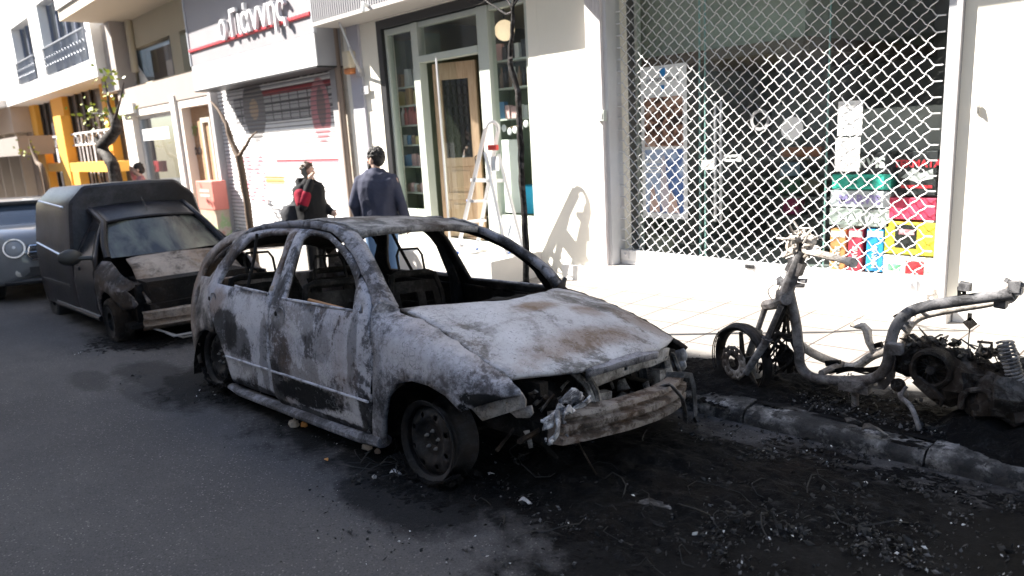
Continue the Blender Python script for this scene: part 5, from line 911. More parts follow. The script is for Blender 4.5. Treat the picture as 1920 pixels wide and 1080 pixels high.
# load box: rings lofted along x
ring = [(-.77, .22), (-.79, .45), (-.79, .80), (-.775, 1.0), (-.735, 1.28), (-.705, 1.44), (-.69, 1.475), (-.54, 1.625), (-.50, 1.645), (-.2, 1.655), (.2, 1.655), (.50, 1.645), (.54, 1.625), (.69, 1.475), (.705, 1.44), (.735, 1.28), (.775, 1.0), (.79, .80), (.79, .45), (.77, .22)]
st = [(-2.98, .90), (-2.96, .95), (-2.92, .98), (-2.8, 1.0), (-2.3, 1.0), (-1.7, 1.0), (-1.24, 1.0), (-1.15, .985), (-1.11, .95), (-1.10, .90)]
m = MB(); q = len(ring)
for x, s_ in st: m.v += [(x - (.0 if x < -1.3 else .10 * max(0, (z - 1.1) / .55)), y * s_, .7 + (z - .7) * (1 - (1 - s_) * .8)) for y, z in ring]
m.f = [(k * q + j, k * q + (j + 1) % q, (k + 1) * q + (j + 1) % q, (k + 1) * q + j) for k in range(len(st) - 1) for j in range(q)]; m.f = [tuple(reversed(f)) for f in m.f] + [tuple(range(q)), tuple((len(st) - 1) * q + q - 1 - j for j in range(q))]; m.m = [0] * len(m.f)
m.build('load_box', MV, van, smooth=24)
for (u0, v0), (u1, v1) in (((73, 377), (118, 389)), ((70, 455), (116, 479))):
    m = MB(); pts = []
    for (u, v) in ((u0, v0), (u1, v1)):
        d = AF + AR * (u - 960) / FPX - AU * (v - 540) / FPX; o_, d_ = VM.inverted() @ Vector(CAM), VM.inverted().to_3x3() @ Vector(d); yy = -.80
        for it in range(4): P = o_ + d_ * ((yy - o_.y) / d_.y); yy = -float(np.interp(P.z, [.4, .8, 1.0, 1.28, 1.45], [.79, .79, .775, .735, .70])) - .006
        pts.append(P)
    m.tube([pts[0], pts[0].lerp(pts[1], .5), pts[1]], .016, 6, flat=.7); m.build('side_trim', M_VTRIM, van)
m = MB(); m.bb((-2.7, -.796, .50), (-1.3, -.782, .53)); m.build('rub_strip', M_BLK, van)
# cab
def vhw(x, z):
    y = float(np.interp(z, [.15, .35, .6, .84, .95, 1.1, 1.24], [.74, .78, .785, .75, .69, .60, .50])); return y * (1 - .16 * max(0, (x - .1) / .6) ** 2)
for sg in (-1, 1):
    fn = lambda x, z: (x, sg * vhw(x, z), z)
    m = MB(); m.panel([(-1.12, .25), (-1.12, 1.30), (-.72, 1.215), (-.30, .86), (-.28, .50), (-.34, .25)], [[(-1.05, .86), (-1.03, 1.14), (-.74, 1.14), (-.44, .87)]], fn, .07, sg > 0); dv = m.build('door', MV, van, solid=.03, back=CHAR)
    m = MB(); m.panel([(-1.05, .86), (-1.03, 1.14), (-.74, 1.14), (-.44, .87)], [], lambda x, z: (x, sg * (vhw(x, z) - .012), z), .1, sg > 0); m.build('side_window', M_VDARK, dv)
    m = MB(); m.box((-.95, sg * (vhw(-.95, .74) + .012), .74), (.16, .02, .035)); m.build('door_handle', M_BLK, dv)
    m = MB(); m.panel([(-.29, .25), (-.28, .5), (-.30, .84), (-.1, .84), (.2, .76), (.45, .66), (.62, .53), (.66, .46), (.60, .42), (.42, .40), (.33, .46), (.18, .54), (.0, .56), (-.16, .50), (-.24, .38), (-.27, .25)], [], lambda x, z: (x, sg * (vhw(x, z) - (.0 if z < .6 else .9 * max(0, z - (float(np.interp(x, [-.3, .2, .66], [.76, .66, .42])))))) + .008 * noise.noise(Vector((x * 5, z * 5, sg))), z), .05, sg > 0); m.build('front_wing', MVF, van, solid=.02, back=CHAR)
    m = MB(); m.tube([(-.25, sg * .63, .86), (-.40, sg * .605, .98), (-.56, sg * .55, 1.12), (-.68, sg * .50, 1.22), (-.9, sg * .505, 1.30), (-1.12, sg * .51, 1.365)], .035, 8, flat=.8); m.build('windscreen_pillar', MV, van)
    m = MB(); m.ball((-.50, sg * .92, .90), (.055, .12, .085), 14, 10); m.tube([(-.46, sg * .72, .87), (-.48, sg * .86, .885)], .025, 7); m.build('wing_mirror', M_BLK, van)
    m = MB(); m.tube([(-2.2, sg * .76, .24), (-.3, sg * .76, .24)], .035, 8); m.build('sill', MV, van)
m = MB(); m.grid(12, 12, lambda a, c: (-.66 - .48 * a, -.51 + 1.02 * c, 1.215 + .19 * a - .03 * a * a + .035 * (1 - (2 * c - 1) ** 2))); m.f = [tuple(reversed(f)) for f in m.f]; m.build('cab_roof', MV, van, solid=.02)
m = MB(); m.tube([(-.80, .0, 1.30), (-.82, .0, 1.33), (-.95, .0, 1.46)], .005, 5); m.build('aerial', M_BLK, van)
m = MB(); m.grid(14, 10, lambda a, c: ((lambda y: (-.18 - .46 * c - .10 * (2 * a - 1) ** 2, y, .86 + .36 * c))((2 * a - 1) * (.63 - .13 * c)))); m.build('windscreen', M_SMOKE, van)
m = MB(); m.grid(16, 16, lambda a, c: ((lambda x, y: (x, y, .865 - .30 * a - .08 * a * a - .05 * (y / .6) ** 2 + (.05 * max(0, 1 - abs(a - .3) / .3) * max(0, .6 - c) * 1.4) + .016 * noise.noise(Vector((x * 4, y * 4, 3)))))(-.20 + .74 * a, -.47 + 1.05 * c - .07 * a * (1 - c)))); m.build('bonnet', MVB, van, solid=.02, smooth=30, back=CHAR)
m = MB(); m.box((.2, 0, .42), (.75, 1.0, .45)); m.box((.52, 0, .33), (.16, 1.1, .2)); m.jitter(.05, 5); m.build('engine_remains', CHAR, van, smooth=0)
m = MB(); n = 16; m.add([(.70 - .10 * (2 * k / n - 1) ** 2 + d, -.62 + 1.24 * k / n, z) for d, z in ((0, .36), (.03, .35), (.03, .30), (.0, .29), (.0, .24), (.03, .23), (-.02, .20)) for k in range(n + 1)], [(j * (n + 1) + k, j * (n + 1) + k + 1, (j + 1) * (n + 1) + k + 1, (j + 1) * (n + 1) + k) for j in range(6) for k in range(n)]); m.jitter(.012, 8); m.build('bumper_beam', MVB, van, solid=.02)
m = MB(); m.tube([(.66, -.45, .14), (.72, -.40, .10), (.72, .3, .09)], .012, 6); m.tube([(.62, -.55, .2), (.68, -.3, .06), (.66, .4, .05)], .01, 6); m.build('hanging_trim', M_GREYW, van)
def vwheel(c, sg, r, burnt):
    rot = Matrix.Rotation(R(90 * -sg), 3, 'X'); m = MB(); m.lathe([(.10, -.01), (r * .62, -.005), (r * .66, .0), (r * .67, -.02), (r * .64, -.06), (r * .62, -.15), (r * .68, -.17), (.1, -.17), (.1, -.01)], c, rot, 32); wl = m.build('wheel', MS_RIM, van)
    m = MB(); m.lathe([(0, -.03), (.05, -.028), (.06, -.045), (.12, -.03), (.145, -.02), (r * .6, -.05)], c, rot, 24); m.build('rim', MS_RIM, wl)
    m = MB(); m.lathe([(r * .66, .0), (r * .8, .008), (r * .96, -.01), (r, -.04), (r, -.13), (r * .96, -.165), (r * .66, -.17), (r * .66, .0)], c, rot, 36)
    if burnt: m.jitter(.015, 12)
    m.build('tyre', CHAR if burnt else plain('sooty_rubber', (.014, .014, .015), .8), wl)
vwheel((0, -.77, .235), -1, .25, True); vwheel((-2.5, -.77, .26), -1, .27, False); vwheel((0, .77, .25), 1, .26, True); vwheel((-2.5, .77, .27), 1, .27, False)
for cx in (0, -2.5):
    m = MB(); m.bb((cx - .38, -.6, .2), (cx + .38, .6, .62)); m.build('wheel_well', CHAR, van, smooth=0)
m = MB(); m.bb((-2.9, -.7, .2), (.5, .7, .24)); m.build('floor_pan', CHAR, van, smooth=0)
m = MB(); m.bb((-2.98, -.74, .2), (-2.93, .74, .34)); m.build('rear_bumper', M_BLK, van, bevel=.01)
for p in ((-2.12,),):
    m = MB(); m.panel([(-2.9, .22), (-2.9, .5), (-2.1, .5), (-2.05, .22)], [], lambda x, z: (x, -.786, z), .1); 

# ================================================================ silver compact car
SM = pose((-12.3, 2.40, zr(-12.3, 2.40)), 0, 1.6, -1.7)
sc_ = thing('silver_compact_car', 'undamaged silver compact car with round headlamps parked behind the burnt van', 'car', mat=SM)
b = NB('silver_paint'); b.b.inputs['Coat Weight'].default_value = .6; M_SILV = b.out(b.ramp(b.noise(200, 2), [(.4, (.15, .155, .165)), (.6, (.19, .195, .205))]), .4, .25)
M_CHR = plain('chrome', (.75, .75, .77), .12, 1); M_RUB = plain('black_rubber', (.015, .015, .015), .8); M_BPL = plain('black_plastic', (.03, .03, .032), .55)
def loft(m, rings, cap=True, rev=False):
    q = len(rings[0]); o = len(m.v)
    for r_ in rings: m.v += [tuple(p) for p in r_]
    fs = [(o + k * q + j, o + k * q + (j + 1) % q, o + (k + 1) * q + (j + 1) % q, o + (k + 1) * q + j) for k in range(len(rings) - 1) for j in range(q)]
    if cap: fs += [tuple(o + q - 1 - j for j in range(q)), tuple(o + (len(rings) - 1) * q + j for j in range(q))]
    m.f += [tuple(reversed(f)) for f in fs] if rev else fs; m.m += [0] * len(fs)
def sect(x, hwd, z0, z1, rd=.16, n=5, crown=0.05):
    pts = []
    for sy, sz, a0 in ((1, -1, -90), (1, 1, 0), (-1, 1, 90), (-1, -1, 180)):
        r = rd if sz > 0 else rd * .5
        for k in range(n): a = R(a0 + 90 * k / (n - 1)); y = sy * (hwd - r) + r * math.cos(a); z = (z1 - r if sz > 0 else z0 + r) + r * math.sin(a); pts.append(Vector((x, y, z + (crown * (1 - (y / hwd) ** 2) if sz > 0 else 0))))
    return pts
m = MB(); loft(m, [sect(x, h, a, z, r_) for x, h, a, z, r_ in ((0.02, .55, .42, .78, .1), (-.02, .68, .32, .86, .14), (-.10, .78, .26, .93, .16), (-.25, .86, .24, .98, .16), (-.6, .885, .24, 1.02, .15), (-1.1, .895, .24, 1.05, .12), (-1.5, .895, .24, 1.07, .1), (-3.2, .895, .24, 1.07, .1), (-3.9, .86, .26, 1.05, .15), (-4.1, .78, .34, .98, .18))], rev=True); m.build('body', M_SILV, sc_, smooth=50)
m = MB(); loft(m, [sect(x, h, 1.0, z, .12, 5, .03) for x, h, z in ((-1.05, .80, 1.03), (-1.2, .78, 1.10), (-1.62, .70, 1.36), (-1.75, .68, 1.40), (-3.3, .68, 1.42), (-3.8, .70, 1.24), (-3.95, .74, 1.06))], rev=True); m.build('cabin_glass', plain('car_glass', (.025, .035, .05), .08), sc_, smooth=50)
m = MB(); loft(m, [sect(x, h, 1.37, z, .05, 5, .03) for x, h, z in ((-1.55, .66, 1.40), (-1.7, .69, 1.425), (-3.3, .69, 1.445), (-3.5, .66, 1.41))], rev=True); m.build('roof', M_SILV, sc_, smooth=50)
for sg in (-1, 1):
    m = MB(); m.tube([(-1.08, sg * .80, 1.04), (-1.3, sg * .765, 1.19), (-1.62, sg * .70, 1.37), (-1.8, sg * .685, 1.41)], .035, 8); m.build('windscreen_pillar', M_BPL, sc_)
    rot = Matrix.Rotation(R(78), 3, 'Y') @ Matrix.Rotation(R(0), 3, 'X'); rot = Matrix.Rotation(R(sg * 20), 3, 'Z') @ Matrix.Rotation(R(76), 3, 'Y'); c0 = Vector((.0, sg * .60, .77))
    m = MB(); m.lathe([(0, .03), (.07, .028), (.11, .01), (.118, -.04)], c0, rot, 28); hl = m.build('headlight', plain('headlamp_glass', (.30, .31, .33), .08), sc_); m = MB(); m.lathe([(.112, .0), (.118, .02), (.138, .018), (.145, -.005), (.14, -.05), (.112, -.05)], c0, rot, 32, True); m.build('chrome_ring', M_CHR, hl)
    m = MB(); m.lathe([(0, .03), (.035, .025), (.045, 0)], c0 + Vector((.0, 0, .01)), rot, 16); m.build('bulb', plain('bright_lens', (.7, .72, .75), .1), hl)
    m = MB(); m.lathe([(0, .03), (.055, .02), (.06, -.02)], Vector((-.02, sg * .58, .42)), Matrix.Rotation(R(90), 3, 'Y'), 18); m.build('fog_lamp', plain('fog_glass', (.5, .48, .44), .15), sc_)
    for x in (-.78, -3.37):
        rw = Matrix.Rotation(R(90 * -sg), 3, 'X'); c = Vector((x, sg * .90, .325)); m = MB(); m.lathe([(.2, 0), (.23, .0), (.28, .005), (.315, -.01), (.325, -.04), (.325, -.18), (.3, -.2), (.2, -.2)], c, rw, 36); wl = m.build('wheel', M_RUB, sc_); m = MB(); m.lathe([(0, -.02), (.06, -.01), (.08, -.03), (.17, -.02), (.2, .0), (.205, -.02), (.2, -.15), (0, -.15)], c, rw, 28); m.build('rim', M_ALU, wl)
        m = MB(); m.lathe([(.335, .015), (.40, .012), (.42, -.02), (.335, -.03)], c - Vector((0, sg * .01, 0)), rw, 36, True); m.build('arch_trim', M_BPL, sc_)
    m = MB(); m.ball((-1.2, sg * 1.0, 1.08), (.07, .13, .09), 14, 9); m.tube([(-1.18, sg * .86, 1.03), (-1.19, sg * .95, 1.05)], .025, 7); m.build('wing_mirror', M_SILV, sc_)
def frontx(y): return .03 - .14 * (abs(y) / .7) ** 3
m = MB(); m.panel([(-.42, .60), (.42, .60), (.46, .68), (.42, .79), (-.42, .79), (-.46, .68)], [], lambda y, z: (frontx(y) + .025 - .25 * max(0, z - .7), y, z), .06); g_ = m.build('grille', M_BPL, sc_); m = MB(); m.tube([(frontx(y) + .035 - .25 * max(0, z - .7), y, z) for y, z in ((-.42, .60), (.42, .60), (.46, .68), (.42, .79), (-.42, .79), (-.46, .68))], .016, 7, True)
for z in (.65, .70, .75): m.tube([(frontx(y) + .035 - .25 * max(0, z - .7), y, z) for y in (-.43, -.2, 0, .2, .43)], .008, 5)
m.build('chrome_surround', M_CHR, g_)
m = MB(); m.panel([(-.68, .36), (.68, .36), (.66, .47), (.5, .49), (-.5, .49), (-.66, .47)], [], lambda y, z: (frontx(y) + .03, y, z), .07); m.build('lower_intake', M_BPL, sc_)
m = MB(); n = 14; m.tube([(frontx(-.74 + 1.48 * k / n) - .01, -.74 + 1.48 * k / n, .29) for k in range(n + 1)], .06, 8, flat=.8); m.build('bumper_lip', M_BPL, sc_)
m = MB(); m.bb((.05, -.25, .50), (.062, .25, .60)); m.build('number_plate', M_WHITE, sc_, 0)

# ================================================================ burnt scooter
SY = 4.08; so_ = onwalk(1560, 735)
scoot = thing('burnt_scooter', 'burnt scooter reduced to its bare tube frame on the ashy pavement edge', 'scooter', (so_.x, SY, zs(so_.x, SY)))
SO = scoot.location
def sp_(u, v, y=SY): return at(u, v, y) - SO
MB1 = scorched('scooter_frame_steel', (.02, .02, .02), (.082, .080, .084), (.22, .215, .22), .32, .70, 7, .2, rough=.65, crust=.25, streak=0, seed=80)
MB2 = scorched('scooter_pale_ash_steel', (.06, .05, .045), (.30, .27, .24), (.55, .50, .45), .26, .58, 9, .3, crust=.6, streak=0, seed=83)
def curve(pts, k=5):                                     # smooth curve through points
    P = [Vector(p) for p in pts]; out = []
    for i in range(len(P) - 1):
        a, b_, c, d = P[max(i - 1, 0)], P[i], P[i + 1], P[min(i + 2, len(P) - 1)]
        for q in range(k):
            t = q / k; out.append(.5 * ((2 * b_) + (c - a) * t + (2 * a - 5 * b_ + 4 * c - d) * t * t + (3 * b_ - a - 3 * c + d) * t ** 3))
    return out + [P[-1]]
S2 = SY + .24
m = MB(); m.tube(curve([sp_(u, v) for u, v in ((1476, 532), (1484, 565), (1493, 610), (1498, 655), (1501, 685), (1520, 706), (1560, 713), (1615, 713), (1648, 704), (1664, 680), (1669, 648), (1680, 612), (1702, 587), (1738, 574), (1800, 564), (1870, 554), (1900, 550))]), .0295, 12)
fr = m.build('frame_tube', MB1, scoot, smooth=60)
m = MB(); m.tube(curve([sp_(1495, 640), sp_(1520, 660, SY + .1), sp_(1560, 678, S2), sp_(1600, 688, S2), sp_(1634, 668, S2), sp_(1668, 654, S2), sp_(1690, 640, S2), sp_(1703, 612, S2), sp_(1728, 592, S2), sp_(1790, 578, S2), sp_(1850, 568, S2), sp_(1895, 556, S2 - .1)]), .026, 10)
m.build('far_frame_tube', MB2, scoot, smooth=60)
m = MB(); m.tube([sp_(1540, 700), sp_(1560, 690, SY + .12), sp_(1580, 683, S2)], .02, 8); m.tube([sp_(1700, 606), sp_(1706, 612, SY + .1), sp_(1712, 604, S2)], .012, 6); m.tube([sp_(1694, 616), sp_(1700, 622, S2)], .012, 6); m.tube([sp_(1720, 578), sp_(1735, 590, S2)], .012, 6); m.tube([sp_(1890, 552), sp_(1890, 560, S2)], .03, 8); m.split('cross_tube', MB1, fr)
def plate(name, ol, y, hs=(), mt=None, th=.006, par=None):
    P = [sp_(u, v, y) for u, v in ol]; H = [[(q.x, q.z) for q in (sp_(u, v, y) for u, v in h)] for h in hs]
    m = MB(); m.panel([(p.x, p.z) for p in P], H, lambda x, z: (x, y - SO.y, z), .03); return m.build(name, mt or MB1, par or scoot, solid=th, off=0, smooth=0)
def circ(u, v, r, n=10): return [(u + r * math.cos(i * 2 * math.pi / n), v + r * math.sin(i * 2 * math.pi / n)) for i in range(n)]
plate('bracket_plate', [(1738, 552), (1738, 572), (1742, 572), (1743, 556), (1750, 556), (1750, 572), (1759, 572), (1759, 552), (1756, 551), (1756, 542), (1750, 542), (1750, 551)], SY, mt=MB2)
plate('bracket_plate', [(1796, 537), (1796, 556), (1811, 552), (1811, 536)], SY, [circ(1803, 541, 2.2), circ(1803, 549, 2.2)], CHAR, .02)
plate('bracket_plate', [(1886, 532), (1888, 560), (1902, 566), (1916, 548), (1914, 528), (1900, 524)], SY + .02, [circ(1897, 540, 3)], MB2, .03)
plate('bracket_plate', [(1674, 592), (1682, 588), (1688, 596), (1684, 603)], SY, [circ(1679, 595, 2)], CHAR, .012)
plate('bracket_plate', [(1664, 642), (1692, 646), (1692, 664), (1666, 664)], SY - .05, mt=MB1, th=.05)
plate('bracket_plate', [(1640, 702), (1672, 660), (1682, 668), (1676, 710), (1660, 730), (1636, 726)], SY + .03, [circ(1644, 719, 4), circ(1660, 708, 3)], MB1, .03)
m = MB(); m.box(sp_(1810, 537), (.05, .05, .04)); m.box(sp_(1904, 536), (.05, .06, .05)); m.box(sp_(1910, 545), (.04, .05, .03)); m.box(sp_(1878, 566, SY + .05), (.05, .05, .06)); m.tube([sp_(1886, 528), sp_(1890, 522)], .012, 6); m.tube([sp_(1918, 528), sp_(1912, 536)], .02, 6); m.jitter(.010, 18); m.split('tail_bracket', MB1, scoot, smooth=25)
# steering head, column and bars
m = MB(); m.tube([sp_(1470, 566), sp_(1474, 548), sp_(1492, 500), sp_(1508, 462), sp_(1513, 452)], [.04, .042, .036, .035, .03], 10); m.box(sp_(1492, 500), (.09, .06, .08), Matrix.Rotation(R(22), 3, 'Y')); m.jitter(.006, 20); col = m.build('steering_column', MB1, scoot)
m = MB(); m.tube(curve([sp_(1500, 456), sp_(1512, 470, SY - .02), sp_(1528, 474, SY - .06), sp_(1560, 482, SY - .16), sp_(1594, 491, SY - .27)]), [.022] * 16 + [.018] * 5, 9); m.tube([sp_(1592, 490, SY - .265), sp_(1600, 493, SY - .29)], .026, 9); m.tube(curve([sp_(1512, 458), sp_(1500, 462, SY + .08), sp_(1490, 470, SY + .2), sp_(1470, 478, SY + .32)]), .02, 8); m.build('handlebar', MB2, col)
m = MB(); rr = random.Random(4)
for k in range(22):
    a = sp_(1508 + rr.uniform(-26, 22), 462 + rr.uniform(-18, 22), SY + rr.uniform(-.08, .12))
    if k < 9: m.ball(a, (rr.uniform(.015, .035), rr.uniform(.015, .03), rr.uniform(.012, .035)), 7, 5, .8, k)
    else: m.tube([a, a + Vector((rr.uniform(-.06, .06), rr.uniform(-.03, .03), rr.uniform(-.02, .07))), a + Vector((rr.uniform(-.09, .08), rr.uniform(-.05, .05), rr.uniform(-.05, .08)))], rr.uniform(.004, .010), 5)
rt2 = Matrix.Rotation(R(80), 3, 'X'); m.lathe([(.03, -.01), (.045, 0), (.042, .03), (.03, .03)], sp_(1490, 462), rt2, 18, True); m.jitter(.006, 25); m.build('melted_controls', MB2, col, smooth=30)
m = MB(); m.tube([sp_(1500, 438), sp_(1496, 425), sp_(1487, 412)], .004, 5); m.tube(curve([sp_(1450, 566), sp_(1440, 548), sp_(1446, 537), sp_(1462, 530), sp_(1470, 522)]), .004, 5); m.tube(curve([sp_(1457, 562), sp_(1458, 545), sp_(1463, 535)]), .004, 5); m.tube(curve([sp_(1472, 512), sp_(1480, 506), sp_(1488, 495)]), .004, 5)
m.build('bare_wire', MB2, col)
m = MB(); m.box(sp_(1466, 528), (.06, .03, .04)); m.box(sp_(1505, 526), (.045, .03, .02)); m.box(sp_(1500, 535), (.05, .03, .018)); m.ball(sp_(1478, 520), .022, 8, 6); m.tube([sp_(1458, 520), sp_(1464, 528)], .02, 7); m.jitter(.012, 20); m.split('head_lug', MB1, col, smooth=25)
# fork, wheel
WC = sp_(1393, 676, SY + .02); wrot = Matrix.Rotation(R(-18), 3, 'Z') @ Matrix.Rotation(R(4), 3, 'Y') @ Matrix.Rotation(R(90), 3, 'X')
m = MB(); m.tube([sp_(1436, 572, SY + .16), sp_(1452, 570, SY + .05), sp_(1474, 562, SY - .06)], .034, 8); m.lathe([(0, .05), (.045, .05), (.05, .02), (.05, -.03), (0, -.03)], sp_(1470, 560), None, 14); m.build('fork_crown', MB1, scoot)
for (a, c_, d), y in ((((1437, 570), (1418, 628), (1396, 690)), SY + .14), (((1464, 574), (1434, 645), (1398, 700)), SY - .07)):
    P = [sp_(*a, y), sp_(*c_, y), sp_(*d, y)]; m = MB(); m.tube([P[0], P[0].lerp(P[1], .5), P[1]], [.019, .018, .018], 10); m.tube([P[1] - (P[1] - P[0]) * .12, P[1], P[2]], [.028, .026, .022], 10); m.tube([P[1] - (P[1] - P[0]) * .16, P[1] - (P[1] - P[0]) * .10], .031, 10); m.jitter(.004, 22); m.build('fork_leg', MB1, scoot)
m = MB(); RW = .215; m.lathe([(RW - .018, -.022), (RW - .008, -.028), (RW, -.036), (RW + .006, -.034), (RW - .002, -.02), (RW - .006, 0), (RW - .002, .02), (RW + .006, .034), (RW, .036), (RW - .008, .028), (RW - .018, .022), (RW - .022, 0)], WC, wrot, 44, True)
wl = m.build('front_wheel', MS_RIM, scoot)
m = MB()
for k in range(5):
    a = k * 2 * math.pi / 5 + .5; m.tube([WC + wrot @ Vector((.03 * math.cos(a), .03 * math.sin(a), 0)), WC + wrot @ Vector(((RW - .03) * math.cos(a), (RW - .03) * math.sin(a), 0))], [.02, .014], 6)
m.lathe([(.0, .04), (.035, .04), (.04, -.04), (0, -.04)], WC, wrot, 14); m.build('spoke_set', MS_RIM, wl)
m = MB(); hs = [[(.085 * math.cos(a) + .007 * math.cos(t), .085 * math.sin(a) + .007 * math.sin(t)) for t in [0, 1.05, 2.1, 3.14, 4.2, 5.2]] for a in [i * .5236 for i in range(12)]]
m.panel([(.108 * math.cos(t) * (1 + .05 * (i % 4 == 0)), .108 * math.sin(t) * (1 + .05 * (i % 4 == 0))) for i, t in enumerate([i * .1309 for i in range(48)])], hs + [[(.05 * math.cos(t), .05 * math.sin(t)) for t in [i * .4 for i in range(15)]]], None, .03); m.v = [tuple(WC + wrot @ (Vector(p) + Vector((0, 0, .075)))) for p in m.v]; m.build('brake_disc', MS_STEEL, wl, solid=.005, off=0)
m = MB(); pts = []
for i in range(15):
    t = R(32 + 118 * i / 14); pts.append([WC + wrot @ Vector(((RW + .012 + e) * math.cos(t), (RW + .012 + e) * math.sin(t), z)) for z, e in ((-.045, -.012), (-.038, .006), (0, .014), (.038, .006), (.045, -.012))])
for j in range(4): m.strip([p[j] for p in pts], [p[j + 1] for p in pts])
m.jitter(.006, 15); m.build('mudguard_ring', MS_RIM, wl, solid=.008, off=0)
m = MB()
for k in range(3):
    m.tube([WC + wrot @ Vector(((RW + .02 + .006 * k) * math.cos(R(t)), (RW + .02 + .005 * k) * math.sin(R(t)), .05 - .02 * k)) for t in range(140 + 8 * k, 260, 10)], .004, 5)
m.build('tyre_wire', MS_RIM, wl)
# cables
m = MB(); rr = random.Random(8)
for k in range(11):
    u0 = 1470 + rr.uniform(-8, 12); pts = [sp_(u0, 560 + rr.uniform(-20, 15), SY + rr.uniform(-.05, .1))]
    for j in range(4): pts.append(sp_(u0 + rr.uniform(-40, 25) * (j + 1) / 2.5, 590 + 34 * j + rr.uniform(-12, 12), SY + rr.uniform(-.06, .14)))
    m.tube(curve(pts, 4), rr.uniform(.004, .011), 5)
for k in range(5): m.tube(curve([sp_(1440 + rr.uniform(-10, 10), 640, SY - .02), sp_(1450 + rr.uniform(-6, 12), 620 + rr.uniform(-6, 10), SY), sp_(1475, 632 + rr.uniform(-8, 8), SY), sp_(1496, 640 + rr.uniform(-10, 10), SY), sp_(1506, 655, SY + .02), sp_(1500, 690, SY + .04)], 5), rr.uniform(.006, .013), 6)
m.build('burnt_cable', CHAR, scoot)
m = MB()
for k in range(9): m.ball(sp_(1476 + rr.uniform(-14, 10), 672 + rr.uniform(-16, 14), SY + .05), (rr.uniform(.015, .03),) * 2 + (rr.uniform(.02, .045),), 7, 5, .9, k)
m.jitter(.01, 20); m.build('melted_lump', CHAR, scoot, smooth=20)
m = MB()
for k in range(6): m.tube(curve([sp_(1560 + rr.uniform(-20, 20), 700, SY + .15), sp_(1590, 694 + rr.uniform(-6, 6), SY + .1), sp_(1630, 696 + rr.uniform(-8, 8), SY + .12), sp_(1665, 688 + rr.uniform(-6, 6), SY + .1)], 4), .006, 5)
m.build('floor_wire', CHAR, scoot)
# pedal bracket, floor plates, stands
m = MB(); m.tube([sp_(1596, 606, S2), sp_(1606, 611, S2), sp_(1619, 611, S2), sp_(1626, 620, S2), sp_(1629, 640, S2), sp_(1640, 660, S2)], [.02, .018, .022, .026, .024, .02], 7); m.jitter(.008, 20); m.build('footrest_bracket', MB2, scoot)
plate('floor_plate', [(1548, 676), (1575, 676), (1576, 684), (1550, 686)], S2 - .05, mt=CHAR, th=.03); plate('floor_plate', [(1640, 644), (1652, 641), (1656, 650), (1642, 652)], S2, mt=CHAR, th=.03)
m = MB(); m.box(sp_(1603, 726), (.16, .06, .05)); m.tube([sp_(1604, 735), sp_(1603, 776)], .022, 8); m.tube([sp_(1612, 712, SY), sp_(1612, 724, SY)], .05, 6); m.jitter(.005, 20); m.build('centre_stand', MB1, scoot)
m = MB(); m.tube(curve([sp_(1688, 738, SY - .06), sp_(1690, 746, SY - .1), sp_(1706, 760, SY - .16), sp_(1716, 780, SY - .2), sp_(1724, 805, SY - .22)]), .013, 8); m.tube(curve([sp_(1700, 725, SY - .05), sp_(1692, 735, SY - .08), sp_(1688, 746, SY - .1)]), .009, 6); m.build('kick_stand', MB1, scoot)
# engine and rear drive
ME = scorched('scooter_engine_char', (.006, .006, .006), (.016, .0155, .0155), (.10, .097, .097), .40, .76, 8, .15, crust=1, streak=0, seed=90)
MEC = scorched('engine_crust_char', (.006, .006, .006), (.025, .024, .024), (.15, .145, .14), .38, .74, 9, .2, crust=1, streak=0, seed=93)
m = MB(); rr = random.Random(15)
def er(u, v, y, ru, rv, ry, k): m.ball(sp_(u, v, y), (ru * 4.6 / FPX, ry, rv * 4.6 / FPX), 14, 9, .45, k)
for k, a in enumerate(((1715, 672, SY + .1, 34, 26, .10), (1740, 655, SY + .15, 30, 18, .09), (1772, 690, SY + .08, 40, 30, .12), (1730, 650, SY + .18, 22, 12, .08), (1800, 712, SY + .06, 45, 36, .13), (1830, 720, SY + .1, 45, 34, .12), (1860, 740, SY + .05, 42, 40, .13), (1900, 745, SY + .05, 50, 44, .13), (1770, 665, SY + .18, 28, 12, .07))): er(*a, k)
i0 = len(m.v); m.jitter(.03, 7); m.jitter(.014, 24); en = m.build('engine', ME, scoot, smooth=30)
m = MB()
for k in range(150):
    a = sp_(rr.uniform(1690, 1880), rr.uniform(632, 700) + 0, SY + rr.uniform(-.02, .22)); a.z -= max(0, (a.x - sp_(1740, 660).x)) * .22
    m.ball(a, (rr.uniform(.008, .03), rr.uniform(.008, .025), rr.uniform(.006, .022)), 6, 5, .9, k)
    if k % 3 == 0: m.tube([a, a + Vector((rr.uniform(-.06, .06), rr.uniform(-.04, .04), rr.uniform(0, .05))), a + Vector((rr.uniform(-.1, .1), rr.uniform(-.04, .04), rr.uniform(-.04, .04)))], rr.uniform(.003, .008), 5)
m.jitter(.01, 25); m.build('engine_crust', MEC, en, smooth=20)
fr_ = Matrix.Rotation(R(90), 3, 'X'); fc = sp_(1745, 694, SY - .05); m = MB(); m.lathe([(.075, .0), (.085, .02), (.100, .012), (.108, -.01), (.108, -.07), (.078, -.05)], fc, fr_, 30, True); m.jitter(.008, 16); m.build('fan_cowl', ME, en)
m = MB()
for k in range(14):
    a = k * 2 * math.pi / 14; m.tube([fc + fr_ @ Vector((r * math.cos(a + (r - .02) * 9), r * math.sin(a + (r - .02) * 9), -.01)) for r in (.025, .045, .062, .075)], [.008, .006, .006, .005], 5, flat=.4)
m.lathe([(0, .012), (.022, .01), (.028, -.02)], fc, fr_, 14); m.build('cooling_fan', MS_RIM, en)
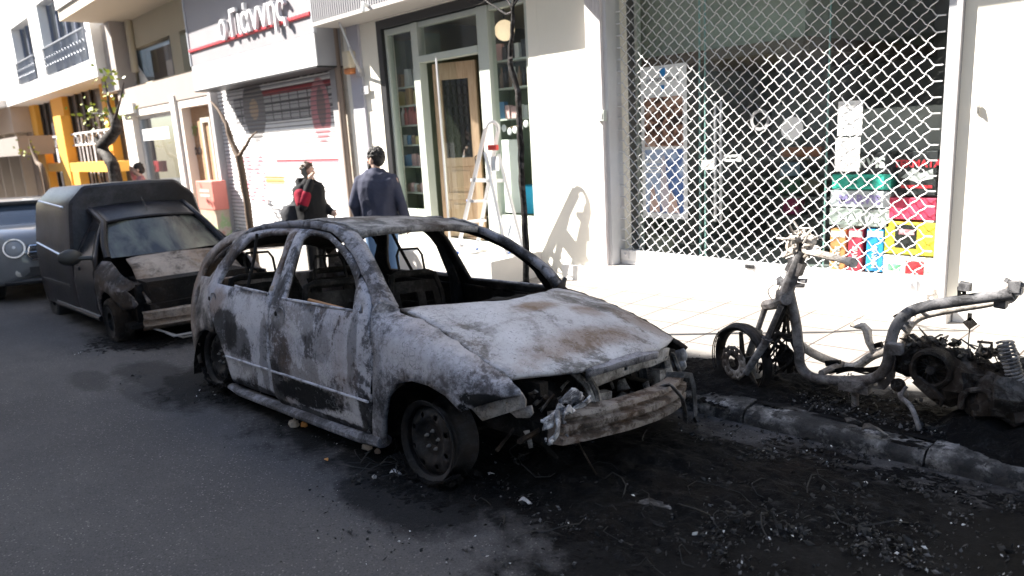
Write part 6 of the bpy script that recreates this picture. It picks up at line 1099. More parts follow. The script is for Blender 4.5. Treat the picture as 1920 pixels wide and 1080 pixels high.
plate('cowl_plate', [(1712, 716), (1722, 706), (1752, 728), (1770, 748), (1766, 762), (1740, 742)], SY - .08, mt=ME, th=.03, par=en)
bc = sp_(1830, 762, SY - .07); m = MB(); P = [sp_(u, v, SY - .07) for u, v in ((1802, 765), (1803, 744), (1815, 732), (1838, 730), (1854, 738), (1860, 752), (1860, 778))]; m.tube(P, .016, 8); m.jitter(.006, 20); m.build('drive_case_rim', ME, en); m = MB(); m.lathe([(.0, .02), (.018, .02), (.02, 0), (.07, -.02), (.075, -.04), (0, -.05)], bc, fr_, 20); m.build('clutch_drum', CHAR, en)
m = MB(); m.tube([sp_(1684, 722, SY - .04), sp_(1684, 722, SY + .1)], .038, 16); m.tube([sp_(1684, 722, SY - .055), sp_(1684, 722, SY - .04)], .024, 12); m.build('pivot_bush', ME, en)
m = MB(); a, c_ = sp_(1884, 640, SY), sp_(1908, 722, SY); ax = (c_ - a).normalized(); e1 = ax.orthogonal().normalized(); e2 = ax.cross(e1); L_ = (c_ - a).length
m.tube([a + ax * L_ * t / 130 + (e1 * math.cos(t * .6) + e2 * math.sin(t * .6)) * .034 for t in range(131)], .0065, 6); m.tube([a, c_], .012, 7); m.build('shock_spring', MB1, scoot)
m = MB(); m.tube(curve([sp_(1848, 700, SY + .1), sp_(1858, 690, SY + .1), sp_(1870, 700, SY + .1)]), .03, 7); m.tube([sp_(1870, 700, SY + .15), sp_(1925, 690, SY + .25)], .06, 9); m.jitter(.012, 15); m.build('exhaust_remains', ME, scoot)
m = MB(); m.tube(curve([sp_(1820, 588, S2), sp_(1819, 610, S2), sp_(1816, 640, S2), sp_(1815, 690, S2)]), .003, 5); m.box(sp_(1819, 606, S2), (.05, .01, .05), Matrix.Rotation(R(45), 3, 'Y')); m.box(sp_(1818, 594, S2), (.02, .01, .04)); m.build('hanging_wire', CHAR, scoot)
# ================================================================ people
M_SKIN = plain('skin', (.52, .33, .25), .55, 0, .06, 12); M_HAIR = plain('dark_hair', (.018, .014, .012), .6, 0, .3, 30, .5); M_HAIRB = plain('brown_hair', (.07, .035, .02), .55, 0, .3, 30, .4)
def cloth(n, c, sc=7): 
    b = NB(n); v = b.noise(sc, 5, .6); b.bump(b.noise(14, 5, .6, None, .8), .35, .02); return b.out(b.mix(v, tuple(x * .8 for x in c), tuple(x * 1.15 for x in c)), .9, 0, .2)
def remesh(o, vox, sm=4):
    r = o.modifiers.new('r', 'REMESH'); r.mode = 'VOXEL'; r.voxel_size = vox; r.use_smooth_shade = True
    if sm: s = o.modifiers.new('s', 'SMOOTH'); s.iterations = sm; s.factor = .5
    return o
def limb(m, pts, rs, n=12):
    P = [Vector(p) for p in pts]; m.tube(P, rs, n)
    for p, r in zip(P, rs): m.ball(p, r * .99, n, 8)
def hand(m, w_, d, nrm, s, curl, side):
    d = d.normalized(); nrm = (nrm - d * nrm.dot(d)).normalized(); sd_ = d.cross(nrm) * side
    m.ball(w_ + d * .045 * s, (.044 * s, .044 * s, .046 * s), 10, 8)
    for k in range(4):
        b0 = w_ + d * .085 * s + sd_ * (.028 - .019 * k) * s; L_ = (.066, .076, .07, .054)[k] * s; a = curl * (1 + .1 * k)
        p1 = b0 + (d * math.cos(a * .4) + nrm * math.sin(a * .4)) * L_ * .45; p2 = p1 + (d * math.cos(a) + nrm * math.sin(a)) * L_ * .32; p3 = p2 + (d * math.cos(a * 1.5) + nrm * math.sin(a * 1.5)) * L_ * .25
        m.tube([b0 - d * .03 * s, b0, p1, p2, p3], [.0105 * s, .0105 * s, .0095 * s, .0085 * s, .007 * s], 7)
    t0 = w_ + d * .03 * s + sd_ * .032 * s; t1 = t0 + (d * .6 + sd_ * .8).normalized() * .036 * s; m.tube([t0, t1, t1 + (d * .9 + sd_ * .25 + nrm * .3 * math.sin(curl)).normalized() * .03 * s], [.014 * s, .012 * s, .009 * s], 7)
def head_shape(m, c, hz, s):
    f = Vector((-math.sin(hz), math.cos(hz), 0)); r = Vector((f.y, -f.x, 0)); u = Vector((0, 0, 1)); P = lambda a, b_, d: c + (r * a + f * b_ + u * d) * s
    def el(p, ra, rb, rc, n=16): 
        i0 = len(m.v); m.ball((0, 0, 0), 1, n, 12)
        for i in range(i0, len(m.v)): q = m.v[i]; m.v[i] = tuple(P(*p) + (r * q[0] * ra + f * q[1] * rb + u * q[2] * rc) * s)
    el((0, -.012, .025), .076, .096, .098); el((0, .022, -.035), .062, .070, .078); el((0, .055, -.082), .032, .030, .026); el((0, .088, .0), .012, .018, .022); m.tube([P(0, .083, .03), P(0, .104, -.012)], [.010 * s, .014 * s], 7)
    el((0, .080, .038), .052, .014, .010); el((.038, .068, -.018), .024, .02, .022); el((-.038, .068, -.018), .024, .02, .022); el((0, .085, -.043), .024, .012, .006); el((0, .082, -.054), .021, .012, .007)
    for q in (-1, 1): el((q * .078, -.005, -.005), .010, .022, .034, 10)
    return P
def person(name, label, loc, yaw, H, arms, legs, hz, bulk=1.0, gap=.1, lean=0):
    t = thing(name, label, 'person', mat=Matrix.Translation(Vector(loc)) @ Matrix.Rotation(yaw, 4, 'Z')); s = H / 1.75; V = lambda x, y, z: Vector((x, y + lean * max(0, z - .9), z)) * s
    m = MB(); P = head_shape(m, V(0, .02, 1.635), hz, s)
    limb(m, [V(0, -.01, 1.42), V(0, .0, 1.5), V(0, .012, 1.56)], [.062 * s, .056 * s, .055 * s])
    def torso(k, mm, z0=.90):
        zs_ = [(z0, .165, .115), (.98, .16, .115), (1.08, .155, .115), (1.2, .168, .125), (1.32, .180, .125), (1.40, .165, .11), (1.45, .10, .075)]
        rings = [[V(math.cos(a) * (rx + k) * bulk, math.sin(a) * (ry + k) * bulk - .005, z) for a in [i * 2 * math.pi / 20 for i in range(20)]] for z, rx, ry in zs_]
        loft(mm, rings)
    torso(0, m, .86)
    for sd, (el_, wr, nr, cu) in arms.items():
        sh = V(sd * .172 * bulk, -.005, 1.385); e = V(*el_); w_ = V(*wr); limb(m, [sh, e, w_], [.055 * s, .042 * s, .03 * s]); hand(m, w_ + (w_ - e).normalized() * .01, (w_ - e) if nr is None or len(nr) < 2 else Vector(nr[1]), Vector(nr[0] if nr else (-sd, .2, 0)), s, cu, sd)
    for sd, (kn, an) in legs.items(): limb(m, [V(sd * .095, 0, .90), V(*kn), V(*an)], [.085 * s, .058 * s, .042 * s]); limb(m, [V(*an), V(an[0], an[1] + .14, .03)], [.042 * s, .03 * s])
    body = remesh(m.build('body', M_SKIN, t), .0075 * s, 3); return t, P, V, s, torso
def jacket(t, V, s, torso, arms, mat, bulk, k=.022, hem=.84, hood=False, name='jacket', sleeve=.07, fold=.0):
    m = MB(); torso(k, m, hem)
    for sd, (el_, wr, *_) in arms.items():
        e, w_ = V(*el_), V(*wr); limb(m, [V(sd * .06, -.012, 1.455), V(sd * .165 * bulk, -.005, 1.378), e, w_.lerp(e, .06)], [sleeve * .8 * s, sleeve * s * 1.02, sleeve * .84 * s, sleeve * .62 * s])
    limb(m, [V(-.12, -.01, 1.42), V(0, -.015, 1.47), V(.12, -.01, 1.42)], [.06 * s, .075 * s, .06 * s])
    if hood:
        i0 = len(m.v); m.ball((0, 0, 0), 1, 18, 12)
        for i in range(i0, len(m.v)): q = m.v[i]; m.v[i] = tuple(V(q[0] * .125, -.07 + q[1] * .085, 1.435 + q[2] * .085 - .03 * abs(q[0])))
        m.tube([V(.10 * math.cos(a), -.02 + .10 * math.sin(a), 1.475 + .02 * math.sin(a)) for a in [i * .4 for i in range(16)]], .03 * s, 8, True)
    if fold:
        for i in range(len(m.v)): p = Vector(m.v[i]); m.v[i] = tuple(p + noise.noise_vector(Vector((p.x * 9, p.y * 9, p.z * 4))) * fold)
    return remesh(m.build(name, mat, t), .013 * s, 4)
def trousers(t, V, s, legs, mat, bulk):
    m = MB(); loft(m, [[V(math.cos(a) * rx * bulk, math.sin(a) * ry * bulk, z) for a in [i * 2 * math.pi / 18 for i in range(18)]] for z, rx, ry in ((.78, .15, .12), (.88, .18, .135), (.98, .165, .122), (1.02, .16, .118))])
    for sd, (kn, an) in legs.items(): limb(m, [V(sd * .095, 0, .86), V(*kn), V(an[0], an[1], an[2] + .0)], [.10 * s * bulk, .075 * s, .062 * s])
    for i in range(len(m.v)): p = Vector(m.v[i]); m.v[i] = tuple(p + noise.noise_vector(Vector((p.x * 8, p.y * 8, p.z * 6))) * .007)
    o = remesh(m.build('trousers', mat, t), .013 * s, 3)
    for sd, (kn, an) in legs.items():
        q = MB(); limb(q, [V(an[0], an[1] - .03, .055), V(an[0], an[1] + .10, .05), V(an[0], an[1] + .19, .035)], [.052 * s, .05 * s, .038 * s]); remesh(q.build('shoe', M_BLK, t), .012, 3)
    return o
def hair(t, P, s, mat, back=.02, top=.02, curl=.012, bun=False):
    m = MB(); i0 = 0
    c = [((0, -.022, .05), (.083 + top * .3, .098, .088 + top)), ((0, -.055, .0), (.078, .062 + back, .085))]
    for p, r_ in c:
        i0 = len(m.v); m.ball((0, 0, 0), 1, 20, 14); o, ax, ay, az = P(*p), P(1, 0, 0) - P(0, 0, 0), P(0, 1, 0) - P(0, 0, 0), P(0, 0, 1) - P(0, 0, 0)
        for i in range(i0, len(m.v)): q = m.v[i]; m.v[i] = tuple(o + ax * q[0] * r_[0] + ay * q[1] * r_[1] + az * q[2] * r_[2])
    if bun: m.ball(P(0, -.12, .05), .04 * s, 12, 9)
    rr = random.Random(3)
    for k in range(int(curl * 5000)):
        a, b_ = rr.uniform(0, 6.28), rr.uniform(-.3, 1.3); q = P(.084 * math.cos(a) * math.cos(b_), -.025 + .10 * math.sin(a) * math.cos(b_), .045 + .1 * math.sin(b_))
        if math.sin(a) < .75 or b_ > .8: m.ball(q, rr.uniform(.010, .020) * s, 6, 5)
    m.jitter(.006, 30); return m.build('hair', mat, t, smooth=60)
# man with his back to the camera
mx = at(700, 278, 4.6); yawm = R(48)
armsM = {-1: ((-.27, -.03, 1.13), (-.25, .10, .90), None, .5), 1: ((.28, -.06, 1.13), (.31, .02, .87), None, .5)}
legsM = {-1: ((-.11, .02, .5), (-.11, -.02, .09)), 1: ((.11, .0, .5), (.12, -.02, .09))}
gz_ = zs(mx.x, 4.6); t, P, V, s, torso = person('person', 'bearded person in navy hooded top and jeans standing with back turned', (mx.x, 4.6, gz_), yawm, mx.z - gz_ - .015, armsM, legsM, R(62), 1.18)
jacket(t, V, s, torso, armsM, cloth('navy_fleece', (.050, .053, .080)), 1.18, .03, .86, True, 'hooded_top', .078, .028); trousers(t, V, s, legsM, cloth('blue_denim', (.13, .21, .34)), 1.18); hair(t, P, s, M_HAIR, .012, .014, .05)
m = MB()
for k in range(60): a = rnd.uniform(-1.25, 1.25); b_ = rnd.uniform(0, 1); m.ball(P(.066 * math.sin(a), .02 + .062 * math.cos(a), -.045 - .055 * b_), .016 * s, 6, 5)
m.jitter(.004, 40); m.build('beard', M_HAIR, t, smooth=60)
m = MB()
for q in (-1, 1): m.tube([P(q * .033 + .024 * math.cos(a), .094 - abs(.01 * math.cos(a)), .022 + .019 * math.sin(a)) for a in [i * .7 for i in range(9)]], .0022 * s, 5, True); m.tube([P(q * .057, .088, .026), P(q * .08, .0, .022)], .002 * s, 5)
m.tube([P(-.01, .098, .026), P(.01, .098, .026)], .002, 5); m.build('spectacles', plain('brown_spectacles', (.2, .06, .03)), t)
# woman on the phone
wx_ = at(574, 303, 4.7); gz_ = zs(wx_.x, 4.7); yaww = R(-66)
armsW = {1: ((.30, .08, 1.16), (.14, .15, 1.50), ((-.6, .2, .3), (-.35, -.1, .9)), 1.0), -1: ((-.26, -.0, 1.13), (-.17, .23, 1.02), ((1, .2, 0),), .9)}
legsW = {-1: ((-.1, .02, .5), (-.1, -.02, .09)), 1: ((.1, .0, .5), (.1, -.02, .09))}
t, P, V, s, torso = person('person', 'person in black coat with dark red sleeve patches holding phone to ear', (wx_.x, 4.7, gz_), yaww, wx_.z - gz_ - .02, armsW, legsW, R(-6), 1.2)
M_COAT = cloth('black_wool', (.012, .012, .014)); jk = jacket(t, V, s, torso, armsW, M_COAT, 1.22, .05, .66, False, 'coat', .088, .026); trousers(t, V, s, legsW, cloth('black_trouser', (.012, .012, .013)), 1.05); hair(t, P, s, M_HAIRB, .0, .004, .002, True)
M_PATCH = cloth('dark_red_cloth', (.24, .012, .03)); e, sh, wr = V(.30, .08, 1.16), V(.2, -.005, 1.4), V(.14, .15, 1.50)
m = MB(); a = sh.lerp(e, .35); c_ = sh.lerp(e, .8); limb(m, [a, c_], [.097 * s, .088 * s]); remesh(m.build('sleeve_patch', M_PATCH, t), .012, 2); m = MB(); a = e.lerp(wr, .12); c_ = e.lerp(wr, .42); limb(m, [a, c_], [.084 * s, .078 * s]); remesh(m.build('sleeve_patch', M_PATCH, t), .012, 2)
m = MB(); m.tube([V(-.17, -.05, 1.44), V(-.10, .1, 1.43), V(0, .15, 1.33), V(.10, .1, 1.43), V(.17, -.05, 1.44), V(.1, -.11, 1.5), V(-.1, -.11, 1.5)], .045 * s, 9, True); remesh(m.build('collar', M_COAT, t), .012, 2)
ph_ = thing('mobile_phone', 'dark mobile phone held against the ear of the person in black', 'phone', (0, 0, 0)); M4 = t.matrix_world.copy(); hp = M4 @ (P(.098, .02, -.02)); ph_.matrix_world = Matrix.Translation(hp) @ Matrix.Rotation(yaww, 4, 'Z') @ Matrix.Rotation(R(18), 4, 'X'); m = MB(); m.bb((-.005, -.036, -.07), (.005, .036, .07)); m.build('phone_case', M_BLK, ph_, bevel=.003)
bg_ = thing('shoulder_bag', 'dark grey bag slung behind the person in black', 'bag', M4 @ V(.06, -.27, .98)); m = MB(); m.ball((0, 0, 0), (.17, .17, .2), 16, 12, .25, 3); m.jitter(.01, 9); m.build('bag_body', cloth('dark_grey_canvas', (.04, .04, .045)), bg_); m = MB(); m.tube([Vector((0, 0, .15)), Vector((.02, .02, .3)), M4 @ V(0.05, -.14, 1.40) - bg_.location], .014, 6, flat=.4); m.build('strap', M_BLK, bg_)
# person beyond the van, only the head and a raised hand show
hx = at(258, 306, 4.9); gz_ = zs(hx.x, 4.9); armsH = {1: ((.30, .10, 1.40), (.12, .14, 1.62), ((-.5, 0, .4), (-.5, -.1, .6)), .7), -1: ((-.25, 0, 1.12), (-.24, .1, .9), None, .5)}
t, P, V, s, torso = person('person', 'dark haired person beyond the black van with one hand at the brow', (hx.x, 4.9, gz_), R(160), hx.z - gz_ - .02, armsH, legsM, R(0), 1.0)
jacket(t, V, s, torso, armsH, cloth('pink_top', (.45, .22, .22)), 1.0, .02, .84, False, 'top'); trousers(t, V, s, legsM, cloth('grey_trouser', (.08, .08, .09)), 1.0); hair(t, P, s, M_HAIR, .02, .01, .004)
# shopkeeper in the doorway
kx = at(884, 236, F + .75); armsK = {1: ((.27, .05, 1.12), (.16, .26, 1.0), ((-1, .3, 0),), .8), -1: ((-.25, .06, 1.12), (-.12, .27, .98), ((1, .3, 0),), .8)}
t, P, V, s, torso = person('person', 'grey haired person in pale grey top and dark apron inside the shop doorway', (kx.x, F + .75, fl), R(110), kx.z - fl, armsK, legsM, R(20), 1.05)
jacket(t, V, s, torso, armsK, cloth('pale_grey_jersey', (.42, .41, .42)), 1.05, .015, .86, False, 'jersey', .062, .008); trousers(t, V, s, legsM, cloth('dark_trouser', (.03, .03, .032)), 1.05); hair(t, P, s, plain('grey_hair', (.16, .14, .13), .6, 0, .3, 30), .01, .005, .004)
m = MB(); m.grid(10, 8, lambda a, c: tuple(V(.2 * math.cos(R(20 + 140 * a)) * 1.05, .17 * math.sin(R(20 + 140 * a)) * 1.05 + .01, .98 - .5 * c))); m.build('apron', cloth('black_apron', (.015, .015, .016)), t, solid=.006)

# ================================================================ step ladder
ld = thing('step_ladder', 'white aluminium step ladder open on the pavement before the shop door', 'step ladder', (-7.1, 5.75, fl)); lo = ld.location
gy = lambda u, v, y: at(u, v, y) - lo
fL, fR = gy(856, 468, 5.55), gy(892, 446, 5.86); tL, tR = gy(911, 240, 5.60), gy(934, 246, 5.74); fL.z = fR.z = 0; rL, rR = gy(949, 438, 5.74), gy(981, 436, 6.02); rL.z = rR.z = 0
M_LAD = plain('ladder_aluminium', (.66, .66, .68), .4, .4, .05); M_LBL = plain('blue_plastic', (.06, .16, .5), .5)
def bar(a, c_, w_, d, n='rail', mt=None, par=ld): m = MB(); m.tube([a, c_], w_, 4, flat=d); return m.build(n, mt or M_LAD, par, smooth=0)
for a, c_ in ((fL, tL), (fR, tR)): bar(a, c_, .034, .5); m = MB(); m.ball(a + Vector((0, 0, .02)), (.035, .03, .025), 8, 6); m.build('foot', M_LBL, ld)
m = MB(); m.tube(curve([tL, tL + Vector((.02, .02, .05)), tL.lerp(tR, .5) + Vector((.03, 0, .085)), tR + Vector((.02, -.02, .06)), tR], 4), .022, 7); m.build('hand_hoop', M_LAD, ld)
for q in (.07, .27, .44): 
    a, c_ = fL.lerp(tL, q), fR.lerp(tR, q); m = MB(); ax = (c_ - a); m.add([a + Vector((-.03, 0, .012)), c_ + Vector((-.03, 0, .012)), c_ + Vector((.06, .02, .012)), a + Vector((.06, .02, .012)), a + Vector((-.03, 0, -.018)), c_ + Vector((-.03, 0, -.018)), c_ + Vector((.06, .02, -.018)), a + Vector((.06, .02, -.018))], [(0, 1, 2, 3), (7, 6, 5, 4), (0, 4, 5, 1), (2, 6, 7, 3), (1, 5, 6, 2), (0, 3, 7, 4)]); o = m.build('tread', M_LAD, ld, 0)
    for e_ in (a, c_): m = MB(); m.ball(e_ + Vector((-.02, 0, 0)), (.022, .022, .02), 7, 5); m.build('tread_cap', M_LBL, o)
a, c_ = fL.lerp(tL, .62), fR.lerp(tR, .62); m = MB(); m.add([a + d for d in (Vector((-.05, -.02, 0)), Vector((.2, .0, 0)))] + [c_ + Vector((.2, .04, 0)), c_ + Vector((-.05, .02, 0))] + [a + d for d in (Vector((-.05, -.02, -.04)), Vector((.2, .0, -.04)))] + [c_ + Vector((.2, .04, -.04)), c_ + Vector((-.05, .02, -.04))], [(0, 1, 2, 3), (7, 6, 5, 4), (0, 4, 5, 1), (1, 5, 6, 2), (2, 6, 7, 3), (3, 7, 4, 0)]); m.build('platform', M_LAD, ld, 0)
jL, jR = fL.lerp(tL, .82), fR.lerp(tR, .82)
for a, c_ in ((rL, jL + Vector((.06, .02, 0))), (rR, jR + Vector((.06, .02, 0)))): bar(a, c_, .026, .5, 'rear_leg')
bar(rL.lerp(jL, .03), rR.lerp(jR, .03), .022, .5, 'rear_bar', M_LBL); bar(rL.lerp(jL, .08), rR.lerp(jR, .38), .014, .5, 'brace'); bar(rL.lerp(jL, .38), rR.lerp(jR, .08), .014, .5, 'brace')
m = MB(); p = tL.lerp(tR, .5) + Vector((.0, 0, -.20)); m.box(p, (.14, .05, .06)); m.build('red_clip', plain('bright_red', (.7, .06, .05)), ld, bevel=.008); m = MB(); m.box(p + Vector((.02, 0, -.18)), (.12, .02, .16)); m.build('label_sheet', M_WHITE, ld)

# ================================================================ trees
BARK = scorched('burnt_bark', (.005, .005, .005), (.013, .012, .012), (.08, .075, .075), .40, .75, 14, .1, crust=1, streak=0, seed=95); BARK2 = plain('brown_bark', (.13, .085, .055), .85, 0, .3, 9, .8)
def tree(name, label, base, main, branches, mat, leaves=0, lm=None, lr=.5, seed=1):
    t = thing(name, label, 'tree', base); b0 = Vector(base); m = MB(); P = curve([p - b0 for p, r in main], 5); rs = np.interp(np.linspace(0, len(main) - 1, len(P)), range(len(main)), [r for p, r in main]).tolist(); m.tube(P, rs, 10)
    for br in branches: Q = curve([p - b0 for p, r in br], 4); m.tube(Q, np.interp(np.linspace(0, len(br) - 1, len(Q)), range(len(br)), [r for p, r in br]).tolist(), 7)
    m.jitter(.010, 11); m.build('trunk', mat, t, smooth=60)
    if leaves:
        q = random.Random(seed); m = MB()
        for c_, n, rad in leaves:
            for k in range(n):
                p = Vector(c_) - b0 + Vector((q.gauss(0, rad), q.gauss(0, rad), q.gauss(0, rad))); a = Vector((q.uniform(-1, 1), q.uniform(-1, 1), q.uniform(-.6, .6))).normalized(); b_ = a.orthogonal().normalized(); c2 = a.cross(b_); L_ = q.uniform(.07, .15)
                m.add([p, p + a * L_ * .5 + b_ * L_ * .32, p + a * L_ + c2 * .01, p + a * L_ * .5 - b_ * L_ * .32 + c2 * .015], [(0, 1, 2), (0, 2, 3)])
        m.build('crown', lm, t, smooth=0)
    return t
b = NB('spring_leaf'); b.b.inputs['Transmission Weight'].default_value = 0; M_LEAF = b.out(b.ramp(b.noise(4, 3), [(.35, (.22, .30, .03)), (.65, (.42, .46, .06))]), .5)
TY = 4.2; bz = zs(-4.45, TY); g = lambda u, v, y=TY: at(u, v, y)
tree('burnt_sapling', 'thin burnt black sapling trunk between the car and the cream wall', (-4.45, TY, bz - .05), [(Vector((-4.45, TY, bz - .05)), .034), (g(987, 532), .030), (g(986, 450), .028), (g(979, 340), .026), (g(975, 240), .025), (g(971, 175), .024), (g(957, 118), .024), (g(960, 66), .018), (g(962, 20), .015), (g(967, -30), .012)],
     [[(g(962, 22), .010), (g(950, 26, TY + .1), .010), (g(930, 14, TY + .2), .009), (g(912, 2, TY + .3), .008), (g(900, -14, TY + .3), .006)], [(g(962, 20), .010), (g(955, 5), .008), (g(944, -10), .006)], [(g(958, 115), .014), (g(957, 108, TY - .02), .018)], [(g(963, 10), .009), (g(975, -6), .007)], [(g(912, 3, TY + .25), .003), (g(890, 10, TY + .2), .003), (g(870, -4, TY + .1), .002)]], BARK)
T1 = 4.35; b1 = at(470, 425, T1); z_ = zs(b1.x, T1)
tree('street_tree', 'slim bare forked street tree before the slatted roller shutter', (b1.x, T1, z_), [(Vector((b1.x, T1, z_)), .055), (g(466, 400, T1), .05), (g(458, 350, T1), .047), (g(448, 292, T1), .05)], [[(g(448, 296, T1), .045), (g(434, 265, T1), .04), (g(424, 232, T1), .03), (g(408, 205, T1), .02), (g(396, 190, T1), .012)], [(g(449, 292, T1), .03), (g(462, 272, T1), .022), (g(470, 258, T1), .014), (g(482, 246, T1), .008)]], BARK2)
T2 = 4.45; b2 = at(222, 345, T2); z_ = zs(b2.x, T2)
tree('street_tree', 'crooked dark pruned tree with a few yellow green leaves behind the van', (b2.x, T2, z_), [(Vector((b2.x + .05, T2, z_)), .13), (g(216, 330, T2), .12), (g(206, 300, T2), .12), (g(190, 276, T2), .11), (g(206, 258, T2), .12), (g(218, 240, T2), .10), (g(212, 220, T2), .08)], [[(g(192, 278, T2), .05), (g(184, 268, T2), .06), (g(180, 258, T2), .05)], [(g(212, 222, T2), .06), (g(205, 200, T2), .03), (g(200, 170, T2), .015), (g(195, 140, T2), .008)], [(g(212, 222, T2), .04), (g(190, 214, T2), .02), (g(170, 212, T2), .01)], [(g(214, 230, T2), .04), (g(225, 190, T2), .015), (g(232, 155, T2), .008)]], scorched('dark_bark', (.02, .017, .015), (.05, .042, .038), (.10, .09, .08), .4, .75, 9, .2, crust=.8, streak=0, seed=97),
     [(g(175, 214, T2), 26, .14), (g(190, 212, T2), 22, .12), (g(205, 206, T2), 12, .12), (g(193, 140, T2), 12, .12), (g(197, 158, T2), 6, .08), (g(222, 148, T2), 6, .12), (g(242, 214, T2 + .2), 4, .08), (g(212, 190, T2), 5, .1), (g(205, 232, T2), 8, .1)], M_LEAF, seed=2)
T3 = 4.6; b3 = at(86, 345, T3); z_ = zs(b3.x, T3)
tree('street_tree', 'thin leaning sapling at the far left with sparse yellow leaves', (b3.x, T3, z_), [(Vector((b3.x, T3, z_)), .07), (g(82, 325, T3), .07), (g(70, 305, T3), .06), (g(60, 280, T3), .04), (g(55, 262, T3), .02)], [], BARK2, [(g(58, 275, T3), 12, .16), (g(44, 283, T3), 8, .12)], M_LEAF, seed=3)

# ================================================================ ash, debris, stones
def heap(c, rx, ry, h, zf, seed, n=84):
    m = MB(); m.grid(n, n, lambda a, d: ((lambda x, y: (x, y, zf(x, y) - .012 + h * max(0, 1 - ((x - c[0]) / rx) ** 2 - ((y - c[1]) / ry) ** 2) ** .8 * (.25 + .55 * abs(noise.fractal(Vector((x * 3.2, y * 3.2, seed)), 1, 2.1, 3))) + .020 * abs(noise.fractal(Vector((x * 17, y * 17, seed)), .8, 2.2, 4)) - .004))(c[0] + rx * (2 * a - 1), c[1] + ry * (2 * d - 1))))
    return m
zk = lambda x, y: zs(x, y) if y > KY + .1 else zr(x, y)
allh = MB()
for c, rx, ry, h, zf, sd_ in (((-2.15, 2.75), .85, .75, .13, zr, 1), ((-1.55, 3.05), .7, .5, .10, zr, 2), ((-3.0, 2.05), .55, .35, .06, zr, 3), ((-5.4, 1.98), .5, .22, .06, zr, 4), ((-3.8, 2.75), 1.6, .8, .09, zr, 5), ((-2.4, 4.2), .7, .34, .17, zs, 6), ((-1.35, 4.12), .9, .27, .09, zs, 7), ((-.55, 4.12), .8, .36, .36, zs, 8), ((.5, 4.1), .9, .4, .34, zs, 9), ((-1.2, 3.55), 1.0, .16, .035, zr, 10), ((.3, 3.5), 1.0, .18, .04, zr, 11), ((-2.75, 3.97), .5, .25, .07, zs, 12), ((-8.1, 2.3), .8, .8, .06, zr, 13), ((-1.75, 2.2), .7, .35, .03, zr, 14)):
    q = heap(c, rx, ry, h, zf, sd_); allh.add(q.v, q.f)
tag(allh.build('ash', M_ASH, smooth=60), kind='stuff', label='black ash and melted residue heaped under the car and scooter', cat='ash')
dm = MB(); rr = random.Random(77); zones = [((-2.1, 2.7), (.9, .7), 1700, 1), ((-1.5, 2.9), (.9, .6), 1300, 1), ((-.9, 2.6), (1.3, .9), 1500, .8), ((-.6, 1.9), (1.2, .8), 500, .7), ((-3.1, 2.1), (.5, .35), 130, .8), ((-5.3, 1.9), (.7, .35), 130, .7), ((-1.9, 4.1), (1.2, .35), 1400, 1.1), ((-.5, 4.1), (1.2, .4), 1200, 1.2), ((-.6, 3.5), (1.6, .25), 700, .9), ((-4.2, 1.9), (1.4, .3), 120, .6), ((-2.2, 1.6), (1.3, .5), 160, .5), ((-6.3, 1.6), (.8, .5), 60, .6), ((-2.8, 4.4), (.7, .35), 90, .5), ((-8, 1.6), (1.2, .4), 50, .7)]
for c, (rx, ry), n, sc in zones:
    cl_ = [(c[0] + rr.gauss(0, rx * .5), c[1] + rr.gauss(0, ry * .5), rr.uniform(.03, .16)) for q in range(max(3, n // 28))]
    for k in range(n):
        q = cl_[rr.randrange(len(cl_))]; x, y = q[0] + rr.gauss(0, q[2]), q[1] + rr.gauss(0, q[2] * .7)
        if KY - .03 < y < KY + .18: y = KY + .25 if y > KY + .06 else KY - .06
        hz_ = rr.uniform(.0, .02) * sc; p = Vector((x, y, zk(x, y) + hz_ + .003)); s_ = abs(rr.gauss(0, .0085)) * sc + .003; w = rr.random(); dm.k = 0 if w < .66 else (1 if w < .955 else 2)
        if dm.k: s_ = min(s_ * .6, .014)
        a = Vector((rr.uniform(-1, 1), rr.uniform(-1, 1), rr.uniform(-.5, .5))).normalized(); b_ = a.orthogonal().normalized(); c2 = a.cross(b_)
        vs = [p + a * s_ * rr.uniform(.6, 1.6), p + b_ * s_ * rr.uniform(.4, 1), p - a * s_ * rr.uniform(.6, 1.6), p - b_ * s_ * rr.uniform(.4, 1), p + c2 * s_ * rr.uniform(.2, .6), p - c2 * s_ * .2]
        dm.add(vs, [(0, 1, 4), (1, 2, 4), (2, 3, 4), (3, 0, 4), (1, 0, 5), (2, 1, 5), (3, 2, 5), (0, 3, 5)])
dm.k = 0
for c, n, sp in (((-2.2, 2.5), 18, .7), ((-1.6, 2.9), 10, .6), ((-3.3, 2.0), 12, .25), ((-1.6, 4.0), 20, .7), ((-.5, 4.0), 10, .6)):
    for k in range(n):
        x, y = c[0] + rr.gauss(0, sp * .5), c[1] + rr.gauss(0, sp * .4); a = rr.uniform(0, 6.28); L_ = rr.uniform(.08, .32); q = rr.uniform(-3, 3)
        if KY - .1 < y < KY + .25: continue
        pts = []
        for j in range(6): pts.append((x + math.cos(a) * L_ * j / 5, y + math.sin(a) * L_ * j / 5, zk(x, y) + .012 + rr.uniform(0, .03) + .05 * math.sin(j / 5 * 3.14) * rr.random())); a += q * .2
        dm.tube(pts, rr.uniform(.0015, .004), 4)
tag(dm.build('debris', M_CHIP, smooth=0), kind='stuff', label='scattered char flakes and wire scraps on the road and pavement', cat='debris')
def stone(label, p, r, col, seed, jit=.5, group=None):
    m = MB(); m.ball((0, 0, r[2] * .7), r, 10, 7, jit, seed); m.jitter(r[0] * .2, 1.2 / r[0], 0); return tag(m.build('stone', plain('stone_tint_%d' % seed, col, .85, 0, .25, 30, .5), smooth=25, loc=p), label, 'stone')
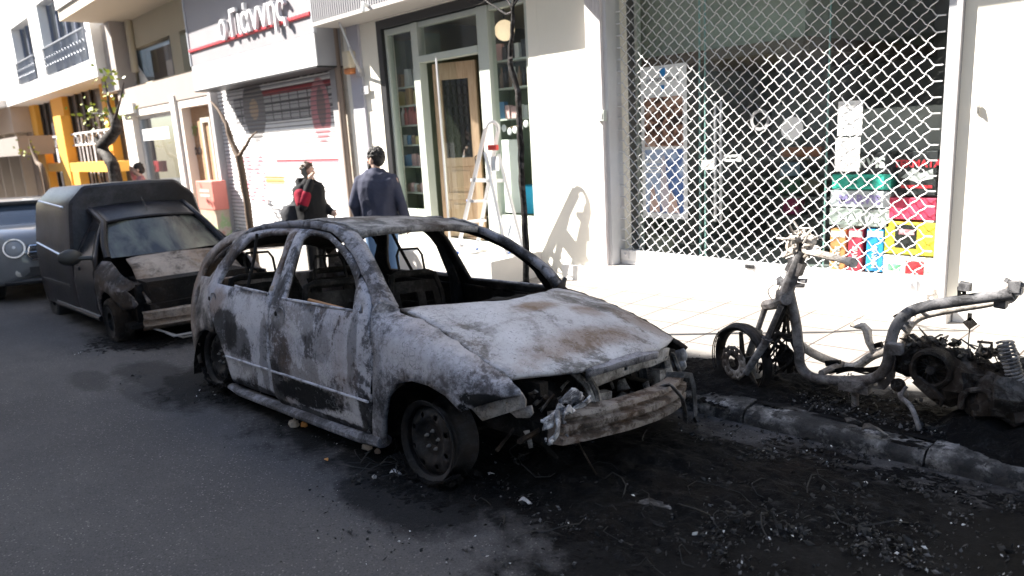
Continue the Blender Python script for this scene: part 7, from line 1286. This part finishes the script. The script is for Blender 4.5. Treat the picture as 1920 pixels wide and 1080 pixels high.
stone('large pale broken stone beneath the front end of the sill', onroad(689, 843), (.035, .03, .028), (.36, .31, .27), 1); stone('small tan pebble right of the stone under the sill', onroad(708, 850), (.02, .018, .016), (.26, .2, .17), 2); stone('pale stone under the front door sill', onroad(552, 800), (.035, .03, .026), (.30, .26, .22), 3); stone('orange brick fragment under the front door sill', onroad(571, 800), (.024, .022, .022), (.55, .24, .07), 4)
stone('pinkish stone on the black ash before the scooter engine', onwalk(1856, 806), (.045, .04, .05), (.40, .33, .30), 5); stone('white topped rubble block beside the scooter front wheel', onwalk(1418, 716), (.05, .045, .075), (.42, .40, .39), 6, .3); stone('small pebble lying on the open road left of the car', onroad(702, 897), (.012, .012, .01), (.35, .32, .30), 7)
p = CM @ Vector((-1.66, -.77, .775)); tag(MB().ball((0, 0, 0), (.035, .03, .035), 10, 7, .4, 8).build('stone', plain('stone_tint_8', (.30, .25, .21), .85, 0, .2, 30), loc=p), 'round brown stone resting on the rear window ledge of the burnt car', 'stone')
p = onroad(612, 862, .006); m = MB(); m.grid(5, 3, lambda a, c: (.035 * (a - .5), .012 * (c - .5) * (1 - (2 * a - 1) ** 2) * 2, .008 * (1 - (2 * a - 1) ** 2))); o = tag(m.build('dry_leaf', plain('orange_leaf', (.55, .24, .06)), loc=p, solid=.002), 'small orange dry leaf on the asphalt left of the car', 'leaf')
p = onroad(1246, 950, .014); m = MB(); m.grid(16, 5, lambda a, c: ((a - .5) * .30 + .0, (c - .5) * .06 * (1 - .4 * a), .016 * math.sin(a * 5) + .012 * noise.noise(Vector((a * 6, c * 4, 1))))); o = tag(m.build('metal_strip', MS_STEEL, loc=p, solid=.006), 'flat grey charred metal strip on the black road before the bumper', 'scrap'); o.rotation_euler = (R(-1.5), R(-2), R(24))
for u, v, sz_, rz, lb in ((742, 850 + 36, .03, .4, 'white curled scrap beside the front wheel'), (921, 888, .016, 1.1, 'small white flake on the ash right of the front wheel'), (985, 940, .03, .2, 'larger pale scrap in front of the front wheel'), (1600, 790, .04, .7, 'pale flat fragment on the scooter ash above the kerb'), (1640, 808, .06, .1, 'grey flat plate fragment lying near the kerb edge')):
    p = onroad(u, v, .02) if v > 830 else onwalk(u, v, .03); m = MB(); m.grid(5, 4, lambda a, c: ((a - .5) * sz_ * 2, (c - .5) * sz_, .4 * sz_ * math.sin(a * 3 + c) + .15 * sz_ * noise.noise(Vector((a * 4, c * 4, rz))))); o = tag(m.build('metal_scrap', MS_WASH if sz_ < .035 else MS_STEEL, loc=p, solid=.003), lb, 'scrap'); o.rotation_euler = (0, 0, rz)
for o in list(goods.values()):
    if o.get('_free'): bpy.data.objects.remove(o)
